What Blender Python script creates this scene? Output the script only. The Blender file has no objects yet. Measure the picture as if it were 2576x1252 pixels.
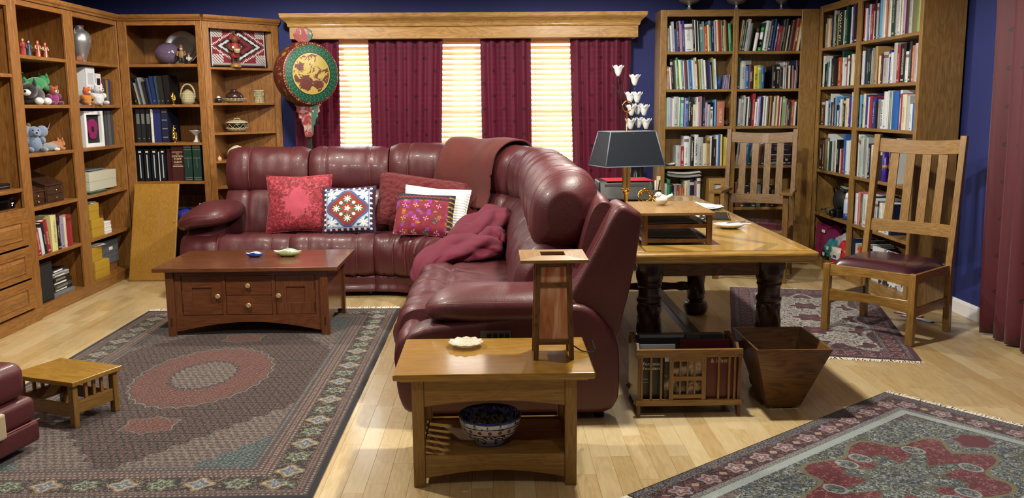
import bpy, math, random
from mathutils import Vector, Matrix
random.seed(7)
R = math.radians
sc = bpy.context.scene
# ---------------------------------------------------------------- camera
FPX = 2250.0
camd = bpy.data.cameras.new('camera'); cam = bpy.data.objects.new('camera', camd)
sc.collection.objects.link(cam)
camd.sensor_fit = 'HORIZONTAL'; camd.sensor_width = 36.0; camd.lens = 36.0 * FPX / 2576.0
pit, yaw, rol = .1593, .0172, .008
cp, sp, cw, sw = math.cos(pit), math.sin(pit), math.cos(yaw), math.sin(yaw)
fw = Vector((sw * cp, cw * cp, -sp)); rt = Vector((cw, -sw, 0)); dn = fw.cross(rt)
r2 = rt * math.cos(rol) + dn * math.sin(rol); d2 = dn * math.cos(rol) - rt * math.sin(rol)
M = Matrix((r2, -d2, -fw)).transposed().to_4x4(); M.translation = (0, 0, 1.47)
cam.matrix_world = M; camd.clip_start = .05
sc.camera = cam
# ---------------------------------------------------------------- light and exposure
sc.view_settings.view_transform = 'Standard'; sc.view_settings.look = 'None'
sc.view_settings.gamma = 1; sc.view_settings.use_curve_mapping = False
sc.view_settings.exposure = 0.0
world = bpy.data.worlds.new('daylight'); sc.world = world; world.use_nodes = True
wb = world.node_tree.nodes['Background']; wb.inputs[0].default_value = (.92, .96, 1, 1); wb.inputs[1].default_value = 9.0
CAN_W = 50.0          # watts of one recessed ceiling lamp
CANS = [(.72, 4.2, 1.5), (-1.75, 4.2, 1.1), (.72, 6.7, .7), (-1.75, 6.7, .85), (-1.75, 1.5, .14), (.72, 1.5, .14)]
# room dimensions (metres): x to the right, y into the room, z up
XL, XR, YB, YF, ZC = -3.76, 3.24, 8.5, -1.2, 2.75

# ---------------------------------------------------------------- node helpers
NT = None
class X:
    """shader socket with arithmetic"""
    def __init__(s, v): s.v = v
    def __add__(a, b): return mth('ADD', a, b)
    __radd__ = __add__
    def __sub__(a, b): return mth('SUBTRACT', a, b)
    def __rsub__(a, b): return mth('SUBTRACT', b, a)
    def __mul__(a, b): return mth('MULTIPLY', a, b)
    __rmul__ = __mul__
    def __truediv__(a, b): return mth('DIVIDE', a, b)
    def __neg__(a): return mth('MULTIPLY', a, -1)
    def __lt__(a, b): return mth('LESS_THAN', a, b)
    def __gt__(a, b): return mth('GREATER_THAN', a, b)
def setin(inp, v):
    if isinstance(v, X): v = v.v
    if isinstance(v, bpy.types.NodeSocket): NT.links.new(v, inp)
    else: inp.default_value = v
def nd(t, **k):
    n = NT.nodes.new(t)
    for a, b in k.items(): setattr(n, a, b)
    return n
def mth(op, *a):
    n = nd('ShaderNodeMath', operation=op)
    for i, v in enumerate(a): setin(n.inputs[i], v)
    return X(n.outputs[0])
def fabs(a): return mth('ABSOLUTE', a)
def fmod(a, p): return mth('FLOORED_MODULO', a, p)
def flo(a): return mth('FLOOR', a)
def fmin(a, b): return mth('MINIMUM', a, b)
def fmax(a, b): return mth('MAXIMUM', a, b)
def fsin(a): return mth('SINE', a)
def fcos(a): return mth('COSINE', a)
def sq(a): return mth('SQRT', a)
def atan2(a, b): return mth('ARCTAN2', a, b)
def hyp(a, b): return sq(a * a + b * b)
def inv(a): return 1.0 - a
def AND(a, b): return a * b
def OR(a, b): return fmax(a, b)
def ss(a, lo, hi):
    n = nd('ShaderNodeMapRange', interpolation_type='SMOOTHSTEP')
    for i, v in enumerate((a, lo, hi, 0.0, 1.0)): setin(n.inputs[i], v)
    return X(n.outputs[0])
def S(h):
    h = h.lstrip('#'); v = [int(h[i:i + 2], 16) / 255 for i in (0, 2, 4)]
    return tuple(c / 12.92 if c <= .04045 else ((c + .055) / 1.055) ** 2.4 for c in v) + (1,)
def col(c): return S(c) if isinstance(c, str) else c
def mix(a, b, t):
    n = nd('ShaderNodeMix', data_type='RGBA'); setin(n.inputs[0], t)
    setin(n.inputs[6], col(a)); setin(n.inputs[7], col(b)); return X(n.outputs[2])
def coords(kind='Object'):
    n = nd('ShaderNodeTexCoord'); return X(n.outputs[kind])
def sep(v):
    n = nd('ShaderNodeSeparateXYZ'); setin(n.inputs[0], v); return [X(o) for o in n.outputs]
def comb(x, y, z=0.0):
    n = nd('ShaderNodeCombineXYZ'); setin(n.inputs[0], x); setin(n.inputs[1], y); setin(n.inputs[2], z); return X(n.outputs[0])
def noise(v, scale=5, detail=2, rough=.5, dist=0.0):
    n = nd('ShaderNodeTexNoise'); setin(n.inputs['Vector'], v); n.inputs['Scale'].default_value = scale
    n.inputs['Detail'].default_value = detail; n.inputs['Roughness'].default_value = rough; n.inputs['Distortion'].default_value = dist
    return X(n.outputs[0])
def vor(v, scale=5, feat='F1', out=0, rnd=1.0):
    n = nd('ShaderNodeTexVoronoi', feature=feat); setin(n.inputs['Vector'], v); n.inputs['Scale'].default_value = scale
    n.inputs['Randomness'].default_value = rnd; return X(n.outputs[out])
def oinfo(o='Random'):
    n = nd('ShaderNodeObjectInfo'); return X(n.outputs[o])
MATS = {}
def newmat(name, rough=.5, metal=0.0, coat=0.0, sheen=0.0, spec=None):
    global NT
    m = bpy.data.materials.new(name); m.use_nodes = True; NT = m.node_tree
    b = NT.nodes['Principled BSDF']
    b.inputs['Roughness'].default_value = rough; b.inputs['Metallic'].default_value = metal
    b.inputs['Coat Weight'].default_value = coat; b.inputs['Coat Roughness'].default_value = .12
    b.inputs['Sheen Weight'].default_value = sheen
    if spec is not None: b.inputs['Specular IOR Level'].default_value = spec
    MATS[name] = m
    return m, b
def bump(b, h, strength=.2, dist=.01):
    n = nd('ShaderNodeBump'); n.inputs['Strength'].default_value = strength; n.inputs['Distance'].default_value = dist
    setin(n.inputs['Height'], h); NT.links.new(n.outputs[0], b.inputs['Normal'])
def plain(name, c, rough=.5, metal=0.0, coat=0.0, sheen=0.0, var=.12, nscale=6, bmp=0.0, bscale=60, emit=None, trans=0.0, alpha=1.0):
    """one colour with a little mottling"""
    if name in MATS: return MATS[name]
    m, b = newmat(name, rough, metal, coat, sheen)
    c = col(c); v = coords()
    n = noise(v, nscale, 3)
    d = tuple(x * (1 - var) for x in c[:3]) + (1,); e = tuple(min(1, x * (1 + var)) for x in c[:3]) + (1,)
    setin(b.inputs['Base Color'], mix(d, e, n))
    if bmp: bump(b, noise(v, bscale, 2), bmp, .004)
    if emit: b.inputs['Emission Color'].default_value = c; b.inputs['Emission Strength'].default_value = emit
    b.inputs['Transmission Weight'].default_value = trans; b.inputs['Alpha'].default_value = alpha
    return m
def wood1(name, light, dark, axis, rough=.4, coat=.25, scale=1.0, figure=.5):
    m, b = newmat(name, rough, 0, coat)
    v = coords(); r = oinfo()
    p = sep(v); i = 'xyz'.index(axis)
    a = p[i] * .06 + r * 17.0; o1 = p[(i + 1) % 3] + r * 5.0; o2 = p[(i + 2) % 3]
    q = comb(o1, o2, a)
    fine = noise(q, 130 * scale, 3, .6)
    big = noise(comb(o1, o2, a * 4.0), 9 * scale, 2, .5, .6)
    ring = fabs(fsin(big * 34.0))
    t = fmin(1.0, fine * .75 + ring * figure * .5)
    c = mix(dark, light, ss(t, .22, .78))
    c = mix(c, dark, (noise(v, 2.0, 2) * .25 + r * .18))
    setin(b.inputs['Base Color'], c)
    bump(b, fine, .10, .002)
    return m
class Wood:
    def __init__(s, name, light, dark, **k):
        s.m = {a: wood1(name + '_' + a, col(light), col(dark), a, **k) for a in 'xyz'}
    def pick(s, dims): return s.m['xyz'[max(range(3), key=lambda i: dims[i])]]

# ---------------------------------------------------------------- mesh helpers
COL = sc.collection
class MB:
    def __init__(s): s.v = []; s.f = []; s.fm = []; s.mi = 0
    def add(s, vs, fs):
        o = len(s.v); s.v += [tuple(v) for v in vs]
        for f in fs: s.f.append([i + o for i in f]); s.fm.append(s.mi)
        return s
    def box(s, x0, y0, z0, x1, y1, z1):
        x0, x1 = sorted((x0, x1)); y0, y1 = sorted((y0, y1)); z0, z1 = sorted((z0, z1))
        return s.add([(x, y, z) for z in (z0, z1) for y in (y0, y1) for x in (x0, x1)],
                     [(0, 2, 3, 1), (4, 5, 7, 6), (0, 1, 5, 4), (2, 6, 7, 3), (0, 4, 6, 2), (1, 3, 7, 5)])
    def hexa(s, b, t):
        """b and t: four corner points each, counter-clockwise from above"""
        return s.add(list(b) + list(t), [(3, 2, 1, 0), (4, 5, 6, 7), (0, 1, 5, 4), (1, 2, 6, 5), (2, 3, 7, 6), (3, 0, 4, 7)])
    def prism(s, poly, h0, h1, ax='z'):
        """polygon (counter-clockwise) in the two other axes, pushed from h0 to h1 along ax"""
        def P(a, b, h): return {'z': (a, b, h), 'y': (a, h, b), 'x': (h, a, b)}[ax]
        n = len(poly); vs = [P(a, b, h0) for a, b in poly] + [P(a, b, h1) for a, b in poly]
        fs = [tuple(range(n))[::-1], tuple(range(n, 2 * n))] + [(i, (i + 1) % n, n + (i + 1) % n, n + i) for i in range(n)]
        if ax == 'y': fs = [f[::-1] for f in fs]
        return s.add(vs, fs)
    def grid(s, fn, nu, nv, cu=False, cv=False, capu=False):
        """fn(i,j) gives a point; cu, cv close the loops; capu fans the open u ends"""
        vs = [fn(i, j) for i in range(nu) for j in range(nv)]; fs = []
        for i in range(nu if cu else nu - 1):
            for j in range(nv if cv else nv - 1):
                fs.append((i * nv + j, ((i + 1) % nu) * nv + j, ((i + 1) % nu) * nv + (j + 1) % nv, i * nv + (j + 1) % nv))
        if capu: fs += [tuple(range(nv)), tuple(range((nu - 1) * nv, nu * nv))[::-1]]
        return s.add(vs, fs)
    def lathe(s, prof, seg=20, c=(0, 0, 0), sx=1, sy=1, top=True, bot=True):
        """profile of (radius, z) from the bottom up"""
        n = len(prof)
        f = lambda i, j: (c[0] + prof[j][0] * math.cos(2 * math.pi * i / seg) * sx, c[1] + prof[j][0] * math.sin(2 * math.pi * i / seg) * sy, c[2] + prof[j][1])
        s.grid(f, seg, n, cu=True)
        o = len(s.v) - seg * n
        if bot and prof[0][0] > 1e-4: s.f.append([o + i * n for i in range(seg)][::-1]); s.fm.append(s.mi)
        if top and prof[-1][0] > 1e-4: s.f.append([o + i * n + n - 1 for i in range(seg)]); s.fm.append(s.mi)
        return s
    def tube(s, pts, r, seg=8, closed=False):
        pts = [Vector(p) for p in pts]; n = len(pts); rr = r if isinstance(r, (list, tuple)) else [r] * n
        up = Vector((.13, .07, 1)); rings = []
        for i, p in enumerate(pts):
            a = pts[(i - 1) % n] if (closed or i > 0) else p; b = pts[(i + 1) % n] if (closed or i < n - 1) else p
            t = (b - a).normalized(); u = t.cross(up)
            if u.length < 1e-3: u = t.cross(Vector((1, .2, .1)))
            u.normalize(); w = t.cross(u)
            rings.append([p + (u * math.cos(2 * math.pi * k / seg) + w * math.sin(2 * math.pi * k / seg)) * rr[i] for k in range(seg)])
        return s.grid(lambda i, j: rings[i][j], n, seg, cu=closed, cv=True, capu=not closed)
    def ball(s, c, rx, ry=None, rz=None, nu=12, nv=8, rot=None):
        ry = ry or rx; rz = rz or rx; c = Vector(c); q = Matrix.Rotation(rot[0], 3, rot[1]) if rot else Matrix.Identity(3)
        vs = [c + q @ Vector((0, 0, -rz))]
        for j in range(1, nv):
            ph = -math.pi / 2 + math.pi * j / nv
            for i in range(nu):
                th = 2 * math.pi * i / nu
                vs.append(c + q @ Vector((rx * math.cos(ph) * math.cos(th), ry * math.cos(ph) * math.sin(th), rz * math.sin(ph))))
        vs.append(c + q @ Vector((0, 0, rz))); fs = []
        for i in range(nu):
            fs.append((0, 1 + (i + 1) % nu, 1 + i))
            for j in range(nv - 2):
                a = 1 + j * nu; fs.append((a + i, a + (i + 1) % nu, a + nu + (i + 1) % nu, a + nu + i))
            a = 1 + (nv - 2) * nu; fs.append((a + i, a + (i + 1) % nu, len(vs) - 1))
        return s.add(vs, fs)
    def xf(s, m):
        s.v = [tuple(m @ Vector(v)) for v in s.v]; return s
    def build(s, name, mat, parent=None, smooth=False, bevel=0.0, sub=0, loc=None, seg=2, flat_ang=None):
        me = bpy.data.meshes.new(name); me.from_pydata(s.v, [], s.f); me.update()
        o = bpy.data.objects.new(name, me); COL.objects.link(o)
        for m in (mat if isinstance(mat, (list, tuple)) else [mat]):
            if isinstance(m, Wood):
                d = [max(v[i] for v in s.v) - min(v[i] for v in s.v) for i in range(3)]; m = m.pick(d)
            me.materials.append(m)
        if any(s.fm):
            for p, i in zip(me.polygons, s.fm): p.material_index = i
        if smooth:
            for p in me.polygons: p.use_smooth = True
            if flat_ang: me.set_sharp_from_angle(angle=R(flat_ang))
        if parent: o.parent = parent
        if loc: o.location = loc
        if bevel:
            b = o.modifiers.new('bevel', 'BEVEL'); b.width = bevel; b.segments = seg; b.limit_method = 'ANGLE'; b.angle_limit = R(40)
        if sub:
            b = o.modifiers.new('sub', 'SUBSURF'); b.levels = sub; b.render_levels = sub
        return o
def tag(o, label, cat, group=None):
    o['label'] = label; o['category'] = cat
    if group: o['group'] = group
    return o
def thing(name, label, cat, loc=(0, 0, 0), rz=0.0, group=None):
    o = bpy.data.objects.new(name, None); COL.objects.link(o); o.empty_display_size = .1
    o.location = loc; o.rotation_euler = (0, 0, rz); return tag(o, label, cat, group)
def struct(o): o['kind'] = 'structure'; return o
def stuff(o): o['kind'] = 'stuff'; return o
def relabel(o, l): o['label'] = l; return o
def bx(name, mat, parent, x0, y0, z0, x1, y1, z1, bevel=.002):
    return MB().box(x0, y0, z0, x1, y1, z1).build(name, mat, parent, bevel=bevel)
def smooth_loop(P, n):
    """closed Catmull-Rom through P, n points"""
    k = len(P); out = []
    for i in range(n):
        t = i * k / n; a = int(t); u = t - a
        p0, p1, p2, p3 = (P[(a + d) % k] for d in (-1, 0, 1, 2))
        out.append(tuple(.5 * (2 * p1[c] + (p2[c] - p0[c]) * u + (2 * p0[c] - 5 * p1[c] + 4 * p2[c] - p3[c]) * u * u + (3 * p1[c] - p0[c] - 3 * p2[c] + p3[c]) * u ** 3) for c in range(len(p1))))
    return out
def smooth_line(P, n):
    k = len(P) - 1; out = []
    for i in range(n):
        t = i * k / (n - 1); a = min(int(t), k - 1); u = t - a
        g = lambda j: P[max(0, min(k, j))]
        p0, p1, p2, p3 = g(a - 1), g(a), g(a + 1), g(a + 2)
        out.append(tuple(.5 * (2 * p1[c] + (p2[c] - p0[c]) * u + (2 * p0[c] - 5 * p1[c] + 4 * p2[c] - p3[c]) * u * u + (3 * p1[c] - p0[c] - 3 * p2[c] + p3[c]) * u ** 3) for c in range(len(p1))))
    return out
_nt = {}
def vnoise(x, y=0.0, z=0.0, s=1.0):
    from mathutils import noise as N
    return N.noise(Vector((x * s, y * s, z * s)))
def text_mesh(body, size, mat, parent, loc, rot, name='lettering', ext=.0004, align='CENTER', sx=1.0, bold=0.0):
    cu = bpy.data.curves.new(name, 'FONT'); cu.body = body; cu.size = size; cu.align_x = align; cu.align_y = 'CENTER'
    cu.extrude = ext; cu.resolution_u = 2; cu.offset = bold
    t = bpy.data.objects.new(name, cu); me = bpy.data.meshes.new_from_object(t)
    bpy.data.objects.remove(t); bpy.data.curves.remove(cu); me.name = name
    o = bpy.data.objects.new(name, me); COL.objects.link(o); me.materials.clear(); me.materials.append(mat)
    o.parent = parent; o.location = loc; o.rotation_euler = rot; o.scale = (sx, 1, 1); return o
# ================================================================ materials shared by many things
OAK = Wood('oak', '#a9773c', '#754a20', figure=.3)                       # media wall on the left
OAKR = Wood('oak_right', '#a9854d', '#745529', figure=.25)                # bookcases round the right corner
OAKM = Wood('mission_oak', '#b08a4c', '#76541f', figure=.14, scale=1.3)  # mission chairs and tables
OAKG = Wood('golden_oak', '#ad8636', '#825e1e', coat=.6, rough=.3, figure=.3)
OAKD = Wood('brown_oak', '#7d5227', '#452a10', figure=.6)
CHERRY = Wood('cherry', '#7d4826', '#502b14', coat=.5, rough=.33, figure=.2)
DARKW = Wood('dark_carved_oak', '#4a2c1a', '#22120a', coat=.3)
PINE = Wood('pale_oak', '#bd9657', '#8a6434', figure=.4)
WHITE = plain('white_paint', '#dcdde0', .5, var=.03)
BLACK = plain('black_plastic', '#0c0d0f', .4)
BRASS = plain('brass', '#d9b25a', .22, metal=1.0, var=.08)
SILVER = plain('pewter', '#b9bbbe', .34, metal=.8, var=.12)
PAPER = plain('paper', '#e6e6e2', .7, var=.05)
# ---------------------------------------------------------------- floor
m, b = newmat('floor_oak', .32, 0, .25)
at_ = nd('ShaderNodeAttribute', attribute_name='tone'); tone = X(at_.outputs['Fac'])
gp = sep(coords('Object'))
q = comb(gp[0] + tone * 9.0, gp[1] * .06 + tone * 31.0, tone * 5.0)
fine = noise(q, 110, 3, .6); big = noise(comb(gp[0] + tone * 9.0, gp[1] * .22 + tone * 31.0, 0.0), 14, 2, .5, .5)
t = fmin(1.0, fine * .7 + fabs(fsin(big * 20.0)) * .18)
c = mix('#b59b6a', '#cdb78a', ss(t, .2, .8)); c = mix(c, '#d8c9a2', ss(tone, .5, 1.0) * .45); c = mix(c, '#a88a56', ss(tone, .3, .0) * .40)
setin(b.inputs['Base Color'], c); bump(b, fine, .06, .002); FLOORM = m
GAP = plain('floor_gap', '#5c4020', .8)
floor = struct(bx('floor', GAP, None, XL - .1, YF - .1, -.12, XR + .1, YB + .1, -.006, 0))
def proj(p):
    d = Vector(p) - Vector((0, 0, 1.47)); w = d.dot(fw)
    return (1288 + FPX * d.dot(r2) / w, 626 + FPX * d.dot(d2) / w) if w > .2 else None
boards = []; PW = .083; x = XL; k = 0
hid = [(-2.55, 3.0, -.72, 6.4), (-.48, 4.0, .55, 7.9), (-2.5, 6.9, .6, 8.5), (XL, YF, -3.26, YB), (2.95, 6.2, XR, YB), (1.45, 8.2, XR, YB), (-3.7, 7.95, -2, YB)]
while x < XR:
    y = YF - random.random() * .9
    while y < YB:
        L = random.choice((.35, .5, .65, .8, 1.0, 1.25)) * random.uniform(.85, 1.15)
        y0, y1 = max(y, YF), min(y + L, YB); x1 = min(x + PW, XR)
        if y1 - y0 > .02:
            cx, cy_ = (x + x1) / 2, (y0 + y1) / 2; P = proj((cx, cy_, 0)); a = 0
            if P and -40 < P[0] < 2616 and P[1] < 1290 and not any(h[0] < cx < h[2] and h[1] < cy_ < h[3] for h in hid): a = (y1 - y0) / max(1, cy_) ** 3
            boards.append((a, x, y0, x1, y1, random.random()))
        y += L
    x += PW
boards.sort(key=lambda b: -b[0])
def board_mesh(bs, name):
    vs, fs, tn = [], [], []
    for a, x0, y0, x1, y1, t in bs:
        o = len(vs); g = .0002; e = .0007
        vs += [(x0 + g, y0 + g, -.006), (x1 - g, y0 + g, -.006), (x1 - g, y1 - g, -.006), (x0 + g, y1 - g, -.006),
               (x0 + g, y0 + g, -.001), (x1 - g, y0 + g, -.001), (x1 - g, y1 - g, -.001), (x0 + g, y1 - g, -.001),
               (x0 + e, y0 + e, 0), (x1 - e, y0 + e, 0), (x1 - e, y1 - e, 0), (x0 + e, y1 - e, 0)]
        for l in (0, 4):
            for i in range(4): fs.append((o + l + i, o + l + (i + 1) % 4, o + l + 4 + (i + 1) % 4, o + l + 4 + i))
        fs.append((o + 8, o + 9, o + 10, o + 11)); tn += [t] * 12
    me = bpy.data.meshes.new(name); me.from_pydata(vs, [], fs); me.update()
    at = me.attributes.new('tone', 'FLOAT', 'POINT'); at.data.foreach_set('value', tn); me.materials.append(FLOORM)
    o = bpy.data.objects.new(name, me); COL.objects.link(o); o.parent = floor; return o
for bd in boards[:300]: board_mesh([bd], 'floor_plank')
stuff(board_mesh(boards[300:], 'floor_planking'))
# ---------------------------------------------------------------- walls and ceiling
m, b = newmat('navy_paint', .75); v = coords()
setin(b.inputs['Base Color'], mix('#151e58', '#1c2868', noise(v, 3, 3))); bump(b, noise(v, 220, 2), .12, .002); NAVY = m
CEIL = plain('ceiling_paint', '#e9e4da', .9, var=.02)
WX0, WX1, WZ0, WZ1 = -1.78, 1.24, .72, 2.1
w = MB(); T = .16
for a in ((XL - T, 0, WX0, ZC), (WX1, 0, XR + T, ZC), (WX0, 0, WX1, WZ0), (WX0, WZ1, WX1, ZC)): w.box(a[0], YB, a[1], a[2], YB + T, a[3])
struct(w.build('wall_back', NAVY))
struct(bx('wall_left', NAVY, None, XL - T, YF - T, 0, XL, YB, ZC, 0))
struct(bx('wall_right', NAVY, None, XR, YF - T, 0, XR + T, YB, ZC, 0))
struct(bx('wall_front', NAVY, None, XL, YF - T, 0, XR, YF, ZC, 0))
struct(bx('ceiling', CEIL, None, XL - T, YF - T, ZC, XR + T, YB + T, ZC + .1, 0))
def baseboard(name, p): return struct(MB().prism(p[0], p[1], p[2], p[3]).build(name, WHITE, bevel=.003))
prof = [(0, 0), (.015, 0), (.015, .085), (.008, .105), (0, .105)]
baseboard('baseboard_right', ([(XR - a, z) for a, z in prof][::-1], YF, 6.2, 'y'))
baseboard('baseboard_back', ([(YB - a, z) for a, z in prof][::-1], -1.98, 1.5, 'x'))
# ---------------------------------------------------------------- recessed ceiling lamps
LENS = plain('lamp_lens', '#fff0d8', .5, emit=18.0)
for cx, cy_, k in CANS:
    t = thing('ceiling_light', 'white recessed downlight set into the ceiling', 'ceiling light', (cx, cy_, ZC), 0, 'recessed ceiling lights')
    MB().lathe([(.062, -.001), (.062, -.008), (.085, -.006), (.088, 0)], 24).build('trim_ring', WHITE, t, True)
    MB().lathe([(0, -.006), (.06, -.006), (.06, -.002)], 24).build('lens', LENS, t)
    ld = bpy.data.lights.new('lamp_light', 'SPOT'); ld.energy = CAN_W * k * 4; ld.color = (1, .935, .82); ld.spot_size = R(174); ld.spot_blend = .25; ld.shadow_soft_size = .07
    lo = bpy.data.objects.new('lamp_light', ld); COL.objects.link(lo); lo.parent = t; lo.location = (0, 0, -.05)
# ---------------------------------------------------------------- window, blinds, curtains, cornice
win = struct(bpy.data.objects.new('window_1', None)); COL.objects.link(win); win.location = ((WX0 + WX1) / 2, YB, WZ0)
WW = WX1 - WX0; hw = WW / 2; hh = WZ1 - WZ0
for a in (-hw, -hw / 3 - .03, hw / 3 - .03, hw - .06): bx('window_frame', WHITE, win, a, .06, 0, a + .06, .12, hh)
for z in (0, hh / 2 - .02, hh - .05): bx('window_rail', WHITE, win, -hw, .065, z, hw, .115, z + .05)
m = bpy.data.materials.new('window_glass'); m.use_nodes = True; NT = m.node_tree; NT.nodes.clear()
tr = nd('ShaderNodeBsdfTransparent'); gl = nd('ShaderNodeBsdfGlossy'); gl.inputs['Roughness'].default_value = .02
tr.inputs[0].default_value = (.95, .98, 1, 1)
mx = nd('ShaderNodeMixShader'); mx.inputs[0].default_value = .06; NT.links.new(tr.outputs[0], mx.inputs[1]); NT.links.new(gl.outputs[0], mx.inputs[2])
NT.links.new(mx.outputs[0], nd('ShaderNodeOutputMaterial').inputs[0]); GLASS = m
for k in range(3): bx('pane', GLASS, win, -hw + k * WW / 3 + .04, .088, .04, -hw + (k + 1) * WW / 3 - .04, .092, hh - .04, 0)
bx('window_sill', WHITE, win, -hw - .03, -.03, -.03, hw + .03, .06, 0)
m, b = newmat('blind_slat', .45); v = coords()
setin(b.inputs['Base Color'], mix('#e2c79c', '#f0dcb8', noise(v, 20, 2)))
tl = nd('ShaderNodeBsdfTranslucent'); tl.inputs[0].default_value = S('#e8b878'); mx = nd('ShaderNodeMixShader'); mx.inputs[0].default_value = .3
out = NT.nodes['Material Output']; NT.links.new(b.outputs[0], mx.inputs[1]); NT.links.new(tl.outputs[0], mx.inputs[2]); NT.links.new(mx.outputs[0], out.inputs[0]); SLAT = m
sl = MB(); a = R(38); hwid = .5 * WW / 3 - .012
pr = [(-.026, -.0015), (0, .0015), (.026, -.0015), (.026, .0015), (0, .0045), (-.026, .0015)]
sl.prism([(y * math.cos(a) - z * math.sin(a), y * math.sin(a) + z * math.cos(a)) for y, z in pr], -hwid, hwid, 'x')
slat0 = None
for k, (nm) in enumerate(('beside the painted drum', 'between the two inner curtain panels', 'above the corner of the sofa')):
    cx = WX0 + (k + .5) * WW / 3
    t = thing('venetian_blind', 'pale wooden venetian blind with open slats ' + nm, 'blind', (cx, YB - .045, WZ0), 0, 'window blinds')
    bx('head_rail', SLAT, t, -hwid, -.025, hh - .07, hwid, .025, hh - .03)
    z = .04
    while z < hh - .085:
        if slat0 is None: o = slat0 = sl.build('slat', SLAT, t, bevel=0)
        else: o = bpy.data.objects.new('slat', slat0.data); COL.objects.link(o); o.parent = t
        o.location = (0, 0, z); z += .0475
    for sx in (-.36, 0, .36):
        MB().tube([(sx, -.03, .02), (sx, -.03, hh - .06)], .0012, 5).build('ladder_cord', SLAT, t)
    bx('bottom_rail', SLAT, t, -hwid, -.02, .005, hwid, .02, .025)
def curtain_mat(name, c1, c2, motif, trn):
    m, b = newmat(name, .6, sheen=.15); v = coords(); p = sep(v)
    x, z = p[0] + noise(v, 2, 1) * .02, p[2]
    row = flo(z / .115); ox = fmod(row, 2.0) * .09
    u = fmod(x + ox, .18) - .09; w_ = fmod(z, .115) - .0575
    r_ = hyp(u, w_); th = atan2(w_, u)
    mk = AND(r_ < .017, OR(fabs(r_ - .011) < .0035, fsin(th * 3.0 + r_ * 260.0) > .55))
    c = mix(c1, c2, noise(comb(p[0] * 6.0, p[1], z * .25), 6, 3)); c = mix(c, motif, mk * .85)
    setin(b.inputs['Base Color'], c); bump(b, noise(v, 400, 2), .1, .001)
    tl = nd('ShaderNodeBsdfTranslucent'); setin(tl.inputs[0], c); mx = nd('ShaderNodeMixShader'); mx.inputs[0].default_value = trn
    tp = nd('ShaderNodeBsdfTransparent'); tp.inputs[0].default_value = S('#c0506a'); mx2 = nd('ShaderNodeMixShader'); mx2.inputs[0].default_value = .14 if trn > .1 else 0
    out = NT.nodes['Material Output']; NT.links.new(b.outputs[0], mx.inputs[1]); NT.links.new(tl.outputs[0], mx.inputs[2])
    NT.links.new(mx.outputs[0], mx2.inputs[1]); NT.links.new(tp.outputs[0], mx2.inputs[2]); NT.links.new(mx2.outputs[0], out.inputs[0]); return m
CURT = curtain_mat('burgundy_curtain', '#5c1234', '#781a40', '#1c060f', .42)
CURTR = curtain_mat('burgundy_curtain_lined', '#470a1b', '#590f20', '#10040a', .03)
def curtain(label, x0t, x1t, x0b, x1b, zt, zb, y, seed, mat, folds, amp=.035, along='x', name='curtain', group='window curtains'):
    t = thing(name, label, 'curtain', (0, 0, 0), 0, group)
    rnd = random.Random(seed); ph = [rnd.uniform(0, 6) for _ in range(4)]; nu, nv = folds * 8 + 1, 22
    def f(i, j):
        u = i / (nu - 1); w_ = j / (nv - 1); z = zt + (zb - zt) * w_
        x = (x0t + (x1t - x0t) * u) * (1 - w_) + (x0b + (x1b - x0b) * u) * w_
        k = .55 + .45 * w_
        uu = u + .012 * math.sin(3 * w_ + ph[0])
        d = amp * k * (math.sin(2 * math.pi * folds * uu + ph[1]) + .45 * math.sin(2 * math.pi * folds * .53 * uu + ph[2] + w_) + .2 * math.sin(2 * math.pi * folds * 2.1 * uu + ph[3]))
        return (x, y + d, z) if along == 'x' else (y + d, x, z)
    o = MB().grid(f, nu, nv).build('fabric', mat, t, True)
    s_ = o.modifiers.new('thick', 'SOLIDIFY'); s_.thickness = .002
    return t
ct = 'burgundy curtain panel with dark sprig motifs '
Yc = 8.35
curtain(ct + 'hanging behind the painted drum', -1.84, -1.41, -1.84, -1.45, 2.1, .12, Yc, 1, CURT, 4, .03)
curtain(ct + 'in front of two blinds, wider than the others', -1.15, -.47, -1.14, -.53, 2.1, .12, Yc, 2, CURT, 7, .03)
curtain(ct + 'between two bright window gaps above the throw', -.13, .33, -.12, .34, 2.1, .12, Yc, 3, CURT, 5, .03)
curtain(ct + 'hanging behind the desk lamp', .69, 1.25, .74, 1.23, 2.1, .12, Yc, 4, CURT, 6, .03)
curtain('floor-length burgundy curtain with dark sprig motifs beside the slat-back side chair', 5.62, 4.2, 5.5, 4.2, 2.5, .015, 3.12, 5, CURTR, 9, .04, 'y', 'floor_length_curtain', 'curtain on the right wall')
t = thing('curtain_rod', 'dark wooden rod carrying the floor-length burgundy curtain', 'rod', (3.12, 0, 2.51))
MB().tube([(0, 4.1, 0), (0, 5.75, 0)], .016, 12).build('pole', DARKW, t, True)
MB().ball((0, 5.78, 0), .03).build('finial', DARKW, t, True)
for y in (4.3, 5.68): bx('bracket', DARKW, t, 0, y - .01, -.012, .12, y + .01, .012)
t = thing('window_cornice', 'pale oak cornice box with stepped crown moulding over the window', 'cornice', (-.27, 0, 2.07))
CH = 1.57
def ring(mb, z0, e0, z1, e1, yf=8.27):
    a = lambda e, z: [(-CH - e, yf - e, z), (CH + e, yf - e, z), (CH + e, 8.5, z), (-CH - e, 8.5, z)]
    mb.hexa(a(e0, z0), a(e1, z1))
g = MB(); ring(g, 0, 0, .105, 0); g.build('fascia', PINE, t, bevel=.003)
g = MB(); ring(g, .105, .012, .125, .018); g.build('lower_bead', PINE, t, bevel=.003)
g = MB()
P = [(.125, .015), (.135, .018), (.15, .028), (.165, .045), (.178, .062), (.185, .066)]
for i in range(5): ring(g, P[i][0], P[i][1], P[i + 1][0], P[i + 1][1])
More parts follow.
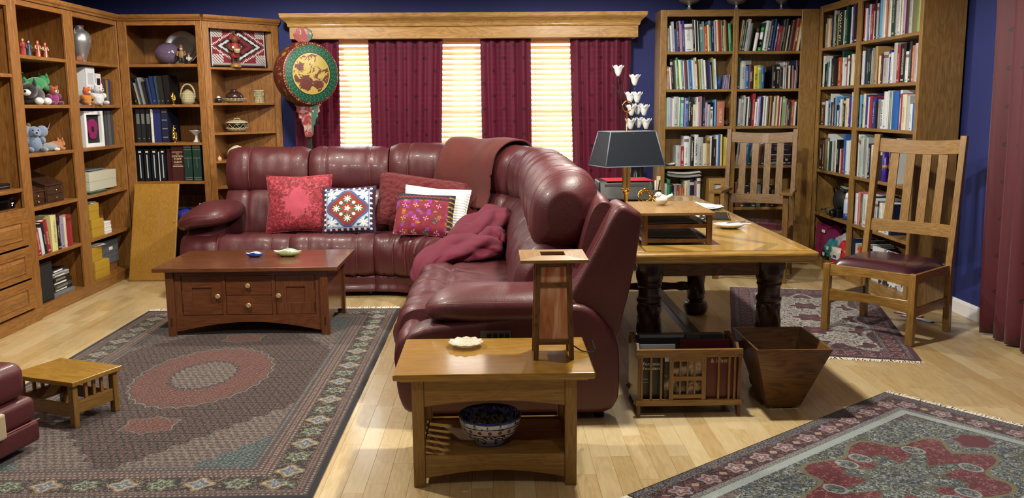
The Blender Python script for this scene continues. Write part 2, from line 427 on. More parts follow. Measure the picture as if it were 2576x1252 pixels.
g.build('crown_moulding', PINE, t)
g = MB(); ring(g, .185, .07, .22, .075); g.build('top_cap', PINE, t, bevel=.003)
g = MB(); g.box(-CH + .02, 8.3, -.004, CH - .02, 8.32, 0); g.build('curtain_track', WHITE, t)
# ================================================================ bookcases (local x to the right along the front, y into the case)
def case(name, label, loc, rz, W, D, Hh, shelves, wood, sl=.05, sr=.05, rail=.07, base=.085, crown=True, zbot=None, group=None, panel=None):
    t = thing(name, label, 'bookcase', loc, rz, group)
    th = .02
    bx('side_panel', wood, t, 0, .018, 0, th, D, Hh - .02)
    bx('side_panel', wood, t, W - th, .018, 0, W, D, Hh - .02)
    bx('back_panel', wood, t, th, D - .012, base, W - th, D, Hh - .03, 0)
    bx('top_panel', wood, t, th, .018, Hh - .045, W - th, D, Hh - .02)
    bx('stile', wood, t, 0, 0, 0, sl, .02, Hh - .02, .004)
    bx('stile', wood, t, W - sr, 0, 0, W, .02, Hh - .02, .004)
    bx('top_rail', wood, t, sl, .002, Hh - .02 - rail, W - sr, .02, Hh - .02, .004)
    bx('plinth', wood, t, sl, .002, 0, W - sr, .02, base, .004)
    if crown:
        g = MB()
        P = [(0, 0), (-.012, 0), (-.018, .012), (-.03, .022), (-.034, .034), (-.034, .05), (0, .05)]
        g.prism([(y, Hh - .05 + z) for y, z in P][::-1], 0, W, 'x'); g.build('crown_moulding', wood, t)
    bx('shelf', wood, t, th, .012, base - .02, W - th, D - .012, base, .002)
    for z in shelves:
        bx('shelf', wood, t, th, .006, z - .025, W - th, D - .012, z, .003)
    return t
ZS = (.435, .785, 1.16, 1.5, 1.84)
LF = -3.24
lb = 'oak bookcase bay '
caseA = case('oak_bookcase', 'oak bookcase bay of plush toys, small figures and dark wooden chests next to the drawers', (LF, 6.24, 0), R(90), .81, .5, 2.26, ZS, OAK, .06, .075)
caseB = case('oak_bookcase', 'oak bookcase bay holding a pewter urn, white binders and yellow boxes', (LF, 7.05, 0), R(90), .89, .5, 2.26, ZS, OAK, .075, .02)
caseC = case('oak_bookcase', 'oak bookcase bay of stamp albums and a purple egg behind the leaning board', (-3.24, 7.94, 0), 0, .72, .54, 2.26, (.45, .83, 1.17, 1.5, 1.845), OAK, .075, .055)
# drawer and media unit
t = thing('media_cabinet', 'oak media cabinet with three raised-panel drawers and open shelves above', 'cabinet', (LF, 4.55, 0), R(90))
W, D = 1.69, .5
bx('side_panel', OAK, t, 0, .018, 0, .02, D, 2.24); bx('side_panel', OAK, t, W - .02, .018, 0, W, D, 2.24)
bx('back_panel', OAK, t, .02, D - .012, .08, W - .02, D, 2.23, 0); bx('top_panel', OAK, t, .02, .018, 2.215, W - .02, D, 2.24)
bx('stile', OAK, t, 0, 0, 0, .07, .02, 2.24); bx('stile', OAK, t, W - .06, 0, 0, W, .02, 2.24); bx('top_rail', OAK, t, .07, .002, 2.15, W - .06, .02, 2.24)
g = MB(); g.prism([(0, 2.21), (0, 2.26), (-.034, 2.26), (-.034, 2.244), (-.03, 2.232), (-.012, 2.21)], 0, W, 'x'); g.build('crown_moulding', OAK, t)
bx('plinth', OAK, t, 0, -.02, 0, W, .02, .085, .004)
bx('counter_shelf', OAK, t, .02, .004, .775, W - .02, D - .012, .8, .003)
bx('shelf', OAK, t, .02, .006, .91, W - .02, D - .012, .935, .003)
bx('shelf', OAK, t, .02, .006, 1.68, W - .02, D - .012, 1.705, .003)
bx('upright', OAK, t, .75, .006, .8, .77, D - .012, 2.215, .002)
for z0, z1 in ((.1, .3), (.315, .53), (.545, .765)):
    d_ = MB().box(.075, -.012, z0, W - .065, .012, z1).build('drawer', OAK, t, bevel=.004)
    x0, x1 = .075, W - .065
    for a in ((x0 + .08, z0 + .045, x1 - .08, z0 + .055), (x0 + .08, z1 - .055, x1 - .08, z1 - .045), (x0 + .08, z0 + .055, x0 + .09, z1 - .055), (x1 - .09, z0 + .055, x1 - .08, z1 - .055)):
        o = bx('panel_moulding', OAK, d_, a[0], -.018, a[1], a[2], -.011, a[3], .002)
    g = MB(); y = -.0125
    g.hexa([(x0 + .1, y + .001, z0 + .065), (x1 - .1, y + .001, z0 + .065), (x1 - .1, y + .001, z1 - .065), (x0 + .1, y + .001, z1 - .065)][::-1],
           [(x0 + .12, y - .008, z0 + .085), (x1 - .12, y - .008, z0 + .085), (x1 - .12, y - .008, z1 - .085), (x0 + .12, y - .008, z1 - .085)][::-1])
    g.build('raised_panel', OAK, d_)
bx('rail', OAK, t, .07, .002, .765, W - .06, .02, .8, .002)
# angled end unit: right-angled triangle in plan
ax_, ay_ = -2.515, 7.945; L4 = .53
t = caseD = thing('corner_end_shelf', 'angled oak end unit with triangular shelves of baskets and pots', 'bookcase', (ax_, ay_, 0))
tri = lambda i: [(i, i * 2.2 + .02), (L4 - i * 1.2, L4), (i, L4)]
bx('side_panel', OAK, t, 0, .03, 0, .015, L4, 2.24, 0); bx('back_panel', OAK, t, .015, L4 - .012, 0, L4 - .03, L4, 2.24, 0)
c45 = math.sqrt(.5); FW = L4 / c45
def f45(name, x0, x1, z0, z1, y0=0.0, y1=.02):
    mb = MB().box(x0, y0, z0, x1, y1, z1); mb.xf(Matrix.Rotation(R(45), 4, 'Z')); return mb.build(name, OAK, t, bevel=.003)
f45('stile', 0, .06, 0, 2.24); f45('stile', FW - .07, FW - .005, 0, 2.24); f45('top_rail', .06, FW - .07, 2.15, 2.24); f45('plinth', .06, FW - .07, 0, .085)
mb = MB(); P = [(0, 2.21), (-.012, 2.21), (-.018, 2.222), (-.03, 2.232), (-.034, 2.244), (-.034, 2.26), (0, 2.26)]
mb.prism(P[::-1], -.0, FW, 'x'); mb.xf(Matrix.Rotation(R(45), 4, 'Z')); mb.build('crown_moulding', OAK, t)
for z in (.1, .45, .77, 1.0, 1.25, 1.51, 1.82):
    MB().prism([(.016, .032), (L4 - .032, L4 - .013), (.016, L4 - .013)], z - .02, z, 'z').build('shelf', OAK, t, bevel=.002)
MB().prism([(.0, .0), (L4, L4), (0, L4)], 2.24, 2.255, 'z').build('top_panel', OAK, t)
# right-hand bookcases: one against the back wall, one along the right wall
ZB = (.52, .905, 1.265, 1.6, 1.935)
caseE = case('bookcase', 'oak bookcase bay of paperbacks against the back wall next to the glass flowers', (1.49, 8.2, 0), 0, .68, .29, 2.32, ZB, OAKR, .06, .025, .06, .09, False)
caseF = case('bookcase', 'oak bookcase bay of books against the back wall behind the armchair', (2.17, 8.2, 0), 0, .75, .29, 2.32, ZB, OAKR, .025, .16, .06, .09, False)
ZR = (.485, .875, 1.27, 1.61, 1.95)
RF = 2.92
caseG = case('bookcase', 'oak bookcase bay of books along the right wall with craft supplies on its bottom shelf', (RF, 8.2, 0), R(-90), .88, .3, 2.34, ZR, OAKR, .06, .03, .06, .09, False)
caseH = case('bookcase', 'oak bookcase bay of books along the right wall behind the slat-back side chair', (RF, 7.32, 0), R(-90), 1.11, .3, 2.34, ZR, OAKR, .05, .05, .06, .09, False)
# ================================================================ sectional sofa: cross-section swept along an L with a rounded corner
m, b = newmat('burgundy_leather', .34, 0, .06); v = coords()
n1 = noise(v, 5, 3)
setin(b.inputs['Base Color'], mix('#451a1f', '#5a2529', n1))
ve = vor(v, 260, 'F1'); wr = noise(v, 16, 3, .55, .8)
bump(b, ve * .25 + wr * 1.3, .22, .006)
setin(b.inputs['Roughness'], noise(v, 9, 2) * .16 + .38); LEATHER = m
STITCH = plain('leather_stitching', '#8d4a4a', .6)
r0 = .45; CX, CY = -.93, 6.40; FY = 6.85; FX = -.48
S1 = CX + 2.5                       # straight left run
RA = 1.15; SA = RA * math.pi / 2    # corner measured on the back line
def path(s, d):
    if s < S1: return (-2.5 + s, FY + d)
    if s < S1 + SA:
        th = math.pi / 2 - (s - S1) / RA; return (CX + (r0 + d) * math.cos(th), CY + (r0 + d) * math.sin(th))
    return (FX + d, CY - (s - S1 - SA))
def sY(y): return S1 + SA + (CY - y)
def sX(x): return x + 2.5
SOFA = thing('sectional_sofa', 'large burgundy leather reclining corner sofa with stitched cushions in front of the window', 'sofa', (0, 0, 0))
def sweep(name, s0, s1, prof, npr=36, round_=.06, chan=(), pinch=.75, wob=.006, ns=None, parent=None, seed=0.0, sub=0, depth=.016):
    pr = smooth_loop(prof, npr); cx = sum(p[0] for p in pr) / npr; cz = sum(p[1] for p in pr) / npr
    L = s1 - s0; ns = ns or max(14, int(L / .022)); ring = []
    for i in range(ns):
        u = i / (ns - 1); u = .5 - .5 * math.cos(math.pi * u) if i in (0, 1, 2, ns - 1, ns - 2, ns - 3) else u
        s = s0 + L * u; e = min(s - s0, s1 - s) / round_; e = max(0, min(1, e)); k = pinch + (1 - pinch) * math.sqrt(max(0, 1 - (1 - e) ** 2))
        g = 0
        for c in chan:
            q = abs(u - c) * L
            g = max(g, math.exp(-(q / .010) ** 2))
        ring.append((s, k, g))
    def f(i, j):
        s, k, g = ring[i]; d, z = pr[j]
        dd, dz = d - cx, z - cz; ln = math.hypot(dd, dz) + 1e-6
        w_ = wob * vnoise(s * 7 + seed, d * 9, z * 9) * k + wob * .6 * vnoise(s * 19 + seed, d * 6, z * 6)
        kk = k * (1 - 0) ; off = w_ - depth * g
        d2_, z2 = cx + dd * kk + dd / ln * off, cz + dz * kk + dz / ln * off
        x, y = path(s, d2_); return (x, y, z2)
    return MB().grid(f, ns, npr, cv=True, capu=True).build(name, LEATHER, parent or SOFA, True, sub=sub)
SEAT = [(.02, .17), (-.03, .26), (-.035, .36), (0, .445), (.07, .485), (.15, .484), (.195, .464), (.24, .474), (.42, .45), (.60, .44), (.64, .36), (.6, .2), (.3, .15)]
LUMB = [(.555, .42), (.545, .52), (.565, .63), (.62, .74), (.70, .80), (.80, .80), (.9, .72), (.92, .5), (.8, .40), (.65, .38)]
HEAD = [(.70, .765), (.652, .82), (.642, .92), (.665, 1.02), (.73, 1.10), (.82, 1.135), (.92, 1.12), (.98, 1.04), (.98, .9), (.93, .79), (.82, .755)]
BASE = [(.04, .035), (.035, .1), (.045, .175), (.3, .19), (.9, .19), (.95, .1), (.9, .035), (.4, .03)]
BACKS = [(.86, .06), (.82, .3), (.86, .7), (.93, .98), (1.0, 1.03), (1.04, .95), (1.03, .6), (1.0, .3), (.98, .06)]
sE = sY(4.33); sM = sY(5.42)
sW0 = S1 - .02; sW1 = S1 + SA + .02
seats = [(sX(-2.44), sX(-1.60), (.33, .82)), (sX(-1.60), sW0, (.2, .48, .78)), (sW0, sW1, (.2, .36, .52, .7, .86)), (sW1, sM, (.33, .66)), (sM, sE + .02, (.33, .66))]
for i, (a, c_, ch) in enumerate(seats):
    o = sweep('seat_cushion', a, c_, SEAT, npr=44, chan=ch, round_=.05, pinch=.93, wob=.01 if i < 3 else .019, seed=i * 3.1)
thA = lambda deg: S1 + (90 - deg) / 90 * SA
backs = [(sX(-2.26), sX(-1.57), (.27, .78)), (sX(-1.57), sX(-.9), (.2, .75)), (sX(-.9), thA(52), (.22, .62)), (thA(52), thA(25), (.5,)), (thA(25), sY(5.62), (.22, .45, .72)), (sY(5.62), sE + .05, (.3, .68))]
for i, (a, c_, ch) in enumerate(backs):
    hd = HEAD if i < 2 else [(d, z + .022 * (z > .9)) for d, z in HEAD]
    sweep('headrest', a + .003, c_ - .003, hd, chan=ch, round_=.075 if i < 5 else .2, pinch=.8 if i < 5 else .42, wob=.008, seed=20 + i * 2.3)
    sweep('lumbar_cushion', a + .003, c_ - .003, LUMB, chan=ch, round_=.06 if i < 5 else .12, pinch=.86 if i < 5 else .6, wob=.010, seed=40 + i * 1.7)
for a, c_ in ((sX(-2.44), sW0), (sW0, sW1), (sW1, sE + .1)): sweep('base_rail', a, c_, BASE, round_=.02, pinch=.97, wob=.003)
sweep('outer_back', sX(-2.3), sY(4.2), BACKS, round_=.04, pinch=.95, wob=.004, ns=150)
# stitched seams on the front of the cushions
def seam(pts, name='stitching'): MB().tube(pts, .0016, 5).build(name, STITCH, SOFA, True)
for a, c_, ch in seats:
    pr = smooth_loop(SEAT, 44)
    for q in ch[:4]:
        s = a + (c_ - a) * q + .013
        seam([(*path(s, d - .002 if d < .1 else d), z + .002) for d, z in pr[2:26]])
for i, (a, c_, ch) in enumerate(backs):
    pr = smooth_loop(HEAD, 36)
    for q in ch:
        s = a + (c_ - a) * q + .013
        seam([(*path(s, d - .003), z + (.022 if i > 1 and z > .9 else 0)) for d, z in pr[2:18]])
_pr = smooth_loop(HEAD, 36); _cx = sum(q[0] for q in _pr) / 36; _cz = sum(q[1] for q in _pr) / 36
seam([(*path(sE - .055, _cx + (d - _cx) * .97 - .002), _cz + (z - _cz) * .97 + .022 * (z > .9) + .004) for d, z in _pr[2:24]])
# arms: soft pads over a recessed body
def pad(name, x0, x1, y0, y1, z0, z1, ex=2.6, n=26, nv=14, tilt=None, seed=0.0, e2=2.3):
    cx, cy_, cz = (x0 + x1) / 2, (y0 + y1) / 2, (z0 + z1) / 2
    def f(i, j):
        a = 2 * math.pi * i / n; ph = -math.pi / 2 + math.pi * j / (nv - 1)
        pw = lambda v, e: math.copysign(abs(v) ** (2 / e), v)
        x = pw(math.cos(a), ex) * pw(math.cos(ph), e2); y = pw(math.sin(a), ex) * pw(math.cos(ph), e2); z = pw(math.sin(ph), 2.3)
        w_ = .012 * vnoise(x * 2 + seed, y * 2, z * 2)
        p = [cx + x * (x1 - x0) / 2, cy_ + y * (y1 - y0) / 2, cz + z * ((z1 - z0) / 2 + w_)]
        if tilt: p[2] += tilt(p[0], p[1])
        return tuple(p)
    return MB().grid(f, n, nv, cu=True).build(name, LEATHER, SOFA, True)
pad('arm_pad', -2.50, -2.06, 6.82, 7.55, .545, .735, 3.2, tilt=lambda x, y: -.35 * max(0, -2.3 - x) - .12 * max(0, 7.0 - y))
pad('arm_body', -2.46, -2.2, 6.9, 7.8, .1, .62, 5)
pad('arm_pad', -.345, .42, 3.98, 4.36, .455, .635, 3.4, tilt=lambda x, y: -.25 * max(0, -.2 - x) ** 1.2)
pad('arm_body', -.36, .5, 4.02, 4.34, .06, .5, 6)
seam([(-.335, 3.99, .56), (-.30, 3.975, .58), (-.1, 3.972, .585), (.2, 3.972, .585)], 'piping')
seam([(-2.48, 6.84, .60), (-2.3, 6.812, .655), (-2.12, 6.815, .655), (-2.07, 6.85, .63)], 'piping')
# near end: curved side panel and upright wing of the back
g = MB(); poly = [(-.38, .05), (-.1, .045), (.25, .045), (.49, .045), (.55, .09), (.565, .16), (.56, .36), (.52, .45), (.42, .55), (.28, .56), (0, .5), (-.36, .46), (-.46, .36), (-.475, .22), (-.45, .09)]
pl = smooth_loop(poly, 44)
g.prism(pl, 4.0, 4.2, 'y'); g.build('side_panel', LEATHER, SOFA, bevel=.03, seg=4, smooth=True)
wing = [(.2, .42), (.34, .62), (.46, .84), (.535, .985), (.575, 1.015), (.62, 1.0), (.665, .965), (.655, .85), (.61, .6), (.55, .38), (.5, .2), (.36, .2)]
g = MB(); g.prism(smooth_loop(wing, 40), 4.04, 4.34, 'y'); g.build('back_wing', LEATHER, SOFA, bevel=.025, seg=4, smooth=True)
wl = smooth_loop(wing, 60)
seam([(x - .006, 4.038, z) for x, z in wl[3:30]])
g = MB(); wl2 = [(-.5, .17), (-.505, .3), (-.46, .42), (-.36, .455), (-.3, .44)]
# soft front bolster of the near seat that bulges past the arm
def bol(i, j):
    u = i / 15; a = 2 * math.pi * j / 18; y = 4.02 + .36 * u; k = .55 + .45 * math.sin(math.pi * min(1, .1 + u * .8)) ** .5
    return (-.41 + .085 * k * math.cos(a), y, .3 + .145 * k * math.sin(a) + .01 * vnoise(u * 6, a))
MB().grid(bol, 16, 18, cv=True, capu=True).build('front_bolster', LEATHER, SOFA, True)
PANELG = plain('control_panel_grey', '#5a5450', .4)
cpnl = bx('control_panel', PANELG, SOFA, -.08, 3.988, .40, .06, 4.01, .45, .004)
for k in range(4): bx('button', BLACK, cpnl, -.05 + k * .028, 3.983, .413, -.03 + k * .028, 3.99, .437, .002)
for x, y in ((-2.3, 7.0), (-1.0, 6.95), (-.35, 5.6), (-.38, 4.1), (.48, 4.1), (.45, 5.6), (-1, 7.7), (-2.3, 7.75)):
    MB().lathe([(.025, 0), (.028, .05)], 12, (x, y, 0)).build('foot', BLACK, SOFA, True)
# ================================================================ rugs
RT = .008
def rug(name, label, cx, cy_, hx, hy, rz, mat, fringe=.07, fs=1):
    t = thing(name, label, 'rug', (cx, cy_, 0), rz)
    n = 40
    MB().box(-hx, -hy, 0, hx, hy, RT).build('pile', mat, t, bevel=.003)
    g = MB(); rnd = random.Random(int(hx * 1000))
    for s_ in (-1, 1):
        x = -hx + .005
        while x < hx - .005:
            L = fringe * rnd.uniform(.6, 1.1); dx = rnd.uniform(-.02, .02); y = s_ * hy; w_ = rnd.uniform(.0025, .005)
            z1 = .004 + rnd.random() * .004
            p = [(x, y - s_ * .004), (x + dx * .4 + rnd.uniform(-.004, .004), y + s_ * L * .5), (x + dx, y + s_ * L)]
            g.add([(p[0][0] - w_, p[0][1], .006), (p[0][0] + w_, p[0][1], .006), (p[1][0] - w_, p[1][1], z1), (p[1][0] + w_, p[1][1], z1), (p[2][0] - w_ * .4, p[2][1], .002), (p[2][0] + w_ * .4, p[2][1], .002)],
                  [(0, 1, 3, 2), (2, 3, 5, 4)])
            x += rnd.uniform(.005, .009)
    stuff(g.build('fringe', FRINGE, t))
    return t
FRINGE = plain('rug_fringe', '#dedacd', .9)
def rug_finish(b, c, v):
    f = noise(v, 330, 2)
    setin(b.inputs['Base Color'], mix(c, '#0d0a0a', ss(f, .62, .3) * .35)); bump(b, f, .5, .004)
def palmette(u, w_, r, k=8.0, ph=0.0):
    """petalled rosette radius function: <0 inside"""
    rr = hyp(u, w_); th = atan2(w_, u)
    return rr - r * (.84 + .16 * fcos(th * k + ph))
# big rug with medallion
HX, HY = .92, 1.61
m, b = newmat('rug_medallion', .95, sheen=.3, spec=.1); v = coords(); p = sep(v)
wv = noise(v, 30, 2) - .5
x, y = p[0] + wv * .012, p[1] + wv * .012
ax, ay = fabs(x), fabs(y)
ed = fmin(HX - fabs(p[0]), HY - fabs(p[1]))           # distance to the nearest edge
# tiny all-over lattice of the field
cs = .036
u = fmod(x + y * .5, cs) - cs / 2; w_ = fmod(y, cs * .9) - cs * .45
la = fabs(fabs(u) + fabs(w_) * 1.2 - .0135) < .0026; lb_ = palmette(u, w_, .0075, 5.0) < 0
u2 = fmod(x + .023, cs * 1.5) - cs * .75; w2 = fmod(y + .02, cs * 1.3) - cs * .65
lc = fabs(hyp(u2, w2 * 1.3) - .018) < .0024
fld = mix('#140d0e', '#7d5e52', la * .75); fld = mix(fld, '#85665a', lc * .6); fld = mix(fld, '#4a2827', lb_ * .9)
def lattice(ground, line, dot): return mix(mix(mix(ground, line, la * .8), line, lc * .7), dot, lb_ * .9)
lite = lattice('#7a6c64', '#1f1b1d', '#4b2c29'); rose = lattice('#5e2c28', '#86604f', '#221a1d'); teal = lattice('#36484a', '#78837e', '#171c20')
# medallion
th = atan2(y / 1.0, x * 1.55); er = hyp(x / .36, y / .55) ; sc_ = fabs(fcos(th * 14.0)) * .05
c = fld
pend = hyp(x / .14, (ay - .79) / .12) + fabs(fcos(atan2(ay - .79, x) * 3.0)) * .25
c = mix(c, '#6b6f64', pend < 1.06); c = mix(c, rose, pend < 1.0)
c = mix(c, '#74786a', er + sc_ < 1.035); c = mix(c, '#3a3434', er + sc_ < 1.015); c = mix(c, rose, er + sc_ < 1.0)
c = mix(c, '#1d1b2a', er + sc_ < .52); c = mix(c, lite, er + sc_ < .49)
# corners of the field
FXI, FYI = HX - .31, HY - .31
cor = (FXI - ax) / .62 + (FYI - ay) / .85 + fcos((ax - ay) * 40.0) * .03
c = mix(c, lite, cor < .92); c = mix(c, teal, cor < .42)
# borders
def along(): return mth('ADD', mth('MULTIPLY', (HX - ax < HY - ay), y), mth('MULTIPLY', inv(HX - ax < HY - ay), x))
s_ = along()
def guard(c, d0, d1, g0, g1, per=.021):
    t_ = (ed - d0) / (d1 - d0); ins = AND(ed > d0, ed < d1)
    k = fmod(s_, per) - per / 2; dots = hyp(k, (t_ - .5) * (d1 - d0)) < per * .3
    st = fabs(t_ - .5) > .36
    cc = mix(g0, g1, dots); cc = mix(cc, '#5b3430', st); return mix(c, cc, ins)
for d0, d1, a_, b_ in ((.205, .23, '#4a403c', '#8c857a'), (.23, .255, '#7d766c', '#5c2e2c'), (.255, .28, '#4a403c', '#857c70'), (.28, .31, '#3a464c', '#7d776c'), (.025, .05, '#3f3836', '#857f74'), (.05, .08, '#6b645c', '#54292a')):
    c = guard(c, d0, d1, a_, b_)
ins = AND(ed > .08, ed < .205); q_ = ed - .1425
mb_ = mix('#1a1516', '#7d6c60', AND(noise(v, 62, 2, .5, 1.5) > .55, ins))
per = .30; k = fmod(s_, per) - per / 2
a1 = palmette(k, q_, .064, 4.0); mb_ = mix(mb_, '#8a7040', a1 < 0); mb_ = mix(mb_, '#9d968a', a1 < -.010); mb_ = mix(mb_, '#5c6a78', a1 < -.024); mb_ = mix(mb_, '#a9a49b', a1 < -.046)
k = fmod(s_ + per / 2, per) - per / 2
a1 = palmette(k, q_, .055, 6.0, 1.0); mb_ = mix(mb_, '#5f7858', a1 < 0); mb_ = mix(mb_, '#a39a88', a1 < -.012); mb_ = mix(mb_, '#3d4a42', a1 < -.020); mb_ = mix(mb_, '#948677', a1 < -.04)
c = mix(c, mb_, ins); vine = ss(noise(v, 85, 2, .5, 1.6), .52, .56); c = mix(c, '#100c0e', vine * .55); c = mix(c, '#12151f', ed < .025)
rug_finish(b, c, v); M_BIG = m
rug('persian_rug', 'large patterned rug with rose oval medallion under the cherry coffee table', -1.63, 4.82, HX, HY, 0, M_BIG, .10)
# small purple rug
m, b = newmat('rug_purple', .95, sheen=.3, spec=.1); v = coords(); p = sep(v)
HX2, HY2 = .53, .98
wv = noise(v, 26, 2) - .5; x, y = p[0] + wv * .02, p[1] + wv * .02; ax, ay = fabs(x), fabs(y); ed = fmin(HX2 - fabs(p[0]), HY2 - fabs(p[1]))
s_ = mth('ADD', mth('MULTIPLY', (HX2 - ax < HY2 - ay), y), mth('MULTIPLY', inv(HX2 - ax < HY2 - ay), x))
nz = noise(v, 48, 2)
fl = mix('#2a1626', '#53242e', nz > .5); fl = mix(fl, '#8d7f86', AND(nz > .66, noise(v, 120, 1) > .5))
ivo = mix('#b3aea6', '#251a2c', noise(v, 75, 3, .6, 1.0) > .53)
lob = fmax(fabs(x) / .34, fabs(y) / .74) + fcos(atan2(y, x * 2.0) * 10.0) * .10
c = mix(fl, ivo, lob < 1.0)
kx = fmod(x + .16, .32) - .16; ky = fmod(y + .18, .36) - .18
a1 = palmette(kx, ky, .115, 6.0); c = mix(c, '#bdb8b0', AND(a1 < .012, lob < .92)); c = mix(c, mix('#2a1a30', '#5e2a30', nz > .48), AND(a1 < 0, lob < .92)); c = mix(c, '#7a4a3c', AND(a1 < -.08, lob < .92))
bd = mix('#2d1522', '#5a2430', noise(v, 60, 2) > .5); k = fmod(s_, .1) - .05
a1 = palmette(k, ed - .105, .035, 5.0); bd = mix(bd, '#8a6f74', fabs(a1) < .006); bd = mix(bd, '#6b2d30', a1 < -.012)
c = mix(c, bd, ed < .16); gd = mix('#33202c', '#a39aa0', noise(v, 160, 1) > .56)
c = mix(c, gd, OR(AND(ed > .15, ed < .172), AND(ed > .035, ed < .06))); c = mix(c, '#4a0f1e', ed < .02)
rug_finish(b, c, v); M_PUR = m
rug('scatter_rug', 'small plum and ivory patterned rug under the slat-back side chair', 2.155, 5.985, HX2, HY2, R(-14.2), M_PUR, .05)
# grey-blue floral rug in the foreground
m, b = newmat('rug_floral', .95, sheen=.3, spec=.1); v = coords(); p = sep(v)
HX3, HY3 = .60, .95
wv = noise(v, 22, 2) - .5; x, y = p[0] + wv * .015, p[1] + wv * .015; ax, ay = fabs(x), fabs(y); ed = fmin(HX3 - fabs(p[0]), HY3 - fabs(p[1]))
s_ = mth('ADD', mth('MULTIPLY', (HX3 - ax < HY3 - ay), y), mth('MULTIPLY', inv(HX3 - ax < HY3 - ay), x))
n1 = noise(v, 60, 2, .6, 1.5); n2 = noise(v, 26, 2, .5, 1.0)
fl = mix('#6f7773', '#2c3138', ss(n1, .5, .56)); fl = mix(fl, '#a4aaa4', ss(n1, .43, .38)); fl = mix(fl, '#5d5a44', AND(n2 > .58, n1 < .5)); fl = mix(fl, '#3d4a5e', AND(n2 < .4, n1 < .5))
er = hyp(x / .30, y / .46); sc_ = fcos(atan2(y / .46, x / .30) * 8.0) * .14
c = fl; md = mix('#5c1f28', '#8a5a5a', AND(n1 > .54, n2 > .46)); ring_ = er + sc_
c = mix(c, '#6c6a4e', ring_ < 1.06); c = mix(c, md, ring_ < 1.0); c = mix(c, '#55543f', ring_ < .56); c = mix(c, fl, ring_ < .52)
for px_, py_ in ((.12, .30), (.22, .05)):
    el = hyp((ax - px_) / .05, (ay - py_) / .04); c = mix(c, '#8d9494', el < 1.0); c = mix(c, fl, el < .8)
el = hyp((ax - .0) / .07, (ay - .60) / .08) + fcos(atan2(ay - .6, ax) * 6.0) * .1; c = mix(c, '#6b5560', el < 1.15); c = mix(c, '#5a1d26', el < 1.0)
cor = (HX3 - .22 - ax) / .3 + (HY3 - .22 - ay) / .3 + fcos((ax - ay) * 36.0) * .08
c = mix(c, mix('#74706c', '#4b3d40', n1 > .5), cor < .5)
c = mix(c, '#9ba6a5', AND(ed > .195, ed < .235)); c = mix(c, mix('#565a5e', '#8d8a86', noise(v, 130, 1) > .5), AND(ed > .165, ed < .195))
bd = mix('#2d1c25', '#6e4a4c', ss(noise(v, 70, 2, .5, 1.0), .5, .56)); k = fmod(s_, .17) - .085
a1 = palmette(k, ed - .11, .05, 5.0); bd = mix(bd, '#8e878c', a1 < 0); bd = mix(bd, '#7c5350', a1 < -.012); bd = mix(bd, '#a9a5a5', a1 < -.03)
k = fmod(s_ + .085, .17) - .085; bd = mix(bd, '#a08a74', fabs(k) + fabs(ed - .11) < .02)
c = mix(c, bd, AND(ed > .055, ed < .165)); c = mix(c, mix('#34323a', '#77706c', noise(v, 150, 1) > .52), ed < .055); c = mix(c, '#23222c', ed < .008)
rug_finish(b, c, v); M_FLO = m
rug('floral_rug', 'grey-blue floral rug with dark red lobed medallion and pale fringe lying alone on bare planks', 1.60, 3.31, HX3, HY3, R(-51.9), M_FLO, .06)
# ================================================================ cherry coffee table
t = thing('coffee_table', 'cherry wood coffee table with two doors, two small drawers and gold knobs', 'coffee table', (-1.61, 6.0, RT))
TZ = .452
TOPD = .345
bx('table_top', CHERRY, t, -.59, -.36, TZ - .026, .59, .36, TZ, .003)
for k, y in enumerate((-.12, .12)): bx('board_joint', DARKW, t, -.585, y - .0006, TZ - .0004, .585, y + .0006, TZ + .0003, 0)
for sx in (-1, 1):
    for y0 in (-.33, .28): bx('leg', CHERRY, t, sx * .52, y0, 0, sx * .468, y0 + .05, TZ - .026, .003)
    g = MB(); P = [(-.28, .12), (-.28, .03)] + [(-.28 + .56 * i / 12, .03 + .055 * math.sin(math.pi * i / 12)) for i in range(1, 12)] + [(.28, .03), (.28, TZ - .026), (-.28, TZ - .026)]
    g.prism([(y, z) for y, z in P], sx * .505, sx * .485, 'x'); g.build('side_panel', CHERRY, t)
def arch(z0, x0, x1, rise, ztop, n=14):
    return [(x0, z0)] + [(x0 + (x1 - x0) * i / n, z0 + rise * math.sin(math.pi * i / n)) for i in range(1, n)] + [(x1, z0), (x1, ztop), (x0, ztop)]
g = MB(); g.prism(arch(.03, -.468, .468, .06, .135), -.318, -.30, 'y'); g.build('arched_apron', CHERRY, t)
g = MB(); g.prism(arch(.03, -.468, .468, .06, .135), .30, .318, 'y'); g.build('arched_apron', CHERRY, t)
bx('back_panel', CHERRY, t, -.468, .30, .135, .468, .315, TZ - .026, 0)
bx('bottom_board', CHERRY, t, -.484, -.29, .12, .484, .3, .135, 0)
bx('rail', CHERRY, t, -.468, -.316, .395, .468, -.298, TZ - .026, 0)
for x0, x1 in ((-.468, -.425), (-.165, -.142), (.155, .178), (.435, .468)): bx('stile', CHERRY, t, x0, -.316, .135, x1, -.298, .395, .001)
PALEBRASS = plain('pale_brass', '#d8c48e', .38, metal=.7)
def knob(par, x, y, z, mat=None, r=.0165):
    mat = mat or PALEBRASS
    g = MB(); g.lathe([(.006, 0), (.006, .012), (r, .014), (r * 1.05, .02), (r * .8, .024)], 8); g.xf(Matrix.Translation((x, y, z)) @ Matrix.Rotation(R(90), 4, 'X')); return g.build('knob', mat, par)
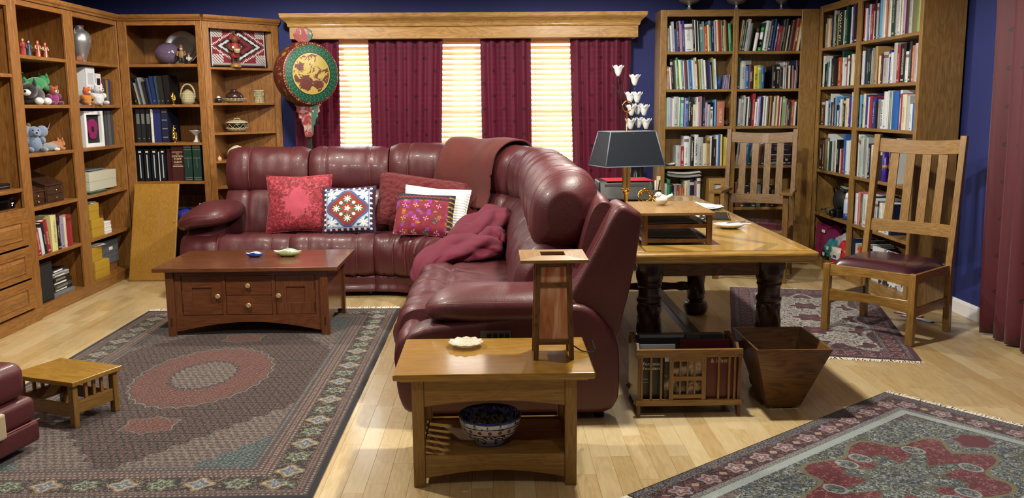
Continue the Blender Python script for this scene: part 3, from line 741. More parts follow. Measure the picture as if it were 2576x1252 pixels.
for x0, x1, kx in ((-.423, -.167, -.19), (.18, .433, .2)):
    d_ = MB(); zz = (.138, .392)
    d_.box(x0, -.312, zz[0], x0 + .065, -.296, zz[1]); d_.box(x1 - .065, -.312, zz[0], x1, -.296, zz[1])
    d_.box(x0 + .065, -.312, zz[0], x1 - .065, -.296, zz[0] + .075); d_.box(x0 + .065, -.312, zz[1] - .075, x1 - .065, -.296, zz[1])
    d_ = d_.build('door', CHERRY, t, bevel=.0012)
    bx('door_panel', CHERRY, d_, x0 + .06, -.304, zz[0] + .07, x1 - .06, -.297, zz[1] - .07, 0)
    knob(d_, kx, -.312, .262)
    hx_ = x0 + .001 if x0 < 0 else x1 - .001
    for z in (.19, .33): bx('hinge', DARKW, d_, hx_ - .004, -.318, z - .025, hx_ + .004, -.311, z + .025, .001)
for z0, z1 in ((.138, .262), (.266, .392)):
    d_ = bx('drawer', CHERRY, t, -.14, -.312, z0, .153, -.296, z1, .0015); knob(d_, .005, -.312, (z0 + z1) / 2)
for sx in (-1, 1): bx('tenon_peg', DARKW, t, sx * .497, -.335, .07, sx * .491, -.329, .125, .001)
# glazed dishes on the coffee table
def boat(name, label, x, y, z, L, Wd, Hh, mat, inner):
    t = thing(name, label, 'dish', (x, y, z), R(-3))
    n = 36
    def f(i, j):
        a = 2 * math.pi * i / n; k = (.42, .8, 1.0, .94, .74, .4, .02)[j]; zz = (0, .35, 1, 1.02, .5, .2, .16)[j]
        rp = 1 + .07 * math.cos(a * 6) + .14 * abs(math.cos(a)) ** 6
        w_ = .18 * math.cos(a * 4) if 1 < j < 4 else 0
        return (L / 2 * k * rp * math.cos(a), Wd / 2 * k * rp * math.sin(a), Hh * (zz + (.22 * abs(math.sin(a)) ** 3 + w_ * .6 if 1 < j < 4 else 0)))
    MB().grid(f, n, 4, cu=True).build('body', mat, t, True)
    MB().grid(lambda i, j: f(i, j + 3), n, 4, cu=True).build('glazed_inside', inner, t, True)
    MB().lathe([(L * .2, 0), (L * .2, .004)], 20, sy=Wd / L).build('foot_ring', mat, t, True)
boat('ceramic_dish', 'small cobalt blue ruffled ceramic dish on the coffee table', -1.655, 6.06, RT + TZ, .105, .07, .026, plain('cobalt_glaze', '#1c3f94', .12, coat=.8, var=.3, nscale=30), plain('pale_glaze', '#c9d7ea', .15, coat=.6, var=.1))
boat('ceramic_dish', 'larger celadon green ruffled ceramic dish on the coffee table', -1.435, 6.08, RT + TZ, .165, .11, .036, plain('celadon_glaze', '#a7b07c', .15, coat=.8, var=.25, nscale=30), plain('aqua_glaze', '#bfd0c4', .15, coat=.6, var=.1))
# ================================================================ mission end table, accent lamp, bowl, plate
t = thing('end_table', 'mission oak end table with arched aprons and slatted sides beside the sofa arm', 'end table', (-.015, 3.53, 0))
EZ = .468
bx('table_top', OAKG, t, -.385, -.265, EZ - .026, .385, .265, EZ, .006)
for sx in (-1, 1):
    for sy in (-1, 1): bx('leg', OAKM, t, sx * .318, sy * .225, 0, sx * .272, sy * .18, EZ - .026, .003)
    bx('side_rail', OAKM, t, sx * .305, -.18, .36, sx * .285, .18, EZ - .026, .002); bx('side_rail', OAKM, t, sx * .305, -.18, .07, sx * .285, .18, .13, .002)
    for k in range(5): bx('slat', OAKM, t, sx * .300, -.145 + k * .062, .13, sx * .290, -.112 + k * .062, .36, .001)
for y in (-.218, .2):
    g = MB(); g.prism(arch(.325, -.272, .272, .022, EZ - .026), y, y + .018, 'y'); g.build('apron', OAKM, t, bevel=.0015)
    g = MB(); g.prism(arch(.035, -.272, .272, .03, .13), y, y + .018, 'y'); g.build('lower_apron', OAKM, t, bevel=.0015)
bx('lower_shelf', OAKM, t, -.285, -.2, .105, .285, .2, .122, .002)
for k in range(1): bx('moulding', OAKG, t, -.36, -.243, EZ - .036, .36, .243, EZ - .026, .003)
# mission accent lamp with art-glass panels
AL = thing('accent_lamp', 'tapered oak lantern lamp with amber art-glass panels on the end table', 'lamp', (.222, 3.52, EZ))
m, b = newmat('amber_art_glass', .12, 0, .5); v = coords(); p = sep(v)
n1 = noise(comb(p[0] * 5.0, p[1] * 5.0, p[2] * 1.1), 5, 3, .5, .8)
c = mix('#b9794e', '#d9b090', ss(n1, .4, .7)); c = mix(c, '#a0603a', ss(n1, .42, .30)); setin(b.inputs['Base Color'], c)
b.inputs['Subsurface Weight'].default_value = .3; b.inputs['Subsurface Radius'].default_value = (.01, .006, .003); AMBER = m
def taper(z): return .081 - .010 * z / .36
for sx in (-1, 1):
    for sy in (-1, 1):
        def sqr(z, w_=.020):
            o = taper(z); i = o - w_; xs = sorted((sx * o, sx * i)); ys = sorted((sy * o, sy * i))
            return [(xs[0], ys[0], z), (xs[1], ys[0], z), (xs[1], ys[1], z), (xs[0], ys[1], z)]
        g = MB(); g.hexa(sqr(0), sqr(.36, .022)); g.build('post', OAKD, AL, bevel=.0015)
for rz in range(4):
    q4 = Matrix.Rotation(rz * math.pi / 2, 4, 'Z')
    def strip(name, z0, z1, x0=None, x1=None, mat=OAKD, off=.004, thk=.012):
        g = MB(); a, b_ = taper(z0) - off, taper(z1) - off
        w0 = taper(z0) - .02 if x0 is None else x0; w1 = taper(z1) - .02 if x0 is None else x0
        g.hexa([(-w0, -a, z0), (w0, -a, z0), (w0, -a + thk, z0), (-w0, -a + thk, z0)], [(-w1, -b_, z1), (w1, -b_, z1), (w1, -b_ + thk, z1), (-w1, -b_ + thk, z1)]); g.xf(q4)
        return g.build(name, mat, AL, bevel=.001 if mat is OAKD else 0)
    strip('rail', .055, .075); strip('rail', .262, .28); strip('rail', .335, .36)
    strip('glass_panel', .075, .262, mat=AMBER, off=.009, thk=.004); strip('glass_panel', .28, .335, mat=AMBER, off=.009, thk=.004)
bx('bottom_plate', OAKD, AL, -.062, -.062, .055, .062, .062, .062, .001)
g = MB(); o1, i1 = .132, .048
for k in range(4):
    q4 = Matrix.Rotation(k * math.pi / 2, 4, 'Z'); h = MB()
    h.hexa([(-o1, -o1, .36), (o1, -o1, .36), (i1, -i1, .364), (-i1, -i1, .364)], [(-o1, -o1, .371), (o1, -o1, .371), (i1, -i1, .376), (-i1, -i1, .376)]); h.xf(q4); h.build('roof_board', OAKM, AL, bevel=.001)
MB().tube([(.07, .06, .03), (.12, .03, .006), (.16, -.0, .005), (.18, .05, .005), (.182, .16, .005), (.185, .22, .0), (.186, .23, -.1)], .0028, 6).build('cord', BLACK, AL, True)
AL.scale = (1, 1, 1.11)
# blue and white bowl
m, b = newmat('blue_white_porcelain', .12, 0, .8); v = coords(); p = sep(v); th = atan2(p[1], p[0]); zz = p[2]; rr = hyp(p[0], p[1])
n1 = noise(v, 60, 2, .5, 1.0)
c = mix('#c6cdd6', '#1a2a5e', AND(n1 > .56, zz > .03)); band = AND(zz > .064, zz < .086)
kk = fmod(th * 18 / 6.2832, 1.0) - .5; dots = hyp(kk * .042, zz - .075) < .0085
c = mix(c, mix('#b9c0cb', '#8c3d2c', dots), band); c = mix(c, '#1c2b60', OR(AND(zz > .088, zz < .092), AND(zz > .058, zz < .062))); c = mix(c, '#22336e', zz > .108)
kk = fmod(th * 8 / 6.2832, 1.0) - .5; c = mix(c, '#1b2a58', AND(fabs(hyp(kk * .08, zz - .03) - .018) < .003, zz < .058))
setin(b.inputs['Base Color'], c); PORC = m
m, b = newmat('bowl_interior', .1, 0, .8); v = coords(); p = sep(v); rr = hyp(p[0], p[1]); n1 = noise(v, 55, 2, .5, 1.2)
c = mix('#9fb0bd', '#16224a', AND(n1 > .5, rr > .088)); c = mix(c, '#1d2d64', rr > .12); c = mix(c, '#111a33', AND(rr < .06, fsin(atan2(p[1], p[0]) * 3 + rr * 160) > .0)); setin(b.inputs['Base Color'], c); PORCI = m
t = thing('porcelain_bowl', 'large blue and white porcelain bowl on the lower shelf of the end table', 'bowl', (-.035, 3.47, .122))
MB().lathe([(.06, 0), (.062, .012), (.058, .014), (.085, .028), (.108, .052), (.122, .085), (.127, .116), (.125, .119)], 40, top=False).build('outside', PORC, t, True)
MB().lathe([(.125, .119), (.121, .112), (.115, .084), (.1, .05), (.07, .027), (0, .02)], 40, bot=False).build('inside', PORCI, t, True)
m, b = newmat('pressed_glass', .08, 0, .6); b.inputs['Base Color'].default_value = S('#f2ead4'); b.inputs['Transmission Weight'].default_value = .45; b.inputs['IOR'].default_value = 1.4
v = coords(); p = sep(v); bump(b, fsin(atan2(p[1], p[0]) * 16.0) * .5 + fsin(hyp(p[0], p[1]) * 400) * .4, .5, .003); PRESS = m
t = thing('glass_plate', 'scalloped pressed-glass plate on the end table top', 'plate', (-.135, 3.66, EZ))
n = 48; pr = [(.03, 0), (.045, .002), (.072, .02), (.074, .023), (.066, .019), (.04, .006), (.0, .005)]
MB().grid(lambda i, j: tuple([pr[j][0] * (1 + (.035 if j in (2, 3, 4) else 0) * math.cos(12 * 2 * math.pi * i / n)) * f_(2 * math.pi * i / n) for f_ in (math.cos, math.sin)] + [pr[j][1] + (.002 * math.cos(12 * 2 * math.pi * i / n) if j in (2, 3) else 0)]), n, 7, cu=True).build('dish', PRESS, t, True)
MB().lathe([(.03, 0), (.032, .003), (.028, .004)], 24).build('foot_ring', PRESS, t, True)
# ================================================================ small mission stool and the leather footrest
t = thing('foot_stool', 'small golden oak stool with slatted ends standing on the big rug', 'stool', (-2.075, 4.19, RT), R(-22.4 + 90))
SZ = .225; a, c_ = .15, .20
bx('stool_top', OAKG, t, -a, -c_, SZ - .022, a, c_, SZ, .003)
for sx in (-1, 1):
    for sy in (-1, 1): bx('leg', OAKM, t, sx * (a - .015), sy * (c_ - .02), 0, sx * (a - .045), sy * (c_ - .05), SZ - .022, .002)
for sy in (-1, 1):
    bx('end_rail', OAKM, t, -a + .045, sy * (c_ - .025), .06, a - .045, sy * (c_ - .045), .12, .002)
    for k in range(3): bx('slat', OAKM, t, -.055 + k * .047, sy * (c_ - .03), .12, -.038 + k * .047, sy * (c_ - .04), SZ - .022, .001)
for sx in (-1, 1): bx('side_rail', OAKM, t, sx * (a - .02), -c_ + .05, .05, sx * (a - .04), c_ - .05, .11, .002)
t = thing('leather_footrest', 'burgundy leather recliner footrest in three padded tiers beside the small stool', 'footrest', (-2.575, 3.34, RT), R(-12))
def tier(name, x0, x1, y0, y1, z0, z1, bv):
    n = 14
    def f(i, j, top):
        u, w_ = i / n, j / n
        return (x0 + (x1 - x0) * u, y0 + (y1 - y0) * w_, (z1 + .012 * math.sin(math.pi * u) * math.sin(math.pi * w_)) if top else z0)
    g = MB().box(x0, y0, z0, x1, y1, z1); return g.build(name, LEATHER, t, smooth=True, bevel=bv, seg=6)
tier('cushion', -.44, .455, -.5, .52, .235, .40, .055); tier('cushion', -.45, .47, -.51, .535, .128, .24, .03); tier('base', -.45, .475, -.51, .54, .035, .13, .02)
MB().tube([(.474, -.5, .132), (.474, .535, .132)], .003, 6).build('piping', STITCH, t, True)
bx('side_handle', plain('cream_plastic', '#b9ab8c', .4), t, .468, .20, .12, .492, .33, .23, .01)
for sx in (-1, 1):
    for sy in (-1, 1): MB().lathe([(.02, 0), (.024, .05)], 10, (sx * .36, sy * .4, 0)).build('foot', BLACK, t, True)
# ================================================================ long desk with carved legs
DK = thing('library_table', 'long oak library table with parquet top and dark spiral-carved legs', 'table', (1.095, 5.53, 0))
m, b = newmat('parquet_top', .22, 0, .8); v = coords(); p = sep(v); ax, ay = fabs(p[0]), fmod(p[1] + .55, 1.1) - .55
g1 = noise(comb(p[0] * 1.0, p[1] * .08, 0.0), 120, 3, .6); g2 = noise(comb(p[0] * .08, p[1], 0.0), 120, 3, .6); gd_ = noise(comb((p[0] + p[1]), (p[0] - p[1]) * .08, 0.0), 90, 3, .6)
base = mix('#a8843f', '#c6a052', g1); dia = ax / .33 + fabs(ay) / .5
c = mix(base, mix('#8a6a30', '#a98844', gd_), dia < 1.0); c = mix(c, mix('#b8944a', '#d0ac60', g2), dia < .8)
c = mix(c, mix('#9c7a38', '#b5924a', gd_), dia < .5); setin(b.inputs['Base Color'], c); PARQ = m
DW, DL, DZ = .445, 1.36, .77
bx('parquet_field', PARQ, DK, -DW + .075, -DL + .075, DZ - .03, DW - .075, DL - .075, DZ - .0008, 0)
OAKT = Wood('table_oak', '#c09a4e', '#86642a', coat=.7, rough=.28, figure=.2)
def edgeboard(x0, y0, x1, y1):
    g = MB().box(x0, y0, DZ - .052, x1, y1, DZ); g.build('top_edge_board', OAKT, DK, bevel=.016, seg=3)
edgeboard(-DW, -DL, DW, -DL + .075); edgeboard(-DW, DL - .075, DW, DL); edgeboard(-DW, -DL + .075, -DW + .075, DL - .075); edgeboard(DW - .075, -DL + .075, DW, DL - .075)
LX, LY0, LY1 = .31, -1.02, .65
for y in (LY0 - .03, LY1 + .01): bx('apron', OAKD, DK, -LX, y, .6, LX, y + .025, DZ - .05, .003)
for x in (-LX - .012, LX - .012): bx('apron', OAKD, DK, x, LY0, .6, x + .025, LY1, DZ - .05, .003)
def carved_leg(x, y):
    nz, ns = 110, 48
    P = [(.045, 0), (.075, .012), (.085, .05), (.075, .085), (.05, .1), (.062, .115), (.06, .14), (.06, .2), (.061, .33), (.061, .43), (.058, .455), (.064, .465), (.064, .485), (.056, .495), (.058, .54), (.064, .55), (.062, .565), (.07, .6), (.072, DZ - .05)]
    pr = smooth_line(P, nz)
    def f(i, j):
        r, z = pr[i]; a = 2 * math.pi * j / ns
        if .15 < z < .45: r *= 1 + .20 * abs(math.sin(2 * a + z * 17)) - .12 + .03 * math.cos(10 * a - z * 90)
        if z > .62:
            k = min(1, (z - .62) / .02); e = 1 / max(abs(math.cos(a)), abs(math.sin(a))); r = r * (1 - k) + .062 * e * k
        return (x + r * math.cos(a), y + r * math.sin(a), max(0, min(DZ - .05, z)))
    MB().grid(f, nz, ns, cv=True, capu=True).build('carved_leg', DARKW, DK, True, flat_ang=50)
for x in (-LX, LX):
    for y in (LY0, LY1): carved_leg(x, y)
for y in (LY0, LY1):
    pr = smooth_line([(.028, -LX + .05), (.034, -.2), (.024, -.15), (.036, 0), (.024, .15), (.034, .2), (.028, LX - .05)], 40)
    MB().grid(lambda i, j: (pr[i][1], y + pr[i][0] * (1 + .12 * math.cos(2 * math.pi * j / 16 * 4 + pr[i][1] * 50)) * math.cos(2 * math.pi * j / 16), .2 + pr[i][0] * math.sin(2 * math.pi * j / 16)), 40, 16, cv=True, capu=True).build('stretcher', DARKW, DK, True)
bx('stretcher', DARKW, DK, -.03, LY0 + .03, .175, .03, LY1 - .03, .225, .006)
# ================================================================ mission chairs
CHL = plain('chair_leather', '#3c1621', .25, coat=.2, var=.1)
def mission_chair(name, label, loc, rz, Wd, Dp, arms, woodf):
    t = thing(name, label, 'chair', loc, rz)
    h, d = Wd / 2, Dp / 2; SH = .44; TH = 1.25; lean = .10
    for sx in (-1, 1):
        bx('leg', woodf, t, sx * h, -d, 0, sx * (h - .045), -d + .042, .73 if arms else SH, .003)
        g = MB(); a, b_ = sorted((sx * h, sx * (h - .04)))
        q = lambda y, z, k=.045: [(a, y, z), (b_, y, z), (b_, y + k, z), (a, y + k, z)]
        g.hexa(q(d - .045 + .02, 0), q(d - .045, .42)); g.hexa(q(d - .045, .42), q(d - .045 + lean, TH, .036)); g.build('leg', woodf, t, bevel=.003)
        g = MB(); P = arch(SH - .075, -d + .042, d - .045, .02, SH - .005); g.prism(P, sx * (h - .012), sx * (h - .032), 'x'); g.build('seat_rail', woodf, t, bevel=.002)
        bx('stretcher', woodf, t, sx * (h - .014), -d + .042, .17, sx * (h - .03), d - .03, .225, .002)
    for y, nm in ((-d + .008, 'seat_rail'), (d - .038, 'seat_rail')):
        g = MB(); g.prism(arch(SH - .08, -h + .045, h - .045, .022, SH - .004), y, y + .022, 'y'); g.build(nm, woodf, t, bevel=.002)
    g = MB(); g.prism(arch(.195, -h + .045, h - .045, .025, .275), -d + .012, -d + .03, 'y'); g.build('stretcher', woodf, t, bevel=.002)
    by = lambda z: d - .045 + lean * (z - .42) / (TH - .42) + .010
    def backrail(z0, z1, curve):
        n = 10; vs = MB()
        def f(i, j):
            x = -h + .04 + (2 * h - .08) * i / n; y = by((z0, z1)[j in (1, 2)]) + curve * (1 - (2 * i / n - 1) ** 2) + (.018 if j in (2, 3) else 0)
            return (x, y, (z0, z1)[j in (1, 2)] + (-.012 * (1 - (2 * i / n - 1) ** 2) if z1 > 1 else 0))
        vs.grid(f, n + 1, 4, cv=True, capu=True); vs.build('back_rail', woodf, t, bevel=.002)
    backrail(1.135, 1.225, .02); backrail(.605, .685, .02)
    for k in range(4):
        x = (-1.5 + k) * (Wd - .1) / 4.75; w_ = .029
        cv = .02 * (1 - (x / h) ** 2)
        g = MB(); y0, y1 = by(.68) + cv + .003, by(1.14) + cv + .003
        g.hexa([(x - w_, y0, .68), (x + w_, y0, .68), (x + w_, y0 + .011, .68), (x - w_, y0 + .011, .68)], [(x - w_, y1, 1.135), (x + w_, y1, 1.135), (x + w_, y1 + .011, 1.135), (x - w_, y1 + .011, 1.135)]); g.build('back_slat', woodf, t, bevel=.0015)
    n = 20
    def cush(i, j):
        u, w_ = 2 * i / n - 1, 2 * j / n - 1
        e = (1 - u ** 6) * (1 - w_ ** 6)
        return ((h - .04) * u, -d + .02 + (Dp - .07) * (w_ + 1) / 2, SH - .012 + .06 * max(0, e) ** .45)
    g = MB().grid(cush, n + 1, n + 1); g.box(-h + .04, -d + .02, SH - .03, h - .04, d - .05, SH - .011); g.build('seat_cushion', CHL, t, True, flat_ang=60)
    if arms:
        for sx in (-1, 1):
            g = MB(); x0, x1 = sorted((sx * (h + .035), sx * (h - .07))); y1_ = by(.75) - .012
            g.hexa([(x0, -d - .05, .73), (x1, -d - .05, .73), (x1 - (.02 if sx > 0 else 0), y1_, .715), (x0 + (.02 if sx < 0 else 0), y1_, .715)], [(x0, -d - .05, .755), (x1, -d - .05, .755), (x1 - (.02 if sx > 0 else 0), y1_, .74), (x0 + (.02 if sx < 0 else 0), y1_, .74)]); g.build('arm', woodf, t, bevel=.003)
            g = MB(); g.prism([(-d + .042, .52), (-d + .05, .56), (-d + .075, .68), (-d + .1, .73), (-d + .042, .73)], sx * (h - .012), sx * (h - .032), 'x'); g.build('corbel', woodf, t, bevel=.001)
    return t
mission_chair('side_chair', 'mission oak side chair with four back slats and burgundy seat on the plum rug', (2.515, 5.615, RT), R(-49), .60, .55, False, OAKM)
mission_chair('armchair', 'mission oak armchair with flat arms and dark burgundy seat behind the library table', (2.20, 7.54, 0), R(-24), .60, .50, True, Wood('armchair_oak', '#96713d', '#5c411b', figure=.2))
# ================================================================ waste basket and magazine rack
t = thing('waste_basket', 'tapered square oak waste basket standing empty in front of the table leg', 'waste basket', (1.385, 4.235, 0))
WB = Wood('basket_oak', '#7d5628', '#4e3213', figure=.7)
def bq(z, out): 
    k = z / .335; o = .075 + .105 * k - out; oy = .085 + .135 * k - out; return o, oy
for sx, sy in ((0, -1), (0, 1), (-1, 0), (1, 0)):
    g = MB(); z0, z1 = .018, .335
    pts = []
    for z in (z0, z1):
        o, oy = bq(z, 0); i, iy = bq(z, .011)
        if sx == 0: q = [(-o, sy * oy, z), (o, sy * oy, z), (i, sy * iy, z), (-i, sy * iy, z)]
        else: q = [(sx * o, -oy, z), (sx * o, oy, z), (sx * i, iy, z), (sx * i, -iy, z)]
        if sy > 0 or sx < 0: q = q[::-1]
        pts.append(q)
    g.hexa(*pts); g.build('side_board', WB, t, bevel=.0012)
o, oy = bq(0, 0); bx('base', WB, t, -o + .006, -oy + .006, .006, o - .006, oy - .006, .026, .001)
for sx in (-1, 1):
    for sy in (-1, 1): MB().lathe([(.006, 0), (.007, .006)], 8, (sx * .055, sy * .065, 0)).build('glide', WHITE, t, True)
t = MR = thing('magazine_rack', 'mission oak magazine rack with slatted front holding books', 'magazine rack', (.905, 4.21, 0))
MW = .245
for sx in (-1, 1):
    P = [(-.15, 0), (-.125, 0), (-.10, .035), (.10, .035), (.125, 0), (.15, 0), (.145, .1), (.155, .3), (.14, .345), (.11, .335), (.08, .36), (.04, .345), (-.04, .335), (-.08, .345), (-.11, .315), (-.135, .325), (-.148, .29), (-.138, .1)]
    g = MB(); g.prism(P, sx * MW, sx * (MW - .014), 'x'); g.build('end_panel', OAKD, t, bevel=.0015)
bx('bottom_board', OAKD, t, -MW + .014, -.12, .045, MW - .014, .12, .058, .001)
for s_, nm in ((-1, 'front'), (1, 'back')):
    y = s_ * .135; yy = (y - .008, y + .008)
    bx('rail', OAKM, t, -MW - .008, yy[0], .29, MW + .008, yy[1], .328, .002); bx('rail', OAKM, t, -MW - .008, yy[0], .052, MW + .008, yy[1], .082, .002)
    for x in (-MW + .02, -.185 + .004, -.133, .14, .19, MW - .028): bx('slat', OAKM, t, x - .005, y - .004, .082, x + .005, y + .004, .29, .001)
    for x in (-.085, .07): bx('panel_stile', OAKM, t, x - .01, y - .006, .082, x + .01, y + .006, .29, .001)
    for z in (.098, .185, .28): bx('panel_rail', OAKM, t, -.075, y - .006, z - .01, .06, y + .006, z + .01, .001)
    for x in (-.043, -.008, .027):
        for z0, z1 in ((.108, .175), (.195, .27)): bx('small_slat', OAKM, t, x - .004, y - .004, z0, x + .004, y + .004, z1, .0008)
for sx in (-1, 1):
    for y in (-.135, .135): bx('tenon', OAKD, t, sx * (MW + .008), y - .005, .06, sx * (MW + .016), y + .005, .075, .001)
def cover(name, label, loc, W, Hh, T_, mat, rz=0.0, cat='book', tilt=0.0, group=None):
    """a book standing with its front cover towards -y"""
    t = thing(name, label, cat, loc, rz, group); t.rotation_euler = (tilt, 0, rz)
    g = MB(); g.box(-W / 2, -T_ / 2, 0, W / 2, -T_ / 2 + .002, Hh); g.box(-W / 2, T_ / 2 - .002, 0, W / 2, T_ / 2, Hh); g.box(-W / 2 - .001, -T_ / 2, 0, -W / 2 + .002, T_ / 2, Hh); g.build('cover', mat, t)
    bx('pages', PAPER, t, -W / 2 + .003, -T_ / 2 + .002, .003, W / 2 - .004, T_ / 2 - .002, Hh - .003, 0); return t
LETW = plain('white_print', '#e6e2d8', .6, var=.02); LETD = plain('dark_print', '#16161a', .6, var=.02); LETG = plain('gold_print', '#c9b98e', .5, var=.05); LETB = plain('blue_print', '#2a3a78', .6, var=.02)
m, b = newmat('photo_cover', .35); v = coords(); n1 = noise(v, 14, 3); n2 = noise(v, 30, 2)
c = mix('#26211f', '#b9a58f', ss(n1, .45, .6)); c = mix(c, '#7c4a3a', ss(n2, .58, .66)); c = mix(c, '#3f5a3a', ss(n2, .38, .3)); setin(b.inputs['Base Color'], c); PHOTO = m
cv = cover('book', 'dark green-black book with white title lettering in the magazine rack', (.754, 4.118, .06), .15, .225, .018, plain('dark_green_cover', '#101a1c', .35), tilt=R(2))
for k, (s_, z, sz) in enumerate((('Forgotten', .19, .022), ('Founders', .168, .022), ('By Bruce', .115, .007), ('Preface and', .1, .006))):
    text_mesh(s_, sz, LETW, cv, (-.065, -.0096, z), (R(90), 0, 0), align='LEFT')
cv = cover('magazine', 'photo-cover magazine with a pale blue masthead in the rack', (.885, 4.095, .06), .19, .245, .008, PHOTO, tilt=R(1), cat='magazine')
bx('masthead', plain('pale_blue_print', '#b9c6dd', .4), cv, -.095, -.0052, .205, .095, -.0042, .235, 0); text_mesh('PUBLIC', .026, LETB, cv, (-.01, -.0056, .22), (R(90), 0, 0), bold=.0006)
cv = cover('book', 'brick red book with pale title lettering in the magazine rack', (1.06, 4.10, .06), .15, .262, .02, plain('brick_cover', '#5e2620', .4, var=.35, nscale=9), tilt=R(1)); text_mesh('& Infinity', .03, LETG, cv, (-.005, -.0106, .207), (R(90), 0, 0), sx=.85)
cover('magazine', 'maroon magazine with white page edges leaning at the back of the rack', (1.0, 4.17, .06), .24, .285, .014, plain('maroon_cover', '#5a1722', .4), tilt=R(-3), cat='magazine')
cover('magazine', 'thin pale grey magazine behind the dark book in the rack', (.768, 4.15, .06), .17, .27, .006, plain('pale_grey_cover', '#b8bcc4', .4), tilt=R(-2), cat='magazine')
t = thing('file_case', 'flat grey plastic file case lying across the back of the magazine rack', 'case', (.90, 4.30, .06))
bx('shell', plain('grey_plastic', '#3c3d40', .3), t, -.215, -.018, 0, .215, .018, .288, .004); bx('clear_window', plain('clear_plastic', '#8d9298', .15), t, -.2, -.0205, .27, .02, -.018, .284, .001); bx('latch', plain('latch_plastic', '#55524e', .4), t, .03, -.024, .262, .1, -.018, .29, .002)
# ================================================================ pillows and throws
def pillow(name, label, cx, cz, y, W, Hh, T_, mat, rx=-14, ry=0.0, rz=0.0, n=28, corner=.10, back=None, seed=0.0, lump=.006):
    """square cushion facing -y, bottom edge resting; cx, cz = centre"""
    t = thing(name, label, 'pillow', (cx, y, cz))
    t.rotation_euler = (R(rx), R(ry), R(rz))
    def f(side):
        def g(i, j):
            u, w_ = 2 * i / n - 1, 2 * j / n - 1
            e = max(0, (1 - abs(u) ** 2.6)) * max(0, (1 - abs(w_) ** 2.6)); th = T_ / 2 * e ** .42
            px = W / 2 * u * (1 - corner * (1 - abs(w_)) ** 1.0 * abs(u) ** 3 * .8); pz = Hh / 2 * w_ * (1 - corner * (1 - abs(u)) * abs(w_) ** 3 * .8)
            th += lump * vnoise(u * 2.5 + seed, w_ * 2.5, side) * e
            return (px, side * th, pz)
        return g
    mb = MB(); mb.grid(lambda i, j: f(-1)(i, j), n + 1, n + 1); o = mb.build('front_cover', mat, t, True)
    mb = MB(); mb.grid(lambda i, j: f(1)(n - i, j), n + 1, n + 1); mb.build('back_cover', back or mat, t, True)
    g1 = [f(-1)(i, 0) for i in range(n)] + [f(-1)(n, j) for j in range(n)] + [f(-1)(n - i, n) for i in range(n)] + [f(-1)(0, n - j) for j in range(n)]
    MB().tube(g1, .004, 6, closed=True).build('piping', back or mat, t, True)
    return t
# red floral velvet
m, b = newmat('red_floral_velvet', .7, sheen=.12); v = coords(); p = sep(v)
n1 = noise(v, 26, 3, .6, 2.0); f1 = vor(v, 22, 'F1'); clear = hyp(p[0] / .10, (p[2] - .0) / .11) + (noise(v, 24, 3, .7) - .5) * 2.6
c = mix('#6e141f', '#a52c3c', ss(n1, .42, .55)); c = mix(c, '#7d1d28', f1 < .30); c = mix(c, '#c24a58', AND(n1 > .60, f1 > .3)); c = mix(c, '#b8455a', ss(clear, 1.15, .95))
setin(b.inputs['Base Color'], c); bump(b, n1 + (f1 < .3) * .5, .3, .006); RVEL = m
# embroidered crewel: white lotus medallion
m, b = newmat('crewel_embroidery', .8, sheen=.1); v = coords(); p = sep(v); x, z = p[0] / .19, p[2] / .17
d = fabs(x) + fabs(z); r_ = hyp(x, z); th = atan2(z, x); qf = 1.0 + fcos(th * 4.0) * .12
c = mix('#aebcd6', '#c9d4e6', noise(v, 60, 2)); n1 = noise(v, 40, 2)
def lotus(cx, cz, s_, c, white='#f1ece0', grn='#2f6a4c'):
    u, w_ = (x - cx) / s_, (z - cz) / s_; rr = hyp(u, w_); tt = atan2(w_, u)
    c = mix(c, grn, AND(rr < 1.25 + 0.0, fcos(tt * 5.0 + 1.0) > .55)); return mix(c, white, rr < .62 + fcos(tt * 8.0) * .3)
for sx in (-1, 1):
    for sz in (-1, 1): c = lotus(.66 * sx, .66 * sz, .24, c, '#e6ecf4')
lob = r_ / qf
c = mix(c, '#4a5a92', AND(lob < .80, lob > .70)); c = mix(c, '#8c3026', lob < .70); c = mix(c, '#d8dce8', lob < .0)
c = mix(c, '#3f7a54', AND(fcos(th * 8.0) > .2, r_ < .42)); c = mix(c, '#a8402e', r_ < .20)
for a in range(4): c = lotus(.46 * math.cos(a * math.pi / 2), .46 * math.sin(a * math.pi / 2), .19, c)
for a in range(4): c = mix(c, '#f0eadc', hyp(x - .38 * math.cos(a * math.pi / 2 + .785), z - .38 * math.sin(a * math.pi / 2 + .785)) < .075)
c = mix(c, '#f3efe4', r_ < .10 + fcos(th * 5.0) * .035)
ed = fmax(fabs(x), fabs(z)); c = mix(c, '#5b6aa8', AND(ed > .86, ed < .89)); c = mix(c, '#d6dcea', AND(ed > .89, ed < .91)); bdr = mix('#4f1c34', '#2a3050', noise(v, 25, 1) > .5)
k1 = fmod(x + .12, .24) - .12; k2 = fmod(z + .12, .24) - .12; dots = hyp(k1, k2) < .055
c = mix(c, mix(bdr, '#efe8e0', dots), ed > .91); setin(b.inputs['Base Color'], c); bump(b, noise(v, 200, 2) + n1, .3, .003); CREW = m
m, b = newmat('burgundy_faux_fur', .9, sheen=.12); v = coords(); n1 = noise(v, 34, 3, .6, .8); f1 = vor(v, 26, 'F1')
setin(b.inputs['Base Color'], mix('#4e1218', '#7a2428', n1)); bump(b, n1 - f1 * .8, .9, .02); FUR = m
m, b = newmat('white_ribbed_knit', .8, sheen=.2); v = coords(); p = sep(v)
setin(b.inputs['Base Color'], mix('#d9e0df', '#eef2ef', noise(v, 20, 2))); bump(b, fsin(p[2] * 290.0 + noise(v, 8, 1) * 4.0), .35, .006); KNIT = m
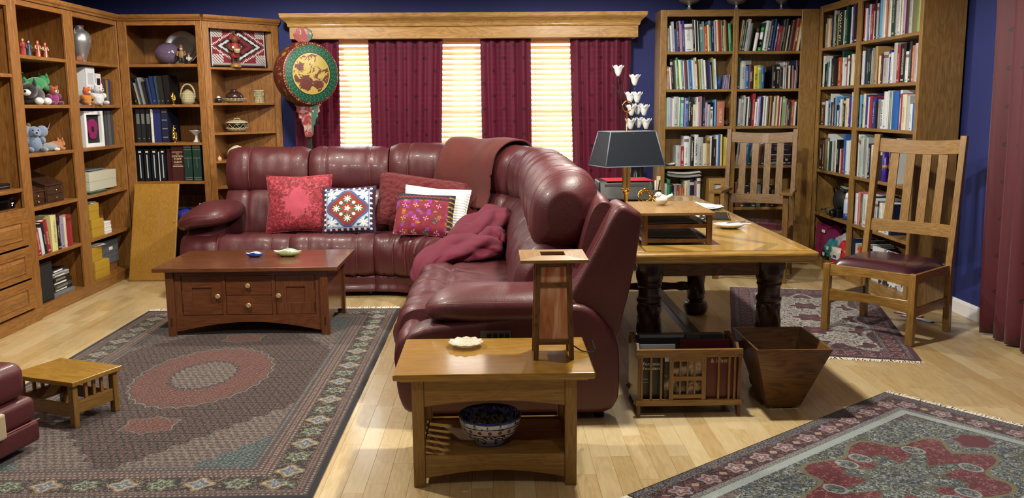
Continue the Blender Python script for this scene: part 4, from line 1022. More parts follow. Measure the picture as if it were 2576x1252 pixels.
m, b = newmat('magenta_embroidery', .75, sheen=.15); v = coords(); p = sep(v); x, z = p[0], p[2]
cell = flo(x / .028) * 3.7 + flo(z / .024) * 7.3; rn = fmod(fsin(cell * 12.99) * 437.58, 1.0)
c = mix('#6e1330', '#8f1b2c', rn); c = mix(c, '#8c2f8e', rn > .84); c = mix(c, '#a5521c', AND(rn > .30, rn < .335)); 
k1 = fmod(x + .02, .088) - .044; k2 = fmod(z, .105) - .0525; rr = hyp(k1, k2 * 1.1); tt = atan2(k2, k1)
fl = AND(rr < .021, fcos(tt * 4.0 + rr * 60) > .45); hue = fmod(flo((x + .02) / .088) * .37 + flo(z / .105) * .61, 1.0)
fc = mix('#d58fb4', '#c9a53a', hue > .4); fc = mix(fc, '#3f8f68', hue > .75); c = mix(c, fc, fl)
k1 = fmod(x - .03, .12) - .06; k2 = fmod(z + .04, .09) - .045; dia = fabs(k1) / .016 + fabs(k2) / .008; c = mix(c, mix('#c89030', '#2e8c6a', hue > .5), AND(dia < 1.0, dia > .5))
top = z > .105; zz = fabs(fmod(x, .03) - .015) ; c = mix(c, mix('#17121a', '#8c2440', fabs(z - .125 - zz * .8) < .006), top); rgt = x > .185
c = mix(c, mix('#17121a', '#a8822e', fabs(fmod(z, .04) - .02) < .006), AND(rgt, noise(v, 60, 1) > .35)); setin(b.inputs['Base Color'], c); bump(b, noise(v, 160, 2), .4, .003); MAGE = m
pillow('throw_pillow', 'square crimson velvet pillow with floral relief and a plain pink centre', -1.59, .70, 7.215, .53, .47, .17, RVEL, -17, -1)
pillow('throw_pillow', 'square blue and white embroidered pillow with a lotus medallion', -1.17, .655, 7.1, .43, .385, .15, CREW, -20, -2, -3, back=plain('navy_cotton', '#2c2a4a', .8))
pillow('bolster_pillow', 'long burgundy faux-fur pillow leaning in the corner of the sofa', -.47, .685, 7.165, 1.0, .43, .17, FUR, -22, 7.5, -5, corner=.05, lump=.02)
pillow('throw_pillow', 'white ribbed pillow behind the magenta embroidered one', -.475, .665, 6.985, .52, .37, .13, KNIT, -26, 5, -4)
pillow('throw_pillow', 'magenta pillow embroidered with small bright flowers and a black border band', -.555, .64, 6.865, .45, .34, .13, MAGE, -30, 3, -5, corner=.04)
# brown throw over the corner headrest
m, b = newmat('brown_suede_throw', .85, sheen=.1); v = coords(); n1 = noise(v, 7, 3, .6, .5)
setin(b.inputs['Base Color'], mix('#481815', '#67271f', n1)); bump(b, noise(v, 60, 3), .25, .006); SUEDE = m
t = thing('throw_blanket', 'rust-brown suede throw hung over the corner headrest', 'blanket', (0, 0, 0))
pts = smooth_line([(.56, .66), (.60, .78), (.605, .92), (.64, 1.06), (.72, 1.15), (.82, 1.19), (.94, 1.17), (1.02, 1.06), (1.065, .9), (1.075, .6)], 44)
th0, th1 = thA(63), thA(31)
def thr(off):
    def f(i, j):
        u = i / 30; d, z = pts[j]; w_ = j / 43
        a0 = th0 - .10 * max(0, 1 - w_ * 2.4) + .0; s_ = a0 + (th1 - .02 - a0) * u
        k = .010 * math.sin(9 * u + 2 * w_) + .006 * vnoise(u * 5, w_ * 6)
        x, y = path(s_, d - (off + k) * (1 if w_ < .6 else -1)); return (x, y, z + (off + k) * .6)
    return f
o = MB().grid(thr(.012), 31, 44).build('drape', SUEDE, t, True); s_ = o.modifiers.new('thick', 'SOLIDIFY'); s_.thickness = .01; s_.offset = 1
e = [thr(.016)(30, j) for j in range(44)]; MB().tube(e, .009, 6).build('bound_edge', SUEDE, t, True)
# crumpled plum blanket on the seat
m, b = newmat('plum_velvet', .85, sheen=.03); v = coords(); n1 = noise(v, 6, 3)
setin(b.inputs['Base Color'], mix('#520f24', '#701b35', n1)); bump(b, noise(v, 120, 2), .2, .004); PLUM = m
t = thing('velvet_blanket', 'crumpled plum velvet blanket tossed on the sofa seat', 'blanket', (0, 0, 0))
def cloth_roll(name, P, rad, flat, seed, n=56, nr=44):
    q_ = smooth_line(P, n); rr = smooth_line([(r,) for r in rad], n)
    def f(i, j):
        u = i / (n - 1); x, y, z = q_[i]; a = 2 * math.pi * j / nr
        t_ = Vector(q_[min(n - 1, i + 1)]) - Vector(q_[max(0, i - 1)]); t_.z = 0; t_.normalize(); sd = Vector((t_.y, -t_.x, 0))
        e = math.sqrt(max(0, 1 - (2 * u - 1) ** 6)); r = rr[i][0] * (.25 + .75 * e)
        fold = .30 * (abs(math.sin(1.5 * a + 3.2 * u + seed)) - .5) + .22 * (abs(math.sin(2.5 * a - 6 * u + seed * 2)) - .5) + .30 * vnoise(math.cos(a) * 1.2 + seed, math.sin(a) * 1.2, u * 4) + .12 * vnoise(math.cos(a) * 3, math.sin(a) * 3 + seed, u * 9)
        k = r * (1 + fold); X_ = x + sd.x * k * math.cos(a); Y_ = y + sd.y * k * math.cos(a); Z_ = z + flat * k * math.sin(a)
        return (X_, Y_, max(.470 if X_ > -.47 else .30, Z_))
    return MB().grid(f, n, nr, cv=True, capu=True).build(name, PLUM, t, True, sub=1)
cloth_roll('cloth', [(-.50, 5.54, .37), (-.475, 5.62, .46), (-.40, 5.74, .50), (-.26, 5.86, .52), (-.10, 5.93, .525), (.04, 5.95, .51)], [.05, .07, .12, .15, .15, .11], .55, .4)
cloth_roll('cloth_fold', [(-.34, 6.0, .52), (-.22, 6.15, .56), (-.10, 6.38, .61), (.0, 6.6, .635), (.05, 6.78, .63)], [.09, .12, .13, .13, .10], .75, 2.1)
cloth_roll('cloth_fold', [(-.12, 6.0, .53), (-.02, 6.08, .56), (.07, 6.1, .55)], [.07, .10, .08], .8, 4.4, 36)
# ================================================================ things on and around the library table
DZ_ = .77
t = thing('desk_organizer', 'two-shelf oak desk organizer holding papers on the library table', 'organizer', (.905, 4.68, DZ_))
ow, od, oh = .175, .26, .165
bx('top_board', OAKM, t, -ow - .012, -od - .012, oh - .014, ow + .012, od + .012, oh, .002)
for sx in (-1, 1):
    for sy in (-1, 1): bx('post', OAKD, t, sx * ow, sy * od, 0, sx * (ow - .026), sy * (od - .026), oh - .014, .0015)
    for z in (.012, .085): bx('side_rail', OAKD, t, sx * (ow - .006), -od + .026, z, sx * (ow - .018), od - .026, z + .02, .001)
for z in (.012, .085):
    bx('front_rail', OAKD, t, -ow + .026, -od + .006, z, ow - .026, -od + .018, z + .02, .001)
    bx('tray', OAKD, t, -ow + .01, -od + .02, z, ow - .01, od - .01, z + .006, 0)
def sheets(name, label, loc, W, D, n, mat=PAPER, rz=0.0, group=None, jit=.01, th_=.0022, cat='papers', curl=0.0):
    t = thing(name, label, cat, loc, rz, group); rnd = random.Random(int(abs(loc[0] * 977 + loc[1] * 331 + loc[2] * 71) * 10))
    for k in range(n):
        a, dx, dy = rnd.uniform(-.06, .06), rnd.uniform(-jit, jit), rnd.uniform(-jit, jit); nn = 7
        g = MB()
        def f(i, j, top):
            u = i / (nn - 1) - .5; w_ = j / (nn - 1) - .5
            return (dx + W * u * math.cos(a) - D * w_ * math.sin(a), dy + W * u * math.sin(a) + D * w_ * math.cos(a), k * th_ + (th_ * .9 if top else 0) + curl * (u * u * 4) + curl * .4 * (1 + math.sin(w_ * 5 + k)))
        g.grid(lambda i, j: f(i, j, True), nn, nn); g.grid(lambda i, j: f(nn - 1 - i, j, False), nn, nn)
        g.build('sheet', mat if k % 3 or not isinstance(mat, list) else mat, t)
    return t
GREYP = plain('grey_folder', '#4a4745', .5)
sheets('paper_stack', 'papers and a grey folder on the upper tray of the organizer', (.89, 4.66, DZ_ + .092), .27, .4, 6, PAPER, .05)
bx('folder', GREYP, thing('file_folder', 'dark grey folder on the upper tray of the organizer', 'folder', (.87, 4.62, DZ_ + .1065), R(6)), -.13, -.18, 0, .13, .18, .006, .001)
sheets('paper_stack', 'papers on the lower tray of the organizer', (.89, 4.66, DZ_ + .019), .26, .4, 6, PAPER, .03)
bx('folder', GREYP, thing('file_folder', 'dark grey folder on the lower tray of the organizer', 'folder', (.9, 4.64, DZ_ + .034), R(-4)), -.13, -.19, 0, .13, .19, .006, .001)
# white porcelain bird
PORW = plain('white_porcelain', '#dcdcd6', .15, coat=.7, var=.03)
t = thing('bird_figurine', 'white porcelain bird figurine on top of the desk organizer', 'figurine', (.885, 4.75, DZ_ + oh), R(8))
g = MB(); g.ball((0, 0, .03), .034, .024, .029, 20, 14); g.ball((-.018, 0, .055), .019, .018, .018, 18, 12); g.build('body', PORW, t, True)
MB().tube([(.024, 0, .036), (.045, 0, .048), (.06, 0, .056)], [.014, .010, .007], 10).build('tail', PORW, t, True)
g = MB(); g.ball((.004, -.021, .03), .02, .007, .014, 12, 8); g.build('wing', PORW, t, True); g = MB(); g.ball((.004, .021, .03), .02, .007, .014, 12, 8); g.build('wing', PORW, t, True)
MB().tube([(-.035, 0, .054), (-.046, 0, .051)], [.004, .0008], 8).build('beak', PORW, t, True)
for y in (-.012, .012): MB().ball((-.03, y, .06), .002, None, None, 8, 6).build('eye', BLACK, t, True)
# dish with pens, folders
t = thing('shell_dish', 'white scalloped dish on the library table', 'dish', (1.325, 5.03, DZ_))
n = 40; pr = [(.03, 0), (.05, .003), (.078, .022), (.08, .024), (.07, .019), (.04, .007), (0, .005)]
MB().grid(lambda i, j: (1.1 * pr[j][0] * (1 + (.05 if j in (2, 3, 4) else 0) * math.cos(14 * math.pi * i / n * 2)) * math.cos(2 * math.pi * i / n), pr[j][0] * (1 + (.05 if j in (2, 3, 4) else 0) * math.cos(14 * 2 * math.pi * i / n)) * math.sin(2 * math.pi * i / n), pr[j][1]), n, 7, cu=True).build('dish', PORW, t, True); MB().lathe([(.03, 0), (.03, .004)], 20).build('foot_ring', PORW, t, True)
def pen(label, p0, p1, mat, r=.0042):
    t = thing('pen', label, 'pen', p0); d = Vector(p1) - Vector(p0); L = d.length
    t.rotation_mode = 'QUATERNION'; t.rotation_quaternion = d.to_track_quat('Z', 'Y')
    MB().lathe([(.0006, 0), (r * .8, .012), (r, .02), (r, L * .62), (r * 1.1, L * .63), (r * 1.1, L - .004), (r * .7, L)], 10).build('barrel', mat, t, True)
    bx('clip', SILVER, t, r * 1.1, -.0012, L - .045, r * 1.1 + .002, .0012, L - .003, .0004); return t
pen('silver pen resting across the white scalloped dish', (1.30, 5.02, DZ_ + .028), (1.43, 5.07, DZ_ + .032), SILVER)
pen('white pen resting in the white scalloped dish', (1.31, 4.99, DZ_ + .026), (1.44, 4.985, DZ_ + .028), WHITE)
t = thing('portfolio', 'black leather portfolio lying open on the library table', 'folder', (1.33, 5.55, DZ_), R(-12)); bx('cover', plain('black_leather', '#15130f', .4), t, -.13, -.17, 0, .13, .17, .005, .002); bx('pad', plain('kraft_paper', '#a98a55', .7), t, -.12, -.16, .005, .122, .15, .009, .001); bx('flap', plain('black_leather', '#15130f', .4), t, -.125, -.165, .009, .118, .155, .013, .002)
sheets('paper_stack', 'loose white papers behind the black portfolio on the library table', (1.36, 5.98, DZ_), .2, .28, 5, PAPER, .4, curl=.012, jit=.02)
sheets('paper_stack', 'loose white notes beside the desk organizer on the library table', (1.2, 5.5, DZ_), .16, .22, 4, PAPER, -.3, curl=.008, jit=.02)
# pen cup, pens and brass french horn ornament
t = thing('pen_cup', 'black cup of pens behind the desk organizer', 'cup', (1.13, 6.31, DZ_)); MB().lathe([(0, .003), (.034, .003), (.036, 0), (.038, .0), (.04, .1), (.037, .1), (.034, .006), (0, .006)], 20).build('cup', BLACK, t, True)
for i, (dx, dy, c, nm) in enumerate(((-.02, 0, '#1f6a3a', 'green'), (.0, .012, '#e8e8e8', 'white'), (.015, -.01, '#1a1a1e', 'black'), (.008, .018, '#23368a', 'blue'))):
    pen(nm + ' pen standing in the black cup', (1.13 + dx * .4, 6.31 + dy * .4, DZ_ + .007), (1.13 + dx * 1.9, 6.31 + dy, DZ_ + .16 + .006 * i), plain('pen_' + nm, c, .3))
t = thing('card', 'pale card standing in the black pen cup', 'card', (1.15, 6.31, DZ_ + .007), R(20)); bx('sheet', plain('ivory_card', '#d9cfae', .7), t, -.015, -.001, 0, .015, .001, .19, 0)
t = thing('horn_ornament', 'small brass french horn ornament on the library table', 'ornament', (1.045, 6.2, DZ_))
MB().tube([(.055 * math.cos(a) , .004 * math.sin(3 * a), .062 + .055 * math.sin(a)) for a in [2 * math.pi * k / 28 for k in range(28)]], .006, 8, True).build('coil', BRASS, t, True)
MB().tube([(.036 * math.cos(a), .012, .066 + .036 * math.sin(a)) for a in [2 * math.pi * k / 24 for k in range(24)]], .005, 8, True).build('inner_coil', BRASS, t, True)
g = MB().lathe([(.006, 0), (.008, .03), (.016, .05), (.032, .062), (.031, .063), (.014, .05), (.0, .03)], 20); g.xf(Matrix.Translation((.02, 0, .07)) @ Matrix.Rotation(R(125), 4, 'Y')); g.build('bell', BRASS, t, True)
for k in range(3): MB().lathe([(.005, 0), (.005, .02), (.008, .022), (.008, .025)], 8, (-.02 + k * .014, -.01, .085)).build('valve', BRASS, t, True)
bx('stand', BLACK, t, -.03, -.02, 0, .03, .02, .009, .001)
# black printer with red folder on top
t = thing('printer', 'black office printer with sloped front beside the desk lamp', 'printer', (.95, 6.62, DZ_)); g = MB(); g.hexa([(-.2, -.17, 0), (.2, -.17, 0), (.2, .17, 0), (-.2, .17, 0)], [(-.2, -.12, .145), (.2, -.12, .145), (.2, .17, .145), (-.2, .17, .145)]); g.build('housing', BLACK, t, bevel=.01, seg=3)
bx('paper_tray', plain('grey_tray', '#3a3b3e', .4), t, -.14, -.235, .02, .14, -.15, .028, .002); bx('control_strip', plain('panel_grey', '#4d4e52', .3), t, -.16, -.135, .108, .16, -.128, .128, .001)
t = thing('file_folder', 'bright red folder lying on the black printer', 'folder', (.97, 6.62, DZ_ + .147), R(4)); bx('cover', plain('red_card', '#b01c30', .5), t, -.17, -.13, 0, .17, .15, .005, .001); bx('sheets', PAPER, t, -.165, -.125, .0012, .171, .145, .0038, 0)
# desk lamp
t = thing('desk_lamp', 'brass column lamp with black rectangular shade and ring finial on the library table', 'lamp', (.835, 5.72, DZ_), R(17))
MB().lathe([(0, 0), (.075, 0), (.078, .006), (.07, .014), (.03, .02), (.018, .03), (.014, .04), (.012, .05), (.012, .13), (.02, .14), (.022, .15), (.014, .158), (.014, .17), (0, .17)], 28).build('base', BRASS, t, True)
for x in (-.014, .014): bx('square_column', plain('satin_brass', '#cdb67a', .4, metal=.8), t, x - .011, -.011, .16, x + .011, .011, .36, .0015)
for x in (-.014, .014): MB().lathe([(.013, .155), (.017, .16), (.017, .166), (.012, .17)], 16, (x, 0, 0)).build('collar', BRASS, t, True)
MB().tube([(0, 0, .33), (0, 0, .655)], .004, 8).build('rod', BRASS, t, True)
MB().tube([(.032 * math.cos(a), 0, .687 + .032 * math.sin(a)) for a in [2 * math.pi * k / 28 for k in range(28)]], .004, 8, True).build('ring_finial', BRASS, t, True)
SHADE = plain('black_paper_shade', '#121b27', .55, var=.08, bmp=.05); SHIN = plain('shade_lining', '#c9b27a', .5); STRIM = plain('shade_trim', '#6d7d8c', .5)
z0, z1 = .315, .53; a0, b0, a1, b1 = .205, .135, .155, .095
q = lambda a, b_, z: [(-a, -b_, z), (a, -b_, z), (a, b_, z), (-a, b_, z)]
B0, T0 = q(a0, b0, z0), q(a1, b1, z1); B1, T1 = q(a0 - .003, b0 - .003, z0), q(a1 - .003, b1 - .003, z1)
for i in range(4):
    j = (i + 1) % 4; MB().add([B0[i], B0[j], T0[j], T0[i], B1[i], B1[j], T1[j], T1[i]], [(0, 1, 2, 3), (0, 4, 5, 1), (3, 2, 6, 7), (0, 3, 7, 4), (1, 5, 6, 2)]).build('shade_panel', SHADE, t)
    MB().add([B1[i], B1[j], T1[j], T1[i]], [(3, 2, 1, 0)]).build('shade_lining', SHIN, t); MB().tube([B0[i], T0[i]], .0035, 6).build('shade_trim', STRIM, t, True); MB().tube([B0[i], B0[j]], .0035, 6).build('shade_trim', STRIM, t, True); MB().tube([T0[i], T0[j]], .0035, 6).build('shade_trim', STRIM, t, True)
for a in ((-1, 0), (1, 0), (0, -1), (0, 1)): MB().tube([(0, 0, .51), (a[0] * (a1 + .004), a[1] * (b1 + .004), .52)], .002, 6).build('spider_arm', BRASS, t, True)
# tall dark vase with glass tulips
VX, VY = 1.245, 7.93
t = thing('floor_vase', 'tall dark ribbed vase of glass tulips between the curtain and the bookcase', 'vase', (VX, VY, 0))
n = 48; pr = smooth_line([(.06, 0), (.085, .05), (.1, .4), (.085, .75), (.06, .92), (.085, 1.02), (.095, 1.06)], 30)
MB().grid(lambda i, j: (pr[j][0] * (1 + .05 * math.cos(24 * 2 * math.pi * i / n)) * math.cos(2 * math.pi * i / n), pr[j][0] * (1 + .05 * math.cos(24 * 2 * math.pi * i / n)) * math.sin(2 * math.pi * i / n), pr[j][1]), n, 30, cu=True).build('body', plain('dark_glass', '#11151a', .15, coat=.6), t, True); MB().lathe([(0, .002), (.06, .002), (.06, .0)], 24).build('bottom', BLACK, t)
FROST = plain('frosted_white_glass', '#dfe3e6', .3, var=.04); STEMG = plain('dark_stem', '#17201e', .35); LEAFG = plain('glass_leaf', '#1d4a40', .25)
def tulip(dx, z, dy=0.0, leaves=False, nm=''):
    t = thing('glass_tulip', 'white frosted-glass tulip ' + nm, 'flower', (VX, VY, 0), 0, 'glass tulips in the floor vase'); hx = dx - VX; top = Vector((hx, dy, z - .05))
    base = Vector((hx * .15, dy * .15, .93))
    MB().tube(smooth_line([tuple(base), tuple(base.lerp(top, .5) + Vector((hx * .1, 0, 0))), tuple(top)], 12), .0035 if not leaves else .0028, 6).build('stem', STEMG, t, True)
    n = 36
    def f(i, j):
        a = 2 * math.pi * i / n; w_ = j / 8; r = (.012 + .022 * math.sin(w_ * 1.9)) if w_ < .7 else .034 + .014 * (w_ - .7) / .3
        pk = .5 + .5 * math.cos(6 * a); zz = -.05 + .085 * w_ + (.022 * pk - .008 if w_ > .6 else 0) * (w_ - .6) / .4; r *= 1 + .12 * pk * max(0, w_ - .6)
        return (hx + r * math.cos(a), dy + r * math.sin(a), z + zz)
    o = MB().grid(f, n, 9, cu=True).build('bloom', FROST, t, True); s_ = o.modifiers.new('t', 'SOLIDIFY'); s_.thickness = .002
    if leaves:
        for sx, L in ((-1, .16), (1, .17)):
            g = MB(); b0 = Vector((hx * .9 + .012, dy, z - .21))
            g.grid(lambda i, j: tuple(b0 + Vector((sx * .012 + sx * (.075 if sx < 0 else .014) * (i / 10), (j - 1) * .012 * math.sin(math.pi * min(1, i / 10 + .02)), L * (i / 10) * (.65 if sx < 0 else 1.0) + abs(j - 1) * .004))), 11, 3)
            o = g.build('leaf', LEAFG, t, True); s_ = o.modifiers.new('t', 'SOLIDIFY'); s_.thickness = .002
for dx, z, dy, lv, nm in ((1.075, 1.76, 0, True, 'standing tallest, with two green leaves'), (1.22, 1.68, 0, False, 'second tallest above the cluster'), (1.185, 1.53, .02, False, 'in the middle tier of the cluster'), (1.24, 1.53, -.02, False, 'in the middle tier of the cluster'),
                          (1.195, 1.42, .0, False, 'in the lower middle tier'), (1.255, 1.43, .03, False, 'in the lower middle tier'), (1.305, 1.42, 0, False, 'in the lower middle tier'), (1.19, 1.30, 0, False, 'in the lowest tier just above the lamp shade'), (1.265, 1.31, .03, False, 'in the lowest tier just above the lamp shade'), (1.325, 1.30, 0, False, 'in the lowest tier just above the lamp shade')):
    tulip(dx, z, dy, lv, nm)
# painted drum on a pole
DX, DY, DZc = -1.60, 7.99, 1.755; na = R(38)
t = thing('painted_drum', 'painted ceremonial drum with green rim and dragon face on a carved pole', 'drum', (DX, DY + .1, 0))
rotm = Matrix.Translation((0, -.1, DZc)) @ Matrix.Rotation(na, 4, 'Z') @ Matrix.Rotation(R(90), 4, 'X') @ Matrix.Diagonal((1.06, 1.06, 1, 1))
m, b = newmat('drum_body_paint', .5); v = coords(); n1 = noise(v, 22, 3, .5, 1.0)
c = mix('#3a120e', '#6a2618', n1); c = mix(c, '#8a6a2a', n1 > .6); setin(b.inputs['Base Color'], c); DBODY = m
g = MB().lathe([(.235, 0), (.25, -.012), (.262, -.07), (.268, -.11), (.262, -.15), (.25, -.205), (.235, -.22), (0, -.22)][::-1], 48); g.xf(rotm); g.build('shell', DBODY, t, True, flat_ang=40)
m, b = newmat('drum_face_paint', .4); v = coords('Generated'); p = sep(v); x, z = (p[0] - .5) * 2.0, (p[2] - .5) * 2.0; r_ = hyp(x, z); th_ = atan2(z, x)
c = mix('#143f30', '#2f7a5c', fabs(fsin(th_ * 18.0 + fsin(r_ * 30.0) * 2.0)) < .35); n1 = noise(v, 5, 3, .6, .8)
dr = fabs(hyp(x + .12, z + .1) - .28) - .10 + (n1 - .5) * .30; tail = fabs(x - .30 - fsin(z * 6.0) * .10) - .045
nn_ = noise(comb(p[0] * 1.0, 0.0, p[2] * 1.2), 5.5, 4, .6, 1.2); dg = AND(nn_ > .535, r_ < .66)
for ex, ez, er_ in ((-.42, .22, .12), (-.22, -.30, .22), (.28, -.36, .15)): dg = OR(dg, hyp(x - ex, z - ez) + (nn_ - .5) * .9 < er_)
c = mix(c, mix('#9a8540', '#bba85c', n1), r_ < .70); c = mix(c, mix('#4a2420', '#6a3a34', noise(v, 20, 2)), AND(dg, r_ < .68)); c = mix(c, '#0e2a22', AND(r_ > .70, r_ < .73)); setin(b.inputs['Base Color'], c); DFACE = m
g = MB().lathe([(0, .001), (.232, .001), (.24, -.004)], 48); g.xf(rotm); g.build('drum_head', DFACE, t, True)
stud = plain('pale_studs', '#c9c8b0', .4); g = MB()
for k in range(72): a = 2 * math.pi * k / 72; g.ball((.245 * math.cos(a), .245 * math.sin(a), -.012), .0045, None, None, 6, 4)
g.xf(rotm); stuff(g.build('studs', stud, t, True))
m, b = newmat('carved_polychrome', .5); v = coords(); p = sep(v); n1 = noise(v, 14, 3, .6, 1.0); c = mix('#7c2420', '#a88a86', ss(n1, .48, .62)); c = mix(c, '#2c5a48', AND(fabs(p[0]) < .03, n1 < .6)); c = mix(c, '#b99a55', n1 > .66); setin(b.inputs['Base Color'], c); bump(b, n1, .4, .01); CARVE = m
top = [(-.03, 1.96), (-.075, 1.965), (-.065, 1.99), (-.05, 2.0), (-.045, 2.03), (-.07, 2.05), (-.085, 2.09), (-.07, 2.13), (-.04, 2.15), (0, 2.16), (.04, 2.15), (.07, 2.13), (.085, 2.09), (.07, 2.05), (.045, 2.03), (.05, 2.0), (.065, 1.99), (.075, 1.965), (.03, 1.96)]
g = MB(); g.prism([(x - .075, z) for x, z in top], -.045, -.02, 'y'); o = g.build('carved_finial', CARVE, t, bevel=.005)
low = [(-.02, 1.52), (-.09, 1.52), (-.115, 1.49), (-.10, 1.46), (-.105, 1.43), (-.085, 1.41), (-.085, 1.375), (-.065, 1.36), (-.06, 1.32), (-.045, 1.30), (-.035, 1.22), (-.02, 1.2), (.02, 1.2), (.035, 1.22), (.045, 1.30), (.06, 1.32), (.065, 1.36), (.085, 1.375), (.085, 1.41), (.105, 1.43), (.10, 1.46), (.115, 1.49), (.09, 1.52), (.02, 1.52)]
g = MB(); g.prism([(x - .06, z) for x, z in low], -.045, -.02, 'y'); g.build('carved_apron', CARVE, t, bevel=.005)
bx('pole', plain('dark_green_lacquer', '#16241c', .35, var=.4, nscale=30), t, -.085, -.02, .02, -.045, .02, 2.0, .006); bx('foot', DARKW, t, -.18, -.09, 0, .05, .09, .03, .006)
# board leaning on the bookcase
t = thing('leaning_board', 'plain golden wooden board leaning against the stamp-album bookcase', 'board', (-2.975, 7.62, 0)); g = MB(); g.box(-.195, -.011, 0, .195, .011, .86); g.xf(Matrix.Rotation(R(-19), 4, 'X')); g.build('board', Wood('board_wood', '#b88f3c', '#94691f', figure=.15), t, bevel=.008)
# ================================================================ things on the left-hand shelves
def on(case, x, y, z, rz=0.0):
    a = case.rotation_euler[2]; c, s_ = math.cos(a), math.sin(a)
    return (case.location[0] + x * c - y * s_, case.location[1] + x * s_ + y * c, z), a + rz
def th_on(name, label, cat, case, x, y, z, rz=0.0, group=None):
    l, a = on(case, x, y, z, rz); return thing(name, label, cat, l, a, group)
Z1, Z2, Z3, Z4, Z5, Z6 = 1.84, 1.5, 1.16, .785, .435, .085
# robed figurines
SKIN = plain('figure_skin', '#c99a78', .6)
def robed(label, x, y, h, c1, c2):
    t = th_on('figurine', label, 'figurine', caseA, x, y, Z1, R(-40), 'robed figurines on the toy shelf'); m1 = plain('robe_' + c1, c1, .6); m2 = plain('robe_' + c2, c2, .6); k = h / .12
    MB().lathe([(0, 0), (.021 * k, 0), (.019 * k, .02 * k), (.014 * k, .065 * k), (.016 * k, .085 * k), (.012 * k, .094 * k), (.006 * k, .098 * k)], 16, sy=.75).build('robe', m1, t, True)
    g = MB(); g.ball((0, 0, .108 * k), .0095 * k, None, .012 * k, 12, 8); g.build('head', SKIN, t, True)
    g = MB(); g.ball((0, .002 * k, .112 * k), .0105 * k, .0105 * k, .011 * k, 12, 8); g.build('headdress', m1, t, True)
    for s_ in (-1, 1): MB().tube([(s_ * .014 * k, 0, .086 * k), (s_ * .02 * k, -.008 * k, .066 * k), (s_ * .012 * k, -.02 * k, .06 * k)], [.006 * k, .005 * k, .003 * k], 8).build('arm', m2, t, True)
    g = MB(); g.box(-.004 * k, -.0155 * k, .01 * k, .004 * k, -.013 * k, .08 * k); g.build('sash', m2, t)
robed('small figurine in a plain red robe next to the shelf upright', .30, .10, .125, '#a83a36', '#8c2a28')
robed('small figurine in dark blue with a red sash', .42, .12, .12, '#27324a', '#5a6a80')
robed('small red-robed figurine with a cream stole', .55, .12, .125, '#b0453c', '#c9b08a')
robed('small red-robed figurine holding a pale fan, set apart from the others', .68, .13, .12, '#a83c38', '#d9cdb0')
# plush animals
def fuzz(name, c): 
    if 'fuzz_' + name in MATS: return MATS['fuzz_' + name]
    m, b = newmat('fuzz_' + name, .95, sheen=.5); v = coords(); n1 = noise(v, 90, 3); cc = col(c)
    setin(b.inputs['Base Color'], mix(tuple(q * .7 for q in cc[:3]) + (1,), cc, n1)); bump(b, n1, .8, .006); return m
def plush(label, case, x, y, z, rz, s, body, head=None, ears='round', belly=None, lying=True, snout=None, name='plush_toy', extra=None):
    t = th_on(name, label, 'plush toy', case, x, y, z, R(rz), 'plush animals on the shelves'); bm = fuzz(body, body); hm = fuzz(head or body, head or body)
    g = MB()
    if lying: g.ball((0, 0, .05 * s), .1 * s, .055 * s, .05 * s, 18, 12); hp = (-.095 * s, -.01 * s, .075 * s)
    else: g.ball((0, 0, .06 * s), .05 * s, .048 * s, .062 * s, 18, 12); hp = (0, -.012 * s, .145 * s)
    g.build('body', bm, t, True)
    g = MB(); g.ball(hp, .046 * s, .044 * s, .042 * s, 16, 12); g.build('head', hm, t, True)
    f_ = (-1, 0) if lying else (0, -1)
    g = MB(); g.ball((hp[0] + f_[0] * .038 * s, hp[1] + f_[1] * .038 * s, hp[2] - .01 * s), .022 * s, .022 * s, .018 * s, 12, 8); g.build('snout', fuzz(snout or '#d8cfc0', snout or '#d8cfc0'), t, True)
    MB().ball((hp[0] + f_[0] * .06 * s, hp[1] + f_[1] * .06 * s, hp[2] - .004 * s), .007 * s, None, None, 8, 6).build('nose', BLACK, t, True)
    px, py = (0, 1) if lying else (1, 0)
    for k in (-1, 1):
        e = (hp[0] + px * k * .03 * s, hp[1] + py * k * .03 * s, hp[2] + .038 * s)
        g = MB()
        if ears == 'round': g.ball(e, .016 * s, .016 * s, .018 * s, 10, 8)
        elif ears == 'big': g.ball((hp[0] + px * k * .055 * s, hp[1] + py * k * .055 * s, hp[2] + .005 * s), .02 * s + px * .022 * s, .02 * s + py * .022 * s, .042 * s, 12, 8)
        else: g.lathe([(.014 * s, 0), (.010 * s, .02 * s), (.001, .045 * s)], 10, (e[0], e[1], e[2] - .015 * s))
        g.build('ear', hm, t, True)
        MB().ball((hp[0] + f_[0] * .038 * s + px * k * .018 * s, hp[1] + f_[1] * .038 * s + py * k * .018 * s, hp[2] + .014 * s), .0055 * s, None, None, 8, 6).build('eye', BLACK, t, True)
    legs = [(-.07, -.05), (-.06, .05), (.07, -.05), (.07, .05)] if lying else [(-.045, -.05), (.045, -.05), (-.055, .0), (.055, .0)]
    for i, (a, b_) in enumerate(legs):
        g = MB(); zz = .02 * s if lying or i < 2 else .085 * s
        g.ball((a * s, b_ * s, zz), .038 * s if lying else .02 * s, .022 * s if lying else .04 * s, .02 * s if lying or i < 2 else .03 * s, 12, 8); g.build('leg', fuzz(belly or body, belly or body), t, True)
    MB().tube([(.09 * s if lying else 0, 0 if lying else .045 * s, .05 * s), (.13 * s if lying else .01, .01 if lying else .07 * s, .055 * s)], [.012 * s, .008 * s], 8).build('tail', bm, t, True)
    return t
plush('black and white plush orca-coloured animal lying under the green dragon', caseA, .50, .16, Z2, 10, 1.35, '#141416', belly='#dcdcdc', ears='point', snout='#e4e4e0')
plush('white and silver plush animal behind the green dragon', caseA, .47, .33, Z2, -20, 1.25, '#c9cbd0', lying=False)
